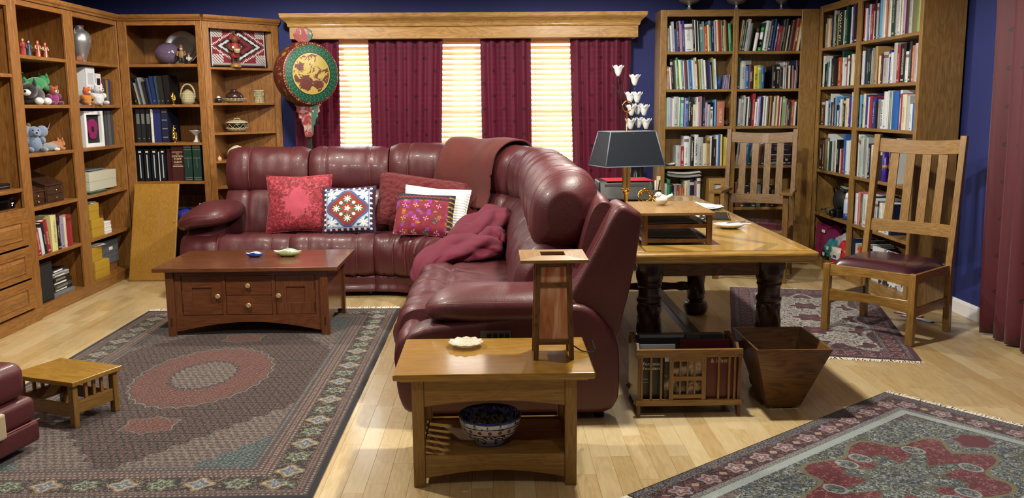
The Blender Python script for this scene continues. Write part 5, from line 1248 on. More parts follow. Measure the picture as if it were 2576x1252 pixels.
gd_ = plush('bright green plush dragon draped over the black and white one', caseA, .62, .19, Z2 + .105, 170, 1.0, '#1f8a4a', ears='point', snout='#2aa05c')
MB().tube([(.1, 0, .05), (.14, 0, .09), (.135, .0, .13)], [.016, .018, .012], 8).build('raised_tail', fuzz('#1f8a4a', '#1f8a4a'), gd_, True)
plush('small multicoloured plush with magenta and orange patches', caseA, .69, .10, Z2, -30, .72, '#8a2a6a', head='#b0482a', ears='round', lying=False)
plush('flat dark red plush lying beside the multicoloured one', caseA, .715, .30, Z2, 175, .72, '#5a1018', ears='round')
plush('yellow plush peeking out above the black and white one', caseA, .36, .22, Z2 + .14, 60, .6, '#d8c030', lying=False)
plush('bright red plush with white snout behind the grey elephant', caseA, .46, .33, Z3, 60, 1.5, '#a8161c', lying=False, snout='#e6e6e6')
plush('blue-grey plush elephant sitting near the shelf upright', caseA, .36, .11, Z3, -45, 1.0, '#7a8ba6', ears='big', lying=False, snout='#8fa0b8')
plush('cream and tan plush animal leaning on the elephant', caseA, .44, .22, Z3, -60, 1.05, '#c8b48a', lying=False)
plush('grey and white plush husky lying in front', caseA, .53, .09, Z3, -40, .62, '#8e9296', belly='#d8d8d4', ears='point')
plush('white plush with brown spots between the husky and the elephant', caseA, .54, .22, Z3, -70, .8, '#d6d0c4', lying=False, snout='#7a4a30')
plush('orange-brown plush horse with a gold harness', caseA, .635, .10, Z3, 160, .68, '#b06a2a', ears='point', snout='#c88a40')
t = th_on('longhorn_model', 'tan longhorn steer model with wide white horns', 'figurine', caseA, .65, .26, Z3, R(30)); TAN = plain('tan_model', '#a8824e', .5)
g = MB(); g.ball((0, 0, .105), .075, .032, .036, 16, 10); g.build('body', TAN, t, True); g = MB(); g.ball((.085, 0, .125), .03, .022, .024, 12, 8); g.build('head', TAN, t, True)
for s_ in (-1, 1): MB().tube([(.085, s_ * .015, .145), (.08, s_ * .07, .155), (.075, s_ * .11, .165), (.075, s_ * .125, .205)], [.009, .008, .006, .002], 8).build('horn', PAPER, t, True)
for a, b_ in ((-.05, -.018), (-.05, .018), (.05, -.018), (.05, .018)): MB().tube([(a, b_, .1), (a, b_, .04), (a, b_, 0)], [.013, .009, .009], 8).build('leg', TAN, t, True)
# wooden chests with sloped lids
def chest(label, x, y, W, D, Hh, rz=0.0):
    t = th_on('wooden_chest', label, 'chest', caseA, x, y, Z4, R(rz), 'slope-lidded wooden chests')
    g = MB(); g.prism([(0, 0), (D, 0), (D, Hh), (D * .75, Hh), (0, Hh * .55)], 0, W, 'x'); g.build('case', DARKW, t, bevel=.003)
    g = MB(); g.prism([(-.006, Hh * .55 + .002), (D * .75, Hh + .002), (D * .75, Hh + .014), (-.006, Hh * .55 + .014)], -.004, W + .004, 'x'); g.build('lid', DARKW, t, bevel=.002)
    for z0, z1 in ((.008, Hh * .26), (Hh * .28, Hh * .52)): d_ = bx('drawer', DARKW, t, .012, -.006, z0, W - .012, .004, z1, .002); MB().ball((W / 2, -.013, (z0 + z1) / 2), .008).build('knob', BRASS, d_, True)
chest('smaller dark wooden chest with a sloped lid and two drawers beside the upright', .09, .05, .22, .28, .17)
chest('larger dark wooden chest with a sloped lid and two drawers', .335, .05, .27, .34, .225)
t = th_on('note_card', 'white card propped behind the larger wooden chest', 'card', caseA, .56, .445, Z4); bx('sheet', PAPER, t, 0, 0, 0, .15, .002, .27, 0)
# media boxes and black case at the bottom
t = th_on('subwoofer', 'black rectangular speaker box on the bottom shelf', 'speaker', caseA, .09, .03, Z6); bx('cabinet', BLACK, t, 0, 0, 0, .20, .3, .285, .004); bx('grille', plain('speaker_cloth', '#121316', .9), t, .012, -.006, .012, .188, 0, .273, .003)
cols = ['#2e3034', '#0e0f12', '#7d8288', '#0c0d10', '#2a2f2a', '#131418', '#4a4e54']
cn = ['charcoal', 'black', 'silver', 'jet black', 'dark olive', 'near-black', 'steel grey']
z = Z6
for k, (c, h, w_) in enumerate((('#6e7378', .028, .3), ('#0d0e11', .022, .3), ('#3c4038', .03, .3), ('#15161a', .026, .3), ('#0d0e11', .032, .26), ('#8c9298', .022, .24), ('#b0b4b8', .012, .25), ('#1c2028', .024, .25))):
    nm = ['silver-grey', 'thin black', 'dark olive', 'charcoal', 'thick black', 'pale steel', 'white-edged', 'topmost slate'][k]
    t = th_on('disc_box', nm + ' disc box in the stack beside the black speaker', 'box', caseA, .335 + (k % 3) * .008, .05 + (k % 2) * .012, z, R((k * 7) % 5 - 2), 'stacked disc boxes'); bx('case', plain('box_' + c, c, .3), t, 0, 0, 0, w_, .2, h - .001, .002); bx('label_strip', PAPER if k % 2 else plain('grey_strip', '#777a80', .5), t, .03, -.0012, h * .25, w_ * .7, 0, h * .7, 0); z += h
# ---- second bay
t = th_on('pewter_urn', 'tall pewter two-handled urn on the top shelf', 'urn', caseB, .54, .17, Z1)
MB().lathe(smooth_line([(.045, 0), (.05, .008), (.042, .018), (.055, .06), (.082, .14), (.09, .19), (.078, .24), (.045, .268), (.036, .285), (.042, .297), (.046, .30)], 40), 32).build('body', SILVER, t, True)
for s_ in (-1, 1): MB().tube([(s_ * .042, 0, .285), (s_ * .072, 0, .278), (s_ * .085, 0, .25), (s_ * .08, 0, .225)], .006, 8).build('handle', SILVER, t, True)
t = th_on('rock_specimen', 'small rough mineral rock beside the pewter urn', 'rock', caseB, .40, .12, Z1); g = MB(); g.ball((0, 0, .026), .045, .035, .028, 10, 7); g.v = [(x * (1 + .25 * vnoise(x * 40, y * 40, z * 40)), y, max(0, z)) for x, y, z in g.v]; g.build('stone', plain('mineral', '#8a5a48', .7, var=.4, nscale=40), t)
t = th_on('book', 'dark red book standing behind the pewter urn', 'book', caseB, .37, .25, Z1); bx('cover', plain('oxblood_cloth', '#4a1c1a', .6), t, 0, 0, 0, .03, .16, .21, .002); bx('pages', PAPER, t, .003, .002, .002, .027, .163, .208, 0)
def binder(label, case, x, y, z, W, D, Hh, mat, lab=None, name='binder', cat='binder', lean=0.0, strip=None, group=None, ring=True):
    t = th_on(name, label, cat, case, x, y, z, 0, group); t.rotation_euler[1] = R(lean)
    g = MB(); g.box(0, 0, 0, W, .003, Hh); g.box(0, 0, 0, .003, D, Hh); g.box(W - .003, 0, 0, W, D, Hh); g.build('cover', mat, t, bevel=.001); bx('pages', PAPER, t, .004, .004, .004, W - .004, D - .008, Hh - .012, 0)
    if lab: bx('spine_label', lab, t, W * .2, -.0012, Hh * .55, W * .8, 0, Hh * .85, 0)
    if strip: bx('spine_strip', strip, t, W * .42, -.0012, Hh * .1, W * .58, 0, Hh * .82, 0)
    if ring: MB().lathe([(.006, 0), (.006, .002)], 12).xf(Matrix.Translation((W / 2, 0, Hh * .12)) @ Matrix.Rotation(R(90), 4, 'X')).build('finger_ring', SILVER, t)
    return t
WB_ = plain('white_vinyl', '#d4d7dc', .4, var=.03)
binder('largest white ring binder with printed spine, behind the polar bear', caseB, .33, .05, Z2, .17, .3, .30, WB_, plain('grey_label', '#b0b4ba', .6))
binder('white ring binder with a small black spine label', caseB, .51, .05, Z2, .10, .28, .255, WB_, BLACK)
for k, (w_, h, c, nm) in enumerate(((.06, .225, '#6a2028', 'maroon'), (.022, .215, '#2a2a30', 'charcoal'), (.03, .21, '#7a6a3c', 'olive gold'), (.028, .215, '#2a2a5a', 'indigo'), (.03, .2, '#5a3a24', 'brown'))):
    t = th_on('book', nm + ' book standing next to the white binders', 'book', caseB, .625 + k * .04 + (.03 if k else 0), .06, Z2); bx('cover', plain('cloth_' + nm.replace(' ', '_'), c, .6), t, 0, 0, 0, w_, .18, h, .002); bx('pages', PAPER, t, .003, .003, .003, w_ - .003, .182, h - .003, 0)
plush('white plush polar bear with black ear tips in front of the white binders', caseB, .42, .0, Z2, -30, .85, '#cfd2d6', lying=False, ears='point')
plush('orange and black plush tiger with an orange ball head beside the polar bear', caseB, .27, .03, Z2, -20, .72, '#c07818', head='#d05a20', lying=False)
t = th_on('shadow_box_frame', 'white shadow-box frame holding a purple agate slice', 'frame', caseB, .27, .06, Z3, R(-6)); W, Hh = .28, .29
for a in ((0, 0, .03, Hh), (W - .03, 0, W, Hh), (.03, 0, W - .03, .03), (.03, Hh - .03, W - .03, Hh)): bx('frame_rail', WHITE, t, a[0], 0, a[1], a[2], .035, a[3], .002)
bx('backing', plain('black_mat', '#121316', .8), t, .03, .028, .03, W - .03, .034, Hh - .03, 0)
g = MB(); n = 30; g.prism([(W / 2 + (.072 + .008 * math.sin(3 * a)) * math.cos(a), Hh / 2 + (.088 + .008 * math.cos(2 * a)) * math.sin(a)) for a in [2 * math.pi * i / n for i in range(n)]], .018, .026, 'y')
m, b = newmat('purple_agate', .15, 0, .6); v = coords(); p = sep(v); r_ = hyp((p[0] - W / 2) / .08, (p[2] - Hh / 2) / .095) + (noise(v, 14, 2) - .5) * .3
c = mix('#5a1238', '#9c2a66', fabs(fsin(r_ * 24.0))); c = mix(c, '#2a1020', r_ < .25); setin(b.inputs['Base Color'], c); g.build('agate_slice', m, t, True, flat_ang=40)
for k, (w_, c, nm) in enumerate(((.06, '#16202e', 'dark navy'), (.05, '#18191c', 'black'), (.055, '#454a50', 'slate grey'), (.06, '#565b60', 'pale slate'), (.05, '#3c4046', 'dark slate'))):
    binder(nm + ' archive folder beside the white shadow-box frame', caseB, .56 + k * .062, .08 if k > 1 else .14, Z3, w_, .25, .29, plain('folder_' + nm.replace(' ', '_'), c, .5), ring=False, name='archive_folder', cat='folder')
def lidbox(label, case, x, y, z, W, D, Hh, mat, lidm=None, rz=0.0, name='storage_box', group=None, label_plate=False, lid=.03):
    t = th_on(name, label, 'box', case, x, y, z, R(rz), group); bx('body', mat, t, .002, .002, 0, W - .002, D - .002, Hh - lid + .002, .002); bx('lid', lidm or mat, t, 0, 0, Hh - lid, W, D, Hh, .003)
    if label_plate: bx('label_holder', PAPER, t, W * .4, -.0015, Hh * .25, W * .6, .002, Hh * .5, 0)
    return t
m, b = newmat('woven_cream', .6); v = coords(); p = sep(v); wv_ = fabs(fsin((p[0] + p[2]) * 260.0)); setin(b.inputs['Base Color'], mix('#a8a690', '#cfcdba', wv_)); bump(b, wv_, .3, .002); CREAMB = m
lidbox('cream textured keepsake box with a deep lid and papers on top', caseB, .27, .06, Z4 + .018, .52, .36, .15, CREAMB, lid=.075)
sheets('paper_stack', 'grey printed leaflets lying on the cream keepsake box', on(caseB, .56, .24, Z4 + .169)[0], .25, .4, 4, plain('grey_print', '#9fa4a8', .5, var=.3, nscale=25), .1, jit=.03)
t = th_on('green_tray', 'dark green tray under the cream keepsake box', 'tray', caseB, .20, .03, Z4); bx('tray', plain('green_lacquer', '#1d4a3a', .3), t, 0, 0, 0, .32, .3, .012, .004); bx('rim', plain('green_lacquer', '#1d4a3a', .3), t, -.004, -.004, .010, .324, .304, .017, .002)
YB_ = plain('yellow_paper', '#b08c28', .6, var=.15, nscale=20); KR = plain('brown_cardboard', '#7a4e22', .7)
lidbox('lower of two yellow boxes under the papers on the fifth shelf', caseB, .18, .03, Z5, .20, .3, .14, YB_, lid=.07, rz=-3)
lidbox('upper of two yellow boxes under the papers on the fifth shelf', caseB, .17, .035, Z5 + .141, .19, .29, .13, YB_, lid=.06, rz=2)
sheets('paper_stack', 'white papers on the upper yellow box of the fifth shelf', on(caseB, .27, .16, Z5 + .273)[0], .22, .16, 3, PAPER, .2, jit=.015)
lidbox('tall brown cardboard box behind the small white boxes', caseB, .44, .16, Z5, .26, .26, .2, KR, lid=.1)
for k in range(3): lidbox(['bottom', 'middle', 'top'][k] + ' small white flat box stacked beside the yellow boxes', caseB, .40 + .005 * k, .02, Z5 + k * .033, .125, .12, .032, PAPER, lid=.014, rz=k * 2, group='small white flat boxes')
t = th_on('note_card', 'white card taped to the back of the fifth shelf bay', 'card', caseB, .66, .483, .63); bx('sheet', PAPER, t, 0, 0, 0, .09, .002, .11, 0)
lidbox('wide lower yellow box on the bottom shelf', caseB, .18, .03, Z6, .25, .3, .145, YB_, lid=.075, rz=-2)
lidbox('upper yellow box under white papers on the bottom shelf', caseB, .18, .045, Z6 + .147, .2, .28, .12, YB_, lid=.06, rz=2)
sheets('paper_stack', 'white papers on the upper yellow box of the bottom shelf', on(caseB, .30, .17, Z6 + .269)[0], .25, .2, 4, PAPER, -.15, jit=.02)
GB = plain('grey_archive_card', '#5c6066', .5)
lidbox('brown wooden box under the grey archive boxes', caseB, .45, .09, Z6, .3, .3, .07, KR, lid=.02)
lidbox('lower grey archive box with a metal label', caseB, .45, .08, Z6 + .071, .31, .32, .09, GB, lid=.04)
lidbox('upper grey archive box with a white label', caseB, .44, .075, Z6 + .163, .32, .32, .1, GB, lid=.05, label_plate=True)
# ---- corner bay: egg, plate, albums
cz1, cz2, cz3, cz4 = 1.845, 1.5, 1.17, .83
t = th_on('egg_vase', 'large glazed purple-grey egg-shaped vase lying on its side', 'vase', caseC, .36, .17, cz1, R(-8)); g = MB(); g.ball((0, 0, .098), .118, .095, .093, 36, 22); g.v = [(x, y * (1 - .12 * x / .118), z * 1) for x, y, z in g.v]; g.build('egg', plain('mauve_glaze', '#5e5068', .12, coat=.9, var=.2, nscale=14), t, True); MB().lathe([(.05, 0), (.045, .012)], 24).build('rest', DARKW, t, True)
t = th_on('pewter_plate', 'large round pewter plate standing against the back of the shelf', 'plate', caseC, .41, .40, cz1); g = MB().lathe([(0, .006), (.1, .006), (.108, .012), (.152, .02), (.158, .017), (.156, .012), (.11, .002), (0, 0)], 56); g.xf(Matrix.Translation((0, 0, .157)) @ Matrix.Rotation(R(78), 4, 'X')); g.build('disc', SILVER, t, True, flat_ang=30)
bx('plate_stand', DARKW, t, -.05, -.03, 0, .05, .06, .012, .002)
def man(label, x, y, z, h, coat, rz=0.0, case=None, name='figurine'):
    t = th_on(name, label, 'figurine', case or caseC, x, y, z, R(rz)); k = h / .16; cm = plain('coat_' + coat, coat, .6); dk_ = plain('trouser_dark', '#23262e', .6)
    for s_ in (-1, 1): MB().tube([(s_ * .012 * k, 0, .01 * k), (s_ * .012 * k, 0, .06 * k)], [.01 * k, .013 * k], 8).build('leg', dk_, t, True); g = MB(); g.ball((s_ * .012 * k, -.006 * k, .006 * k), .01 * k, .016 * k, .007 * k, 8, 6); g.build('shoe', KR, t, True); MB().tube([(s_ * .024 * k, 0, .108 * k), (s_ * .036 * k, -.008 * k, .08 * k), (s_ * .026 * k, -.022 * k, .07 * k)], [.009 * k, .008 * k, .006 * k], 8).build('arm', cm, t, True)
    MB().lathe([(.022 * k, .05 * k), (.026 * k, .07 * k), (.024 * k, .1 * k), (.01 * k, .116 * k)], 14, sy=.75).build('torso', cm, t, True); g = MB(); g.ball((0, -.002 * k, .13 * k), .014 * k, .014 * k, .017 * k, 12, 8); g.build('head', SKIN, t, True); g = MB(); g.lathe([(.02 * k, .14 * k), (.015 * k, .143 * k), (.012 * k, .158 * k), (.003 * k, .165 * k)], 12); g.build('hat', KR, t, True)
man('carved peasant figurine with dark trousers beside the purple egg', .505, .09, cz1, .165, '#8a6a48'); man('small pale figurine next to the carved peasant', .565, .10, cz1, .095, '#b8b2a8', 10)
t = th_on('brass_staff', 'thin pale staff leaning against the shelf upright', 'stick', caseC, .60, .11, cz1); MB().tube([(-.03, 0, .02), (.035, .02, .14)], .0025, 6).build('rod', TAN, t)
albs = [(.022, .235, '#14161e', 'black'), (.012, .19, '#a89468', 'tan'), (.018, .225, '#3a5a9a', 'blue'), (.016, .235, '#8c8c86', 'grey'), (.02, .2, '#1c1c22', 'charcoal'), (.014, .2, '#23283a', 'midnight blue'), (.012, .23, '#2c3c6a', 'slate blue'), (.03, .245, '#1a2a5a', 'deep blue'), (.03, .245, '#2e4a4e', 'dark teal'), (.03, .245, '#22201e', 'brown-black'), (.05, .25, '#0e0e10', 'jet black')]
x = .085
for k, (w_, h, c, nm) in enumerate(albs):
    binder(nm + ' album tilted in the row of leaning albums', caseC, x, .06 + (k % 3) * .01, cz2 + .001, w_ + .004, .22, h, plain('album_' + nm.replace(' ', '_'), c, .4), name='photo_album', cat='album', lean=-13 + k * .9, group='leaning albums', ring=w_ > .02); x += (w_ + .005) * 1.03
t = th_on('brass_sculpture', 'spiky brass wire sculpture in front of the leaning albums', 'sculpture', caseC, .43, .03, cz2); rnd = random.Random(5)
for k in range(12): a = rnd.uniform(0, 6.28); h = rnd.uniform(.04, .11); MB().tube([(0, 0, .005), (.008 * math.cos(a), .008 * math.sin(a), h * .5), (.02 * math.cos(a), .016 * math.sin(a), h)], [.003, .0025, .004], 6).build('spike', BRASS, t, True)
MB().lathe([(.018, 0), (.016, .006)], 14).build('base', BRASS, t, True)
m, b = newmat('wicker', .8); v = coords(); p = sep(v); w1 = fsin(p[2] * 420.0) * .5 + fsin(atan2(p[1], p[0]) * 40.0) * .5; setin(b.inputs['Base Color'], mix('#8f8460', '#cfc4a0', ss(w1, -.6, .6))); bump(b, w1, .6, .004); WICK = m
t = th_on('lidded_basket', 'pale wicker basket with a lid and tall hoop handle', 'basket', caseC, .535, .10, cz2); MB().lathe([(.04, 0), (.055, .02), (.062, .06), (.055, .085), (.056, .09), (.03, .115), (.006, .13)], 28).build('body', WICK, t, True); MB().tube([(.064 * math.cos(a), 0, .07 + .105 * max(0, math.sin(a)) - .04 * max(0, -math.sin(a))) for a in [math.pi * (-.15 + 1.3 * k / 22) for k in range(23)]], .0075, 8).build('handle', WICK, t, True)
for k, (w_, c, nm, st) in enumerate(((.042, '#23282a', 'charcoal', None), (.04, '#202628', 'grey-black', None), (.045, '#15181a', 'black', None))):
    b_ = binder(nm + ' tall album with a small spine label, third shelf', caseC, .078 + k * .044, .06, cz3, w_, .24, .295, plain('tall_' + nm.replace('-', '_'), c, .4), plain('dim_label', '#6a6e68', .6), name='photo_album', cat='album')
t = th_on('spiral_album', 'white spiral-bound album between the black and blue albums', 'album', caseC, .213, .05, cz3); bx('cover', PAPER, t, 0, .004, 0, .016, .24, .29, .001); g = MB()
for k in range(26): g.tube([(.008 + .008 * math.cos(a), .004 + .006 * math.sin(a), .012 + k * .0106) for a in [2 * math.pi * q_ / 8 for q_ in range(8)]], .0016, 4, True)
stuff(g.build('spiral', PAPER, t))
binder('bright navy blue album, third shelf', caseC, .235, .06, cz3, .062, .26, .30, plain('navy_cloth', '#1a2560', .5), name='photo_album', cat='album', ring=False)
o = binder('dark navy album with four silver bands on the spine', caseC, .30, .06, cz3, .06, .26, .30, plain('midnight_cloth', '#121a36', .5), name='photo_album', cat='album', ring=False)
for z in (.04, .115, .19, .26): bx('silver_band', SILVER, o, .008, -.0015, z, .052, 0, z + .01, 0)
t = th_on('gold_tree_figure', 'small gilded tree ornament beside the banded album', 'ornament', caseC, .405, .07, cz3); rnd = random.Random(9)
for k in range(14): a = rnd.uniform(0, 6.28); z = rnd.uniform(.02, .13); r_ = .026 * (1 - z / .16); MB().ball((r_ * math.cos(a), r_ * math.sin(a), z), .010 * (1.2 - z * 4), None, .018 * (1.2 - z * 4), 8, 6).build('leaf', BRASS, t, True)
MB().lathe([(.02, 0), (.012, .008), (.004, .012), (.003, .13), (.006, .14), (0, .15)], 12).build('trunk', BRASS, t, True)
t = th_on('footed_bowl', 'white pierced porcelain compote on a tall foot', 'bowl', caseC, .575, .14, cz3); n = 40; pr = [(.032, 0), (.03, .006), (.016, .02), (.013, .05), (.02, .062), (.03, .068), (.062, .1), (.065, .103), (.055, .095), (.02, .074), (0, .073)]
MB().lathe(pr, 36).build('bowl', PORW, t, True); MB().ball((.01, 0, .1), .03, .025, .018, 12, 8).build('dried_flowers', plain('dried_petals', '#4a4440', .9, var=.5, nscale=60), t, True)
BIN = plain('black_vinyl', '#0d0f14', .35); STR = plain('silver_strip', '#a9bccb', .35)
for k in range(4): o = binder(['black binder with a long silver spine strip standing first next to the upright', 'black binder with a silver strip and a square white tab', 'black binder with a silver strip between two identical ones', 'black binder with a silver strip beside a spiral-bound pad'][k], caseC, .068 + k * .062 + (.012 if k == 3 else 0), .05, cz4, .056, .26, .285, BIN, None, strip=STR, ring=False, group='black binders with silver strips'); bx('white_tab', PAPER, o, .018, -.0014, .252, .04, 0, .266, 0)
t = th_on('spiral_album', 'thin white spiral-bound pad between the black binders', 'album', caseC, .256, .05, cz4); bx('cover', PAPER, t, 0, .004, 0, .008, .22, .26, .001)
binder('narrow maroon album beside the big stamp album', caseC, .325, .06, cz4, .04, .26, .285, plain('maroon_vinyl', '#3a1418', .4), name='photo_album', cat='album', ring=False)
o = binder('wide maroon stamp album with gilt lettering on the spine', caseC, .368, .055, cz4, .115, .28, .315, plain('stamp_album_maroon', '#431a1a', .45), name='stamp_album', cat='album', ring=False)
for s_, z, sz in (('THE', .238, .012), ('CITATION', .217, .0215), ('STAMP', .193, .0215), ('ALBUM', .167, .0215)): text_mesh(s_, sz, LETG, o, (.0575, -.0012, z), (R(90), 0, 0), sx=1.0, bold=.0004)
text_mesh('H.E.HARRIS & CO.', .009, LETG, o, (.0575, -.0012, .143), (R(90), 0, 0))
for z in (.252, .127): bx('gilt_line', LETG, o, .012, -.0012, z, .103, 0, z + .006, 0)
for k in range(2):
    o = binder(['dark green gilt-banded volume touching the stamp album', 'dark green gilt-banded volume touching the shelf upright'][k], caseC, .487 + k * .078, .03, cz4, .072, .27, .315, plain('bottle_green', '#17332c', .4), name='bound_volume', cat='book', ring=False, group='dark green bound volumes')
    for z in (.012, .028, .20, .275, .295, .305): bx('gilt_band', SILVER, o, .004, -.0012, z, .068, 0, z + .004, 0)
    bx('gilt_stem', SILVER, o, .0345, -.0012, .12, .0375, 0, .2, 0)
t = th_on('white_bucket', 'small white pleated bucket holding crumpled papers', 'bucket', caseC, .575, .2, .45); n = 40
MB().grid(lambda i, j: ((.045 + .012 * j / 3) * (1 + .03 * math.cos(20 * 2 * math.pi * i / n)) * math.cos(2 * math.pi * i / n), (.045 + .012 * j / 3) * (1 + .03 * math.cos(20 * 2 * math.pi * i / n)) * math.sin(2 * math.pi * i / n), .14 * j / 3), n, 4, cu=True, ).build('body', WHITE, t, True); MB().lathe([(0, .12), (.054, .12)], 20).build('fill', PAPER, t)
bx('crumpled_paper', PAPER, t, -.03, -.02, .12, .02, .0, .165, .004)
t = th_on('blue_bag', 'royal blue cloth bag lying in the dark lower shelf', 'bag', caseC, .40, .2, .45); g = MB(); g.ball((0, 0, .06), .11, .1, .062, 20, 12); g.v = [(x, y, max(0, z + .02 * vnoise(x * 12, y * 12))) for x, y, z in g.v]; g.build('cloth', plain('royal_blue_cloth', '#1c2490', .7), t, True)
# ---- triangular unit
def tri(name, label, cat, x, y, z, rz=0.0, group=None): return thing(name, label, cat, (ax_ + x, ay_ + y, z), rz, group)
m, b = newmat('navajo_weave', .9); v = coords(); p = sep(v); q1 = .0085
x = flo(p[0] * .72 / q1) * q1; z = flo(p[2] / q1) * q1; d = fabs(x) * 1.0 + fabs(z) * 1.25
c = mix('#6a1824', '#741c28', noise(v, 40, 1)); c = mix(c, '#121216', AND(d > .1, d < .125)); c = mix(c, '#b9bcbc', AND(d > .125, d < .15)); c = mix(c, '#17171c', AND(d > .15, d < .17))
c = mix(c, '#2a0d14', d < .06); c = mix(c, '#d8d6d0', d < .02)
cd = fabs(fabs(x) - .17) + fabs(fabs(z) - .12); c = mix(c, '#aeb2b2', AND(AND(fabs(fabs(x) - .155) < .04, fabs(fabs(z) - .115) < .04), fmod(flo(p[0] / q1) + flo(p[2] / q1), 3.0) > .5)); sp2 = AND(fabs(d - .2) < .012, fmod(flo(p[0] / q1) * 3.0 + flo(p[2] / q1), 2.0) > .5); c = mix(c, '#d6d4ce', sp2)
bd = OR(fabs(p[2]) > .152, fabs(p[0]) > .26); zz = fmod(flo(p[0] / q1), 2.0) * q1; c = mix(c, '#8e9294', AND(fabs(p[2]) > .142, fabs(p[2]) < .160 + 0.0)); c = mix(c, '#131318', OR(fabs(p[2]) + zz > .172, fabs(p[0]) > .265)); c = mix(c, '#b0b2b2', AND(fabs(p[0]) > .255, fabs(p[0]) < .264))
setin(b.inputs['Base Color'], c); bump(b, noise(v, 150, 1), .4, .003); NAV = m
t = tri('woven_hanging', 'black, red and grey geometric woven hanging behind the carved figure', 'weaving', .215, .318, 2.005, R(45)); g = MB(); g.grid(lambda i, j: (-.30 + .60 * i / 24, .004 * math.sin(i * .5 + j * .3), -.175 + .35 * j / 12), 25, 13); o = g.build('cloth', NAV, t, True); s_ = o.modifiers.new('t', 'SOLIDIFY'); s_.thickness = .006
for sz in (-1, 1): MB().tube([(.298, 0, sz * .17), (.302, -.012, sz * .17 - .01), (.304, -.016, sz * .17 - .05)], .003, 6).build('corner_tassel', BLACK, t, True)
t = tri('carved_dancer', 'carved wooden dancer in red holding a small basket on a round base', 'figurine', .205, .237, 1.82, R(20)); REDP = plain('carved_red', '#8c2a22', .6); BRW = plain('carved_brown', '#6a3c28', .6)
MB().lathe([(.045, 0), (.048, .006), (.047, .02), (.042, .026), (.04, .036), (0, .036)], 28).build('base', OAKM, t, True)
for s_ in (-1, 1): MB().tube([(s_ * .02, 0, .036), (s_ * .02, 0, .11)], [.011, .017], 10).build('leg', plain('carved_dark', '#2a2220', .7), t, True); g = MB(); g.ball((s_ * .02, -.01, .045), .013, .022, .01, 10, 6); g.build('boot', BRW, t, True); MB().tube([(s_ * .036, 0, .2), (s_ * .05, -.012, .165), (s_ * .02, -.045, .145)], [.013, .011, .008], 8).build('arm', BRW, t, True)
MB().lathe([(.036, .085), (.038, .11), (.03, .14), (.036, .19), (.03, .212), (.012, .22)], 18, sy=.8).build('tunic', REDP, t, True); g = MB(); g.ball((0, -.004, .245), .03, .03, .034, 16, 10); g.build('mask', BRW, t, True)
for k in range(9): a = math.pi * (k / 8); MB().tube([(.026 * math.cos(a), .012, .25 + .02 * math.sin(a)), (.062 * math.cos(a), .018, .255 + .045 * math.sin(a))], [.010, .002], 6).build('feather', REDP, t, True)
MB().tube([(0, .01, .27), (0, .012, .34)], [.008, .005], 6).build('plume', BRW, t, True); MB().lathe([(.02, 0), (.026, .018), (.028, .036), (.024, .036), (.018, .004), (0, .004)], 18, (.012, -.062, .125)).build('basket', WICK, t, True); MB().ball((-.018, -.034, .175), .012, .006, .012, 8, 6).build('medallion', PORW, t, True)
t = tri('small_jar', 'small dark ceramic jar with a pale lid beside the brown pot', 'jar', .055, .17, 1.51); MB().lathe([(.02, 0), (.03, .012), (.032, .03), (.024, .042), (.018, .044)], 22).build('body', plain('dark_glaze', '#151a22', .2, coat=.6), t, True); MB().lathe([(.02, .044), (.018, .05), (.008, .06), (0, .062)], 18).build('lid', PORW, t, True)
t = tri('shallow_basket', 'shallow coiled basket under the brown pot', 'basket', .155, .315, 1.51); MB().lathe([(.05, 0), (.09, .018), (.105, .034), (.1, .036), (.085, .022), (.05, .006), (0, .005)], 32).build('coil', WICK, t, True); MB().tube([(.105 * math.cos(a), .105 * math.sin(a), .036 + .003 * math.cos(20 * a)) for a in [2 * math.pi * k / 60 for k in range(60)]], .004, 6, True).build('braided_rim', WICK, t, True)
t = tri('clay_pot', 'squat brown burnished clay pot sitting in the shallow basket', 'pot', .155, .315, 1.516); MB().lathe(smooth_line([(.04, 0), (.065, .02), (.08, .045), (.07, .075), (.045, .09), (.03, .1), (.03, .112), (.034, .116)], 30), 32).build('body', plain('burnished_clay', '#3c2420', .25, coat=.3, var=.2), t, True)
t = tri('rattan_drum', 'small cylindrical rattan drum with flared rims', 'drum', .345, .435, 1.51); MB().lathe([(.044, 0), (.046, .006), (.038, .016), (.036, .055), (.038, .098), (.046, .108), (.044, .115), (0, .115)], 28).build('body', WICK, t, True)
for k in range(10): a = 2 * math.pi * k / 10; MB().tube([(.041 * math.cos(a), .041 * math.sin(a), .01), (.041 * math.cos(a + .3), .041 * math.sin(a + .3), .105)], .0022, 5).build('lacing', WICK, t, True)
t = tri('shallow_basket', 'shallow basket under the black lidded pot', 'basket', .16, .33, 1.25); MB().lathe([(.05, 0), (.08, .015), (.095, .032), (.09, .034), (.05, .008), (0, .006)], 30).build('coil', WICK, t, True); MB().tube([(.095 * math.cos(a), .095 * math.sin(a), .034 + .003 * math.cos(18 * a)) for a in [2 * math.pi * k / 54 for k in range(54)]], .004, 6, True).build('braided_rim', WICK, t, True)
t = tri('lidded_pot', 'black clay pot with zigzag lacing and a cream woven lid', 'pot', .16, .33, 1.258); MB().lathe([(.045, 0), (.078, .02), (.092, .05), (.096, .072)], 32).build('body', plain('black_clay', '#1c1815', .3, coat=.3), t, True); MB().lathe([(.1, .07), (.1, .078), (.07, .092), (0, .1)], 32).build('lid', WICK, t, True); MB().tube([(-.03, 0, .096), (-.02, 0, .112), (.02, 0, .112), (.03, 0, .096)], .006, 8).build('lid_handle', WICK, t, True)
g = MB()
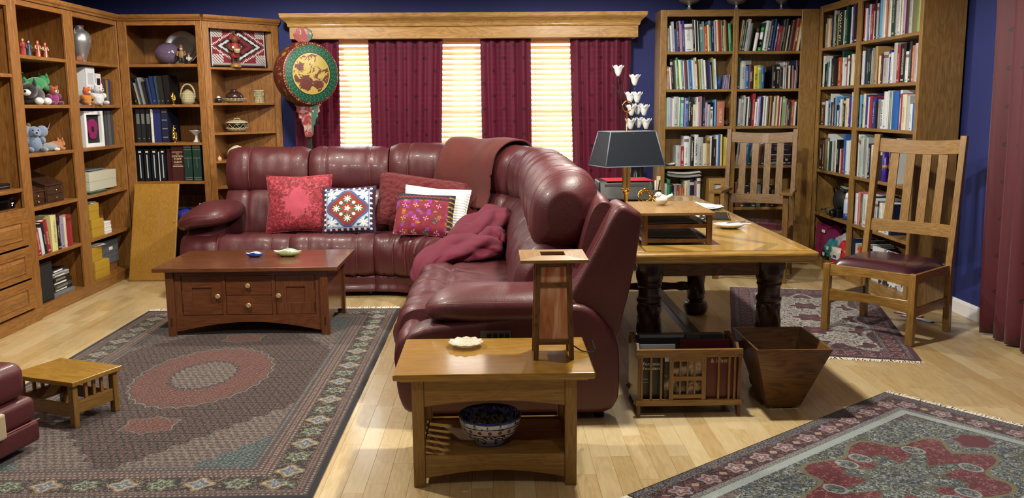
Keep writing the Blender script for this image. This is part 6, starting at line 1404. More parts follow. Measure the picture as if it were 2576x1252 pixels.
for k in range(18): a, a2 = 2 * math.pi * k / 18, 2 * math.pi * (k + .5) / 18; z0, z1 = (.028, .064) if k % 2 else (.064, .028); g.tube([(.0865 * math.cos(a), .0865 * math.sin(a), .028) if z0 < .05 else (.097 * math.cos(a), .097 * math.sin(a), .064), (.097 * math.cos(2 * math.pi * (k + 1) / 18), .097 * math.sin(2 * math.pi * (k + 1) / 18), .064) if z1 > .05 else (.0865 * math.cos(2 * math.pi * (k + 1) / 18), .0865 * math.sin(2 * math.pi * (k + 1) / 18), .028)], .002, 5)
g.build('zigzag_lacing', WICK, t)
m, b = newmat('seed_basket_weave', .8); v = coords(); p = sep(v); k = fmod(atan2(p[1], p[0]) * 14 / 6.2832 + p[2] * 30.0, 1.0); k2 = fmod(atan2(p[1], p[0]) * 14 / 6.2832 - p[2] * 30.0, 1.0); c = mix('#cfc6aa', '#3a2c22', AND(AND(k < .35, k2 < .35), p[2] < .075)); setin(b.inputs['Base Color'], c); bump(b, fsin(p[2] * 500.0), .5, .003)
t = tri('seed_basket', 'round cream seed basket with dark diamond pattern', 'basket', .15, .31, 1.0); MB().lathe(smooth_line([(.04, 0), (.07, .02), (.085, .05), (.075, .085), (.04, .115), (.02, .125), (.018, .128)], 30), 32).build('body', m, t, True)
t = tri('tea_light_jar', 'tiny pale lidded jar beside the seed basket', 'jar', .035, .16, 1.0); MB().lathe([(.016, 0), (.018, .004), (.018, .026), (.013, .03), (.006, .034), (.005, .042), (0, .043)], 18).build('body', plain('peach_ceramic', '#c9a680', .4), t, True)
# media devices on the cabinet at the left
def mc(x, y, z): return on(bpy.data.objects['media_cabinet'], x, y, z)[0]
t = thing('set_top_box', 'black set-top box with a glowing blue clock on the cabinet counter', 'set-top box', mc(1.28, .06, .8), R(90)); bx('case', BLACK, t, 0, 0, 0, .33, .25, .062, .005); bx('front_panel', plain('gloss_black', '#050608', .08), t, .005, -.003, .006, .325, 0, .056, .001)
text_mesh('2°', .03, plain('led_blue', '#bfe0ff', .5, emit=3.0), t, (.30, -.0036, .03), (R(90), 0, 0))
t = thing('media_player', 'slim black media player on the shelf above the set-top box', 'media player', mc(1.26, .08, .935), R(90)); bx('case', BLACK, t, 0, 0, 0, .36, .24, .038, .008); bx('silver_trim', SILVER, t, .01, -.0015, .016, .35, 0, .02, 0)
t = thing('television', 'black television edge on the open shelf above the drawers', 'television', mc(.36, .14, .936), R(90)); bx('bezel', BLACK, t, 0, 0, .03, .86, .05, .62, .006); bx('screen', plain('tv_screen', '#08090b', .08), t, .02, -.002, .05, .84, 0, .6, 0); bx('stand', BLACK, t, .2, -.05, 0, .66, .1, .03, .004); bx('sticker', PAPER, t, .835, -.003, .06, .855, -.001, .085, 0)
# ================================================================ books
PAL = dict(w=('#cfd6d9', 'white'), gy=('#7d7f7c', 'grey'), lg=('#a9aeae', 'pale grey'), dk=('#1d2024', 'charcoal'), bk=('#0d0e11', 'black'), nv=('#131c40', 'navy'), bl=('#1f5aa6', 'blue'), sb=('#5c9fce', 'sky blue'), rb=('#26318a', 'royal blue'), lv=('#9c8fb4', 'lavender'), pu=('#3b2880', 'purple'),
           gn=('#1f8456', 'green'), dg=('#163c34', 'dark green'), tl=('#4a858c', 'teal'), oc=('#b8481c', 'orange'), rd=('#962432', 'red'), mr=('#481720', 'maroon'), br=('#553124', 'brown'), tn=('#a88a58', 'tan'), cr=('#d2cbb0', 'cream'), yl=('#c4b52e', 'yellow'), ye=('#d8d292', 'pale yellow'), pk=('#bf7880', 'pink'), mg=('#8f2c54', 'magenta'),
           aq=('#98c4bc', 'aqua'), lm=('#86a054', 'lime green'), ol=('#716f50', 'olive'), sa=('#ac6a58', 'salmon'))
m, b = newmat('book_cover', .42); gcoord = coords('Generated'); p = sep(gcoord); oc_ = X(nd('ShaderNodeObjectInfo').outputs['Color']); rn = oinfo()
ink = mix('#e8e4d6', '#15151a', 0.0)
lum = nd('ShaderNodeRGBToBW'); setin(lum.inputs[0], oc_); dark = X(lum.outputs[0]) < .22
ink = mix('#17171c', '#d9d3bd', dark)
spine = p[1] < .04
t0 = rn * .25 + .12; t1 = .62 + fmod(rn * 7.0, 1.0) * .25
gl = noise(comb(p[2] * 70.0 + rn * 90.0, p[0] * 4.0 + rn * 40.0, 0.0), 1.0, 1.0, .5)
letters = AND(AND(gl > .50, fabs(p[0] - .5) < .17), AND(p[2] > t0, p[2] < t1))
letters = AND(letters, fmod(rn * 13.0, 1.0) > .22)
mark = AND(AND(p[2] > .04, p[2] < .085), fabs(p[0] - .5) < .25)
bandz = AND(fmod(rn * 5.0, 1.0) > .72, AND(p[2] > .80, p[2] < .9))
c = mix(oc_, ink, AND(spine, OR(letters, AND(mark, fmod(rn * 17.0, 1.0) > .6))) * .62)
alt = mix('#c9c4b4', '#5a1f28', fmod(rn * 29.0, 1.0) > .5); c = mix(c, alt, AND(bandz, spine) * .8)
side = mix(oc_, ink, AND(AND(gl > .58, p[2] > .7), AND(p[1] > .2, p[1] < .8)) * .0)
c = mix(c, '#000000', noise(gcoord, 6, 2) * .12); setin(b.inputs['Base Color'], c); COVER = m
def book_mesh(round_):
    g = MB(); n = 5
    if round_:
        arc = [(i / n, -.022 * math.sin(math.pi * i / n)) for i in range(n + 1)]
        poly = arc + [(1, .97), (.90, .97), (.90, .05), (.10, .05), (.10, .97), (0, .97)]
    else: poly = [(0, 0), (1, 0), (1, 1), (.94, 1), (.94, .02), (.06, .02), (.06, 1), (0, 1)]
    k = len(poly); vs = [(a, b_, 0) for a, b_ in poly] + [(a, b_, 1) for a, b_ in poly]
    fs = [(i, (i + 1) % k, k + (i + 1) % k, k + i) for i in range(k)]
    def capf(o, flip):
        if round_:
            e = n; f = [tuple(range(0, n + 1)) + (n + 3, n + 4), (n, n + 1, n + 2, n + 3), (0, n + 4, n + 5, n + 6)]
        else: f = [(0, 1, 4, 5), (1, 2, 3, 4), (0, 5, 6, 7)]
        return [tuple(i + o for i in (q_[::-1] if flip else q_)) for q_ in f]
    g.add(vs, fs + capf(0, True) + capf(k, False)); g.mi = 1
    a, d = (.11, .96) if round_ else (.065, .993)
    g.box(a, .03, .012 if round_ else .003, 1 - a, d, .985 if round_ else .997)
    o = g.build('book', [COVER, PAPER], None); me = o.data; bpy.data.objects.remove(o); return me
BM = [book_mesh(False), book_mesh(True)]
BAYS = {'E': (caseE, 'flower-side bookcase'), 'F': (caseF, 'bookcase behind the armchair'), 'G': (caseG, 'bookcase with the craft bags'), 'H': (caseH, 'bookcase behind the side chair'), 'A': (caseA, 'plush-toy bookcase')}
ORD = ['top', 'second', 'third', 'fourth', 'fifth', 'bottom']
ALLB = []
def row(bay, si, z, x0, x1, spec, clr, lean=0.0, dep=.19, y=.02, titles=None, fit=True):
    case, bn = BAYS[bay]; items = []
    for w_ in spec.split():
        a, h = w_.split('/'); c = a.rstrip('0123456789.'); items.append((c, float(a[len(c):]), float(h)))
    tot = sum(i[1] for i in items); k = (x1 - x0) / tot; cl = math.cos(R(abs(lean)))
    x = x0; rnd = random.Random(bay + str(si)); ang = case.rotation_euler[2]
    for i, (c, t_, h) in enumerate(items):
        w_ = t_ * k
        if c != '_':
            hh = clr * h / 100; dd = dep * rnd.uniform(.82, 1.12); dd = min(dd, hh * .95, .25); tw = (w_ - .0006) * cl
            l = lean + (rnd.uniform(-.5, .5) if lean == 0 else 0)
            if lean == 0: l = 0
            px = x + (0 if l <= 0 else w_ - .0003); zz = z + .0006
            nb = [PAL[items[j][0]][1] for j in (i - 1, i + 1) if 0 <= j < len(items) and items[j][0] != '_']
            size = 'slim' if tw < .017 else ('thick' if tw > .036 else 'medium')
            ttl = (titles or {}).get(i)
            ALLB.append(dict(bay=bay, si=si, case=case, ang=ang, x=px, y=y + rnd.uniform(0, .012), z=zz, w=max(.004, tw), d=dd, h=hh, lean=l, c=c, nb=nb, size=size, title=ttl, bn=bn, round=rnd.random() < .4 or tw > .03, pv=l > 0))
        x += w_
C_ = .30
row('E', 0, 1.935, .065, .655, 'gy12/68 w6/76 lg8/88 rb7/66 dk8/86 lv6/90 pk3/80 rb8/90 w27/80 bk6/94 w3/92 bk6/94 w3/90 dk5/90 tl9/80 gy5/88 oc10/74 ye5/78 tl8/90 nv8/90 lv7/88 ye8/92 rd8/92 gn6/90 cr4/76 tn6/92 mr5/88 _3/1 gn10/82', C_, -3.5)
row('E', 1, 1.6, .065, .53, 'aq4/74 sa10/68 w5/66 bk8/90 dk6/86 ol5/84 w3/86 gn7/94 ye5/88 w3/86 tl8/88 w3/85 mg6/88 dg5/86 lg6/86 bl7/88 sb5/88 w5/86 lg6/86 cr6/94 mr6/82 lm9/88 lg10/90 w7/86 bk5/82 nv5/84 pu5/86 gy4/72 dk5/80 lm3/94 w10/90', C_, -4.5)
row('E', 2, 1.265, .065, .60, 'lg4/86 aq5/88 lg6/88 lv4/86 lg4/86 w4/84 lg16/90 w5/88 gn4/88 aq9/88 rb4/86 lv4/86 bl9/86 bk9/90 dk7/88 cr11/66 w6/88 w4/74 pk3/90 lv6/90 bk5/86 nv7/88 lv8/72 lg9/66 w10/58 nv5/72 sb5/80 bk3/82 sa26/74', C_, 0, titles={13: ('The Green Space Book', 'bold'), 24: ('FABRIC', 'h'), 14: ('Embroiderer', 'v')})
row('E', 3, .905, .165, .655, 'lg14/60 rd9/58 w13/88 lg4/86 bk11/86 w11/92 lg14/84 cr11/66 tn8/82 w5/88 bk4/84 dk8/78 w6/90 bl6/92 ye5/92 br4/82 yl7/84 w5/82 nv4/72', .31, 0, titles={4: ('Costume and Fashion', 'v'), 5: ('FASHION', 'v'), 1: ('CAVALRY', 'v')})
row('E', 4, .52, .065, .40, 'w9/72 gn11/84 bk12/66 gy10/68 rd9/68 ol8/68 oc10/58 cr13/80 lg5/82 nv15/84 ol4/78 pk6/78 w12/88', .31, 0)
row('F', 0, 1.935, .03, .585, 'tn4/92 dg7/88 dg6/86 lg8/94 lv3/82 dg8/82 _16/1 _16/1 dg4/84 w14/88 nv12/92 bl4/94 bk5/88 pu6/80 rd8/74 tn3/72 dk8/92 dk8/94 cr5/76 bk5/88 br9/90 br5/92 rd9/95 yl4/95 w4/80 rb3/72', C_, 7.5, titles={9: ('ULTIMATE GARDEN ALMANAC', 'v'), 22: ('TOY SOLDIERS', 'v')})
row('F', 1, 1.6, .03, .585, 'dg7/94 lg4/78 lg12/82 bl10/68 mr11/72 bk3/68 yl11/68 lm10/70 bl9/68 _22/1 bk12/68 bk9/72 dk10/62 lg6/78 w3/76 mr6/62 cr5/68 bk5/70 gy4/68 rd4/56 w3/54 nv7/84', C_, 0, titles={4: ('SAINTS', 'v'), 6: ('Birds', 'v')})
row('F', 2, 1.265, .03, .585, 'nv4/88 lg12/82 gy6/88 lg4/92 lg4/88 dk6/82 w4/88 dk8/82 bk4/78 rd10/97 w8/72 w4/82 lv5/88 rb6/90 bk5/86 w5/90 lg4/90 w6/88 tn4/88 dk4/88 tn4/90 mr5/90 w4/72 cr5/88 ol5/90 cr6/90 rd6/88 w4/86 nv4/88 lm8/88 gy8/82 tn3/62 nv8/72 dg5/66 oc7/76 lg3/72 w6/72 dk4/74', C_, 2.0)
row('F', 3, .905, .03, .30, 'gy4/88 tn8/88 bl9/84 dg6/82 ol5/80 tn5/80 br6/78 dk5/80', .31, 7)
row('F', 4, .52, .04, .42, 'br10/72 br9/72 dk12/62 dg9/68 gy8/66 bk10/70 mr8/66 dk10/64', .31, 0)
row('G', 0, 1.95, .08, .845, '_2/1 yl4/62 lv6/74 w5/72 ye4/72 oc4/66 nv5/76 lg9/90 dk7/78 lm9/76 dk14/86 w4/84 gn6/80 dg7/92 _6/1 nv4/84 w4/86 pu6/92 w3/90 bk16/88', .34, 0, .2, titles={10: ('WHAT IF?', 'v')})
row('G', 1, 1.61, .08, .845, 'w8/90 bk4/66 dg6/70 tl5/72 w3/56 w5/80 nv4/80 bk8/86 bk12/78 oc12/80 dg6/97 w6/78 w8/66 mg5/76 w6/82 bk6/84 cr8/84 w9/76 w3/84', C_, 0, .2)
row('G', 2, 1.27, .08, .845, 'br12/76 dk4/78 w8/72 sb4/76 nv8/64 w3/92 dk4/68 w4/76 mr4/80 sb6/84 bk4/60 w6/44 bl7/74 w6/76 tn8/74 dk7/80 cr12/78 pu5/80 w12/94 lv4/90', C_, 0, .2)
row('G', 3, .875, .08, .845, 'bk10/80 br8/76 ol14/80 w4/92 dg9/74 w4/76 gy7/76 w6/78 bk10/80 w6/58 rd5/58 mr4/90 bl5/94 lg4/80 w8/80 w6/82 nv7/74', .35, 0, .2)
row('H', 0, 1.95, .055, 1.055, 'rd6/74 w6/72 bl10/80 w4/78 rd10/77 w3/62 dk7/84 lg6/76 nv6/86 sb8/82 lg6/82 w5/80 sa5/76 tn8/86 w8/90 dg12/92 lg7/72 w9/92 dk3/82 cr6/88 lv6/90 mr9/90 lg10/92 ol16/92 lm8/92 sb9/88', .35, 0, .22)
row('H', 1, 1.61, .055, 1.055, 'w8/88 nv8/94 dg8/92 bk5/88 w6/86 gy8/92 tn9/95 br4/60 cr8/70 mr6/74 lg14/78 w5/70 pu5/80 w8/74 lg10/96 rd8/90 bk16/92 w8/72 dk7/94 sa8/84 lg8/88 w8/62', C_, 0, .21)
row('H', 2, 1.27, .055, 1.055, 'sb7/84 bk5/60 cr8/86 rb10/84 w4/78 rd9/80 rb12/76 bk5/68 gy8/72 w10/70 w11/90 w4/92 gy9/88 aq4/90 bl18/90 w6/92 rd4/84 cr12/82 lg8/78 w8/60 bl6/62 w7/86', .31, 0, .21, titles={9: ('ANNALS of WAR', 'v'), 6: ('Town Traders & Rovers', 'v')})
row('H', 3, .875, .055, .80, 'w5/94 lg5/90 lg5/86 aq5/88 gy8/84 lg7/88 nv9/76 cr8/74 yl6/70 _8/1 dk16/68 pu8/76 _10/1 bk6/78 br5/78 tl8/82 w8/92', .36, 0, .21, titles={6: ('Better Corner Houses', 'v')})
row('H', 4, .485, .055, .75, 'w8/70 pk6/74 rd4/70 gn5/68 w12/72 nv4/70 lg6/66 w8/66 lg8/64 bk4/64 w8/62 cr9/60 w10/60 nv5/64', .36, 0, .21)
row('H', 5, .09, .055, .40, 'nv6/76 lg6/66 oc5/58 oc5/62 dk8/78 gy8/72 nv6/66', .36, 0, .2)
row('A', 4, .435, .11, .30, 'rd8/62 w6/60 dk6/70 rd9/74', .32, -9, .22)
row('A', 4.5, .435, .31, .66, 'ye12/82 bk5/84 dk4/80 lv9/70 cr5/72 rd12/74 _4/1', .32, 0, .24)
# the 300 that show largest are objects of their own; the slimmest remaining ones are one joined object
for b_ in ALLB: b_['area'] = b_['w'] * b_['h'] * (2.0 if b_['title'] else 1) * (.9 if b_['bay'] in 'GH' else 1.0)
ALLB.sort(key=lambda q_: -q_['area'])
def bmatrix(b_):
    c, s_ = math.cos(b_['ang']), math.sin(b_['ang']); L = b_['case'].location
    return (L[0] + b_['x'] * c - b_['y'] * s_, L[1] + b_['x'] * s_ + b_['y'] * c, b_['z'])
for b_ in ALLB[:300]:
    o = bpy.data.objects.new('book', BM[1 if b_['round'] else 0]); COL.objects.link(o)
    w_ = b_['w']; o.location = bmatrix(b_); o.scale = (w_, b_['d'], b_['h']); o.rotation_euler = (0, R(b_['lean']), b_['ang'])
    if b_['pv']:
        a = R(b_['lean']); c, s_ = math.cos(b_['ang']), math.sin(b_['ang'])
        o.location.x -= w_ * math.cos(a) * c; o.location.y -= w_ * math.cos(a) * s_; o.location.z += w_ * math.sin(a)
    o.color = col(PAL[b_['c']][0]); cn_ = PAL[b_['c']][1]
    si = b_['si']; sh = ORD[int(si)]
    lab = b_['size'] + ' ' + cn_ + ' book'
    if b_['title']: lab += ' titled ' + ' '.join(b_['title'][0].split()[:3]).replace('&', 'and')
    elif len(b_['nb']) == 2: lab += ' between ' + b_['nb'][0] + ' and ' + b_['nb'][1]
    elif b_['nb']: lab += ' beside ' + b_['nb'][0]
    lab += ', ' + sh + ' shelf, ' + b_['bn']
    tag(o, lab, 'book', 'books on the ' + sh + ' shelf of the ' + b_['bn'])
    if b_['title']:
        s_, mode = b_['title']; lm_ = LETD if b_['c'] in ('w', 'lg', 'cr', 'yl') else (LETG if b_['c'] in ('mr', 'dg') else LETW)
        size = min(w_ * .75, b_['h'] * .86 / max(1, len(s_)) * 1.75)
        te = text_mesh(s_, size, lm_, o, (.5, -.006 if not b_['round'] else -.03, .52), (R(90), R(90), 0)); te.scale = (1 / b_['h'], 1 / w_, 1 / b_['d'])
rest = ALLB[300:]
g = MB(); ms = []; names = sorted({b_['c'] for b_ in rest})
for b_ in rest:
    h = MB(); h.box(0, 0, 0, b_['w'], b_['d'], b_['h']); x, y, z = bmatrix(b_)
    if b_['pv']: h.xf(Matrix.Translation((-b_['w'], 0, 0)))
    h.xf(Matrix.Translation((x, y, z)) @ Matrix.Rotation(b_['ang'], 4, 'Z') @ Matrix.Rotation(R(b_['lean']), 4, 'Y'))
    g.mi = names.index(b_['c']); g.add(h.v, h.f)
if rest:
    o = stuff(g.build('slim_paperbacks', [plain('slim_' + PAL[n_][1].replace(' ', '_'), PAL[n_][0], .45) for n_ in names])); tag(o, 'slimmest thin paperbacks tucked among the books of the right-hand bookcases', 'books')
# stacks and odd things on the right-hand shelves
def pile(bay, x, z, n, W, D, label, y=.03, hmin=.008, hmax=.02, pal=('dk', 'bk', 'br', 'gy', 'nv', 'mr', 'w')):
    case, bn = BAYS[bay]; rnd = random.Random(n + int(x * 100))
    for k in range(n):
        h = rnd.uniform(hmin, hmax); l, a = on(case, x + rnd.uniform(-.006, .006), y + rnd.uniform(0, .01), z, R(rnd.uniform(-2, 2)))
        o = bpy.data.objects.new('magazine', BM[0]); COL.objects.link(o); c = rnd.choice(pal)
        o.location = l; o.rotation_euler = (0, R(90), a); o.scale = (h - .0006, D, W); o.location.z += h - .0003; o.color = col(PAL[c][0])
        tag(o, PAL[c][1] + ' magazine ' + label, 'magazine', 'magazines ' + label); z += h
    return z
pile('F', .31, .905, 17, .24, .21, 'in the flat pile behind the armchair', y=.03)
def rb(bay, name, label, cat, x, y, z, rz=0.0, group=None): return th_on(name, label, cat, BAYS[bay][0], x, y, z, R(rz), group)
t = rb('E', 'plastic_cup', 'blue translucent plastic tumbler beside the disc cases', 'cup', .555, .09, 1.6); MB().lathe([(.02, 0), (.024, .11), (.021, .11), (.018, .004), (0, .004)], 20).build('cup', plain('blue_plastic', '#2a66b8', .25, alpha=.9), t, True)
for k in range(4): t = rb('E', 'disc_case', 'clear lilac disc case leaning beside the blue tumbler', 'disc case', .588 + k * .015, .05, 1.602, 0, 'clear disc cases'); t.rotation_euler[1] = R(9 if k < 2 else 3); bx('case', plain('lilac_plastic', '#8d87a6', .15), t, 0, 0, 0, .010, .125, .125, .001)
t = rb('E', 'star_figure', 'small grey metal star-shaped ornament at the end of the third shelf', 'ornament', .63, .06, 1.265); g = MB(); g.prism([((.032 if i % 2 == 0 else .014) * math.sin(2 * math.pi * i / 10 + .3), .034 + (.034 if i % 2 == 0 else .014) * math.cos(2 * math.pi * i / 10 + .3)) for i in range(10)][::-1], 0, .014, 'y'); g.v = [(x, y, max(0, z)) for x, y, z in g.v]; g.build('star', plain('grey_metal', '#5a5653', .5, metal=.6), t)
sheets('paper_stack', 'folded white papers lying next to the fashion books', on(caseE, .11, .10, .905)[0], .1, .16, 4, PAPER, .1, curl=.012)
sheets('paper_stack', 'thick curling stack of white papers on top of the books behind the desk', on(caseE, .25, .11, .795)[0], .30, .2, 9, PAPER, .02, curl=.014, jit=.008, th_=.0045)
t = rb('E', 'magazine_file', 'pale wooden file box with a square window, full of papers', 'file box', .47, -.01, .52); PB = Wood('file_wood', '#c4a262', '#94703a', figure=.2)
for a in ((0, 0, .012, .28), (.148, 0, .16, .28)): bx('side', PB, t, a[0], 0, 0, a[2], .26, .27, .001)
bx('front_lower', PB, t, .012, 0, 0, .148, .01, .175, .001); bx('front_upper', PB, t, .012, 0, .22, .148, .01, .27, .001)
for a in ((.012, .05), (.11, .148)): bx('front_side', PB, t, a[0], 0, .175, a[1], .01, .22, .001)
bx('base', PB, t, .012, .01, 0, .148, .26, .01, 0); bx('back', PB, t, .012, .25, .01, .148, .26, .27, 0); bx('papers', PAPER, t, .03, .03, .012, .13, .24, .255, 0)
t = rb('F', 'marker_tube', 'white marker tube with a grey cap leaning among the gardening books', 'tube', .185, .06, 1.937); t.rotation_euler[1] = R(9); MB().lathe([(.016, 0), (.017, .004), (.017, .16), (.012, .165), (.011, .2), (0, .2)], 18).build('tube', WHITE, t, True); MB().lathe([(.0125, .165), (.0125, .205), (0, .206)], 16).build('cap', plain('grey_cap', '#3f4144', .4), t, True)
t = rb('F', 'spray_can', 'green and black spray can leaning beside the white almanac', 'can', .24, .07, 1.938); t.rotation_euler[1] = R(9); MB().lathe([(.024, 0), (.026, .004), (.026, .03)], 20).build('base_band', plain('can_green', '#3fa03c', .4), t, True); MB().lathe([(.026, .03), (.026, .1)], 20).build('body', BLACK, t, True); MB().lathe([(.0262, .1), (.0262, .165)], 20).build('label', PAPER, t, True); MB().lathe([(.026, .165), (.026, .205), (.024, .21), (0, .21)], 20).build('cap', plain('can_green', '#3fa03c', .4), t, True)
t = rb('F', 'booklet', 'white folded booklet standing behind the blue books, second shelf', 'booklet', .10, .262, 1.6, 0); bx('cover', PAPER, t, 0, 0, 0, .12, .003, .27, 0); bx('back_leaf', PAPER, t, 0, .004, 0, .12, .007, .265, 0)
t = rb('F', 'booklet', 'lilac folded booklet standing behind the spiral notebook, second shelf', 'booklet', .45, .262, 1.6, 0); LIL = plain('lilac_card', '#a3a0bd', .6); bx('cover', LIL, t, 0, 0, 0, .13, .003, .25, 0); bx('back_leaf', LIL, t, 0, .004, 0, .13, .007, .245, 0)
# right wall, lower shelves
t = rb('G', 'spray_bottle', 'white and blue aerosol bottle with a rounded cap', 'bottle', .68, .07, .485); MB().lathe([(.03, 0), (.033, .006), (.033, .16), (.026, .175), (.02, .18)], 24).build('body', plain('pale_aerosol', '#a9b8d0', .3), t, True); MB().lathe([(.034, .0), (.034, .055)], 24).build('blue_band', plain('aerosol_blue', '#2c4796', .35), t, True); MB().lathe([(.022, .178), (.023, .2), (.018, .225), (.008, .23), (0, .23)], 20).build('cap', WHITE, t, True)
t = rb('G', 'camera_bag', 'slouched black camera bag with a papers bundle on top', 'bag', .45, .15, .485); g = MB(); g.ball((0, 0, .12), .16, .11, .12, 24, 16); g.v = [(x + .02 * vnoise(x * 9, y * 9, z * 9), y, max(0, z * (1.1 + .25 * x) + .02 * vnoise(x * 14, y * 14))) for x, y, z in g.v]; g.build('body', plain('black_nylon', '#121212', .6, bmp=.4, bscale=90), t, True); MB().tube([(-.12, -.05, .16), (-.08, -.09, .24), (.02, -.09, .27), (.1, -.06, .22)], .009, 8).build('strap', BLACK, t, True); bx('papers', plain('grey_paper', '#8a8c86', .6), t, -.06, -.05, .245, .12, .06, .262, .002)
t = rb('G', 'camera_lens', 'cylindrical khaki camera lens lying in front of the black bag', 'lens', .33, .04, .485); g = MB().lathe([(.032, 0), (.034, .03), (.03, .034), (.03, .07), (.034, .075), (.034, .1), (.028, .104), (.024, .098), (0, .094)], 24); g.xf(Matrix.Translation((0, 0, .036)) @ Matrix.Rotation(R(90), 4, 'Y')); g.build('barrel', plain('khaki_metal', '#5c5540', .5), t, True); g = MB().lathe([(.0, 0), (.022, .001)], 20); g.xf(Matrix.Translation((.0965, 0, .036)) @ Matrix.Rotation(R(90), 4, 'Y')); g.build('front_glass', plain('lens_glass', '#0a0c12', .05, coat=1), t)
t = rb('G', 'compact_camera', 'black camera body beside the aerosol bottle', 'camera', .52, .02, .485); bx('body', BLACK, t, -.05, 0, 0, .06, .05, .075, .008); bx('prism', BLACK, t, -.015, .005, .075, .025, .045, .098, .006); g = MB().lathe([(.03, 0), (.03, .04), (.024, .042), (0, .036)], 22); g.xf(Matrix.Translation((.005, 0, .038)) @ Matrix.Rotation(R(90), 4, 'X')); g.build('lens', BLACK, t, True)
t = rb('G', 'cable', 'thin black cable tangled on the camera shelf', 'cable', .2, .06, .485); rnd = random.Random(3); pts_ = smooth_line([(rnd.uniform(-.08, .14), rnd.uniform(-.04, .1), .006 + abs(rnd.gauss(0, .04))) for k in range(16)], 120); MB().tube(pts_, .003, 6).build('loop', BLACK, t, True); MB().tube(smooth_line([(0, -.03, .03), (-.02, -.075, .01), (-.02, -.08, -.1), (.02, -.085, -.16)], 24), .0028, 6).build('hanging_end', BLACK, t, True)
for k, (w_, h, c, nm) in enumerate(((.02, .27, '#1c2230', 'navy'), (.02, .22, '#b5521e', 'orange'), (.018, .25, '#2a2a60', 'indigo'))): t = rb('G', 'box_set', nm + ' slim boxed set next to the aerosol bottle', 'box', .745 + k * .025, .05, .485); bx('sleeve', plain('sleeve_' + nm, c, .5), t, 0, 0, 0, w_, .16, h, .001); bx('label', PAPER, t, .003, -.001, h * .5, w_ - .003, 0, h * .68, 0)
def lump(bay, name, label, cat, x, y, z, rx, ry, rz_, c, seed, rough=.35, amp=.25, alpha=1.0, freq=14):
    t = rb(bay, name, label, cat, x, y, z); g = MB(); g.ball((0, 0, rz_ * .9), rx, ry, rz_, 26, 18)
    g.v = [(a * (1 + amp * vnoise(a * freq + seed, b_ * freq, q_ * freq)), b_ * (1 + amp * vnoise(a * freq, b_ * freq + seed, q_ * freq)), max(0, q_ * (1 + amp * 1.2 * vnoise(a * freq, b_ * freq, q_ * freq + seed)))) for a, b_, q_ in g.v]
    g.build('crumpled_sack', plain(name + '_' + str(seed), c, rough, alpha=alpha, var=.3, nscale=30), t); bx('tag', PAPER, t, rx * .3, -ry - .004, rz_ * 1.0, rx * .3 + .04, -ry, rz_ * 1.0 + .03, 0)
    return t
t = rb('G', 'gift_bag', 'magenta paper gift bag standing on the bottom shelf', 'bag', .07, .03, .09); g = MB(); g.hexa([(0, 0, 0), (.26, 0, 0), (.26, .14, 0), (0, .14, 0)], [(-.01, .01, .29), (.25, .02, .26), (.25, .15, .26), (-.01, .15, .29)]); g.build('paper', plain('magenta_paper', '#7d2050', .4, bmp=.3, bscale=12), t, bevel=.003); bx('price_tag', PAPER, t, .15, -.002, .225, .22, .001, .25, 0)
lump('G', 'plastic_bag', 'clear plastic bag of white packaging heaped behind the other bags', 'bag', .56, .15, .09, .22, .1, .13, '#9aa0a6', 2, .15)
lump('G', 'plastic_bag', 'teal plastic bag in front of the clear packaging', 'bag', .40, .07, .09, .11, .07, .10, '#2f7f86', 5, .12)
lump('G', 'plastic_bag', 'green and blue plastic pouch beside the teal bag', 'bag', .52, .045, .09, .08, .05, .065, '#2a8a5a', 8, .12)
lump('G', 'plastic_bag', 'red and white crinkled packet near the shelf end', 'bag', .68, .06, .09, .10, .055, .11, '#a8282c', 11, .2)
lump('G', 'pouch', 'small black zip pouch at the front of the bottom shelf', 'pouch', .36, .02, .09, .08, .035, .04, '#101012', 14, .4, .1)
t = rb('G', 'craft_box', 'white and red printed craft box on the bottom shelf', 'box', .60, -.02, .09, 5); bx('carton', PAPER, t, 0, 0, 0, .12, .03, .15, .001); bx('red_print', plain('red_print', '#b02428', .5), t, .0, -.001, .0, .12, .0, .05, 0); bx('blue_print', plain('blue_print_2', '#2b57a8', .5), t, .03, -.001, .06, .09, .0, .085, 0)
t = rb('H', 'picture_book', 'large white picture book with GE on its cover leaning on the bottom shelf', 'book', .44, .03, .09, 3); m, b = newmat('rooster_cover', .4); v = coords(); n1 = noise(v, 14, 3, .6, 1.0); p = sep(v); c = mix('#c9ccd0', '#26282c', AND(n1 > .53, p[0] > .12)); c = mix(c, '#8c4a2c', AND(n1 > .58, p[0] > .28)); setin(b.inputs['Base Color'], c)
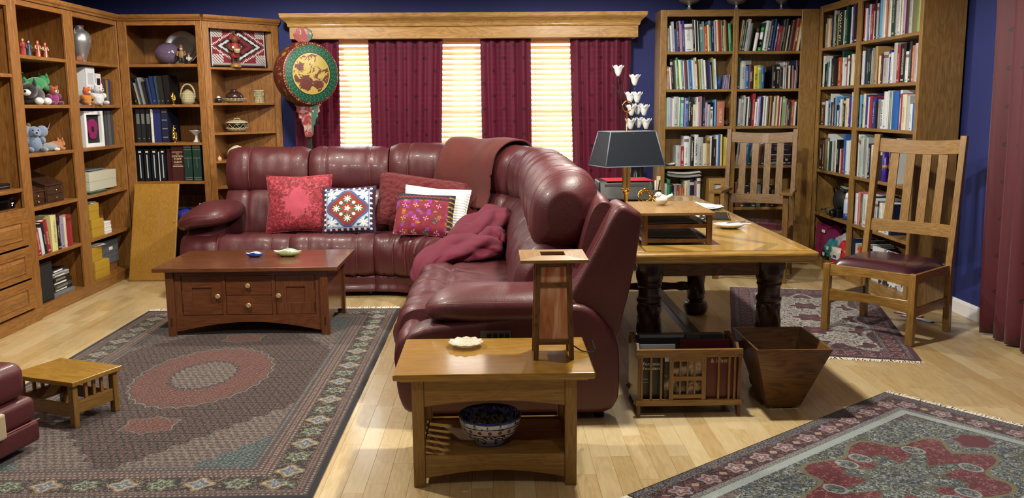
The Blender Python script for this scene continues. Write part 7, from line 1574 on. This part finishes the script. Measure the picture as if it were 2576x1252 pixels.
bx('cover', m, t, 0, 0, 0, .52, .012, .27, .001); bx('pages', PAPER, t, .003, .012, .003, .517, .024, .267, 0); text_mesh('GE', .085, LETD, t, (.06, -.0006, .15), (R(90), R(-90), 0), bold=.002)
for k, (c, nm, w_) in enumerate((('#1b3cae', 'bright blue', .24), ('#7d2326', 'dark red', .2))): t = thing('folded_leaflet', nm + ' folded leaflet lying on the floor under the side chair', 'leaflet', (2.80, 6.02 + k * .1, 0), R(-62 + k * 10)); bx('leaf', plain('leaflet_' + nm.replace(' ', '_'), c, .4), t, 0, 0, 0, w_, .04, .006, .002); bx('inner_leaf', PAPER, t, .01, .004, .0055, w_ - .01, .036, .009, 0)
# purple tube and yellow label among the books
t = rb('H', 'purple_tube', 'violet cylindrical tube standing in front of the books, fourth shelf', 'tube', .585, .03, .875); MB().lathe([(.018, 0), (.019, .004), (.019, .17), (.016, .175), (.016, .19), (0, .19)], 20).build('tube', plain('violet_plastic', '#3d1f8c', .3), t, True); MB().lathe([(.0193, .1), (.0193, .125)], 20).build('orange_band', plain('orange_band', '#c0703a', .4), t, True)
# bowls and goblets on top of the right-hand bookcases
def goblet(label, x, y, z, k, prof):
    t = thing('pewter_goblet', label, 'goblet', (x, y, z), 0); MB().lathe(smooth_line([(r * k, h * k) for r, h in prof], 40), 32).build('bowl', SILVER, t, True); MB().lathe([(prof[0][0] * k * 1.05, 0), (prof[0][0] * k * 1.05, .004)], 28).build('foot_rim', SILVER, t, True)
g1 = [(.05, 0), (.046, .008), (.02, .02), (.014, .045), (.03, .055), (.075, .075), (.10, .12), (.105, .16), (.11, .2), (.1, .2), (.09, .13), (0, .07)]
g2 = [(.04, 0), (.036, .006), (.014, .02), (.011, .05), (.02, .06), (.05, .085), (.062, .13), (.06, .2), (.05, .2), (.04, .1), (0, .07)]
goblet('widest pewter footed bowl on top of the bookcase', 1.77, 8.33, 2.30, 1.1, g1); goblet('pewter goblet standing between two other footed cups on the bookcase', 2.20, 8.33, 2.30, 1.0, g1); goblet('slender pewter cup with a thin stem on the bookcase', 2.61, 8.33, 2.30, 1.0, g2); goblet('dark pewter bowl at the corner where the bookcases meet', 3.06, 8.05, 2.32, 1.15, g1)
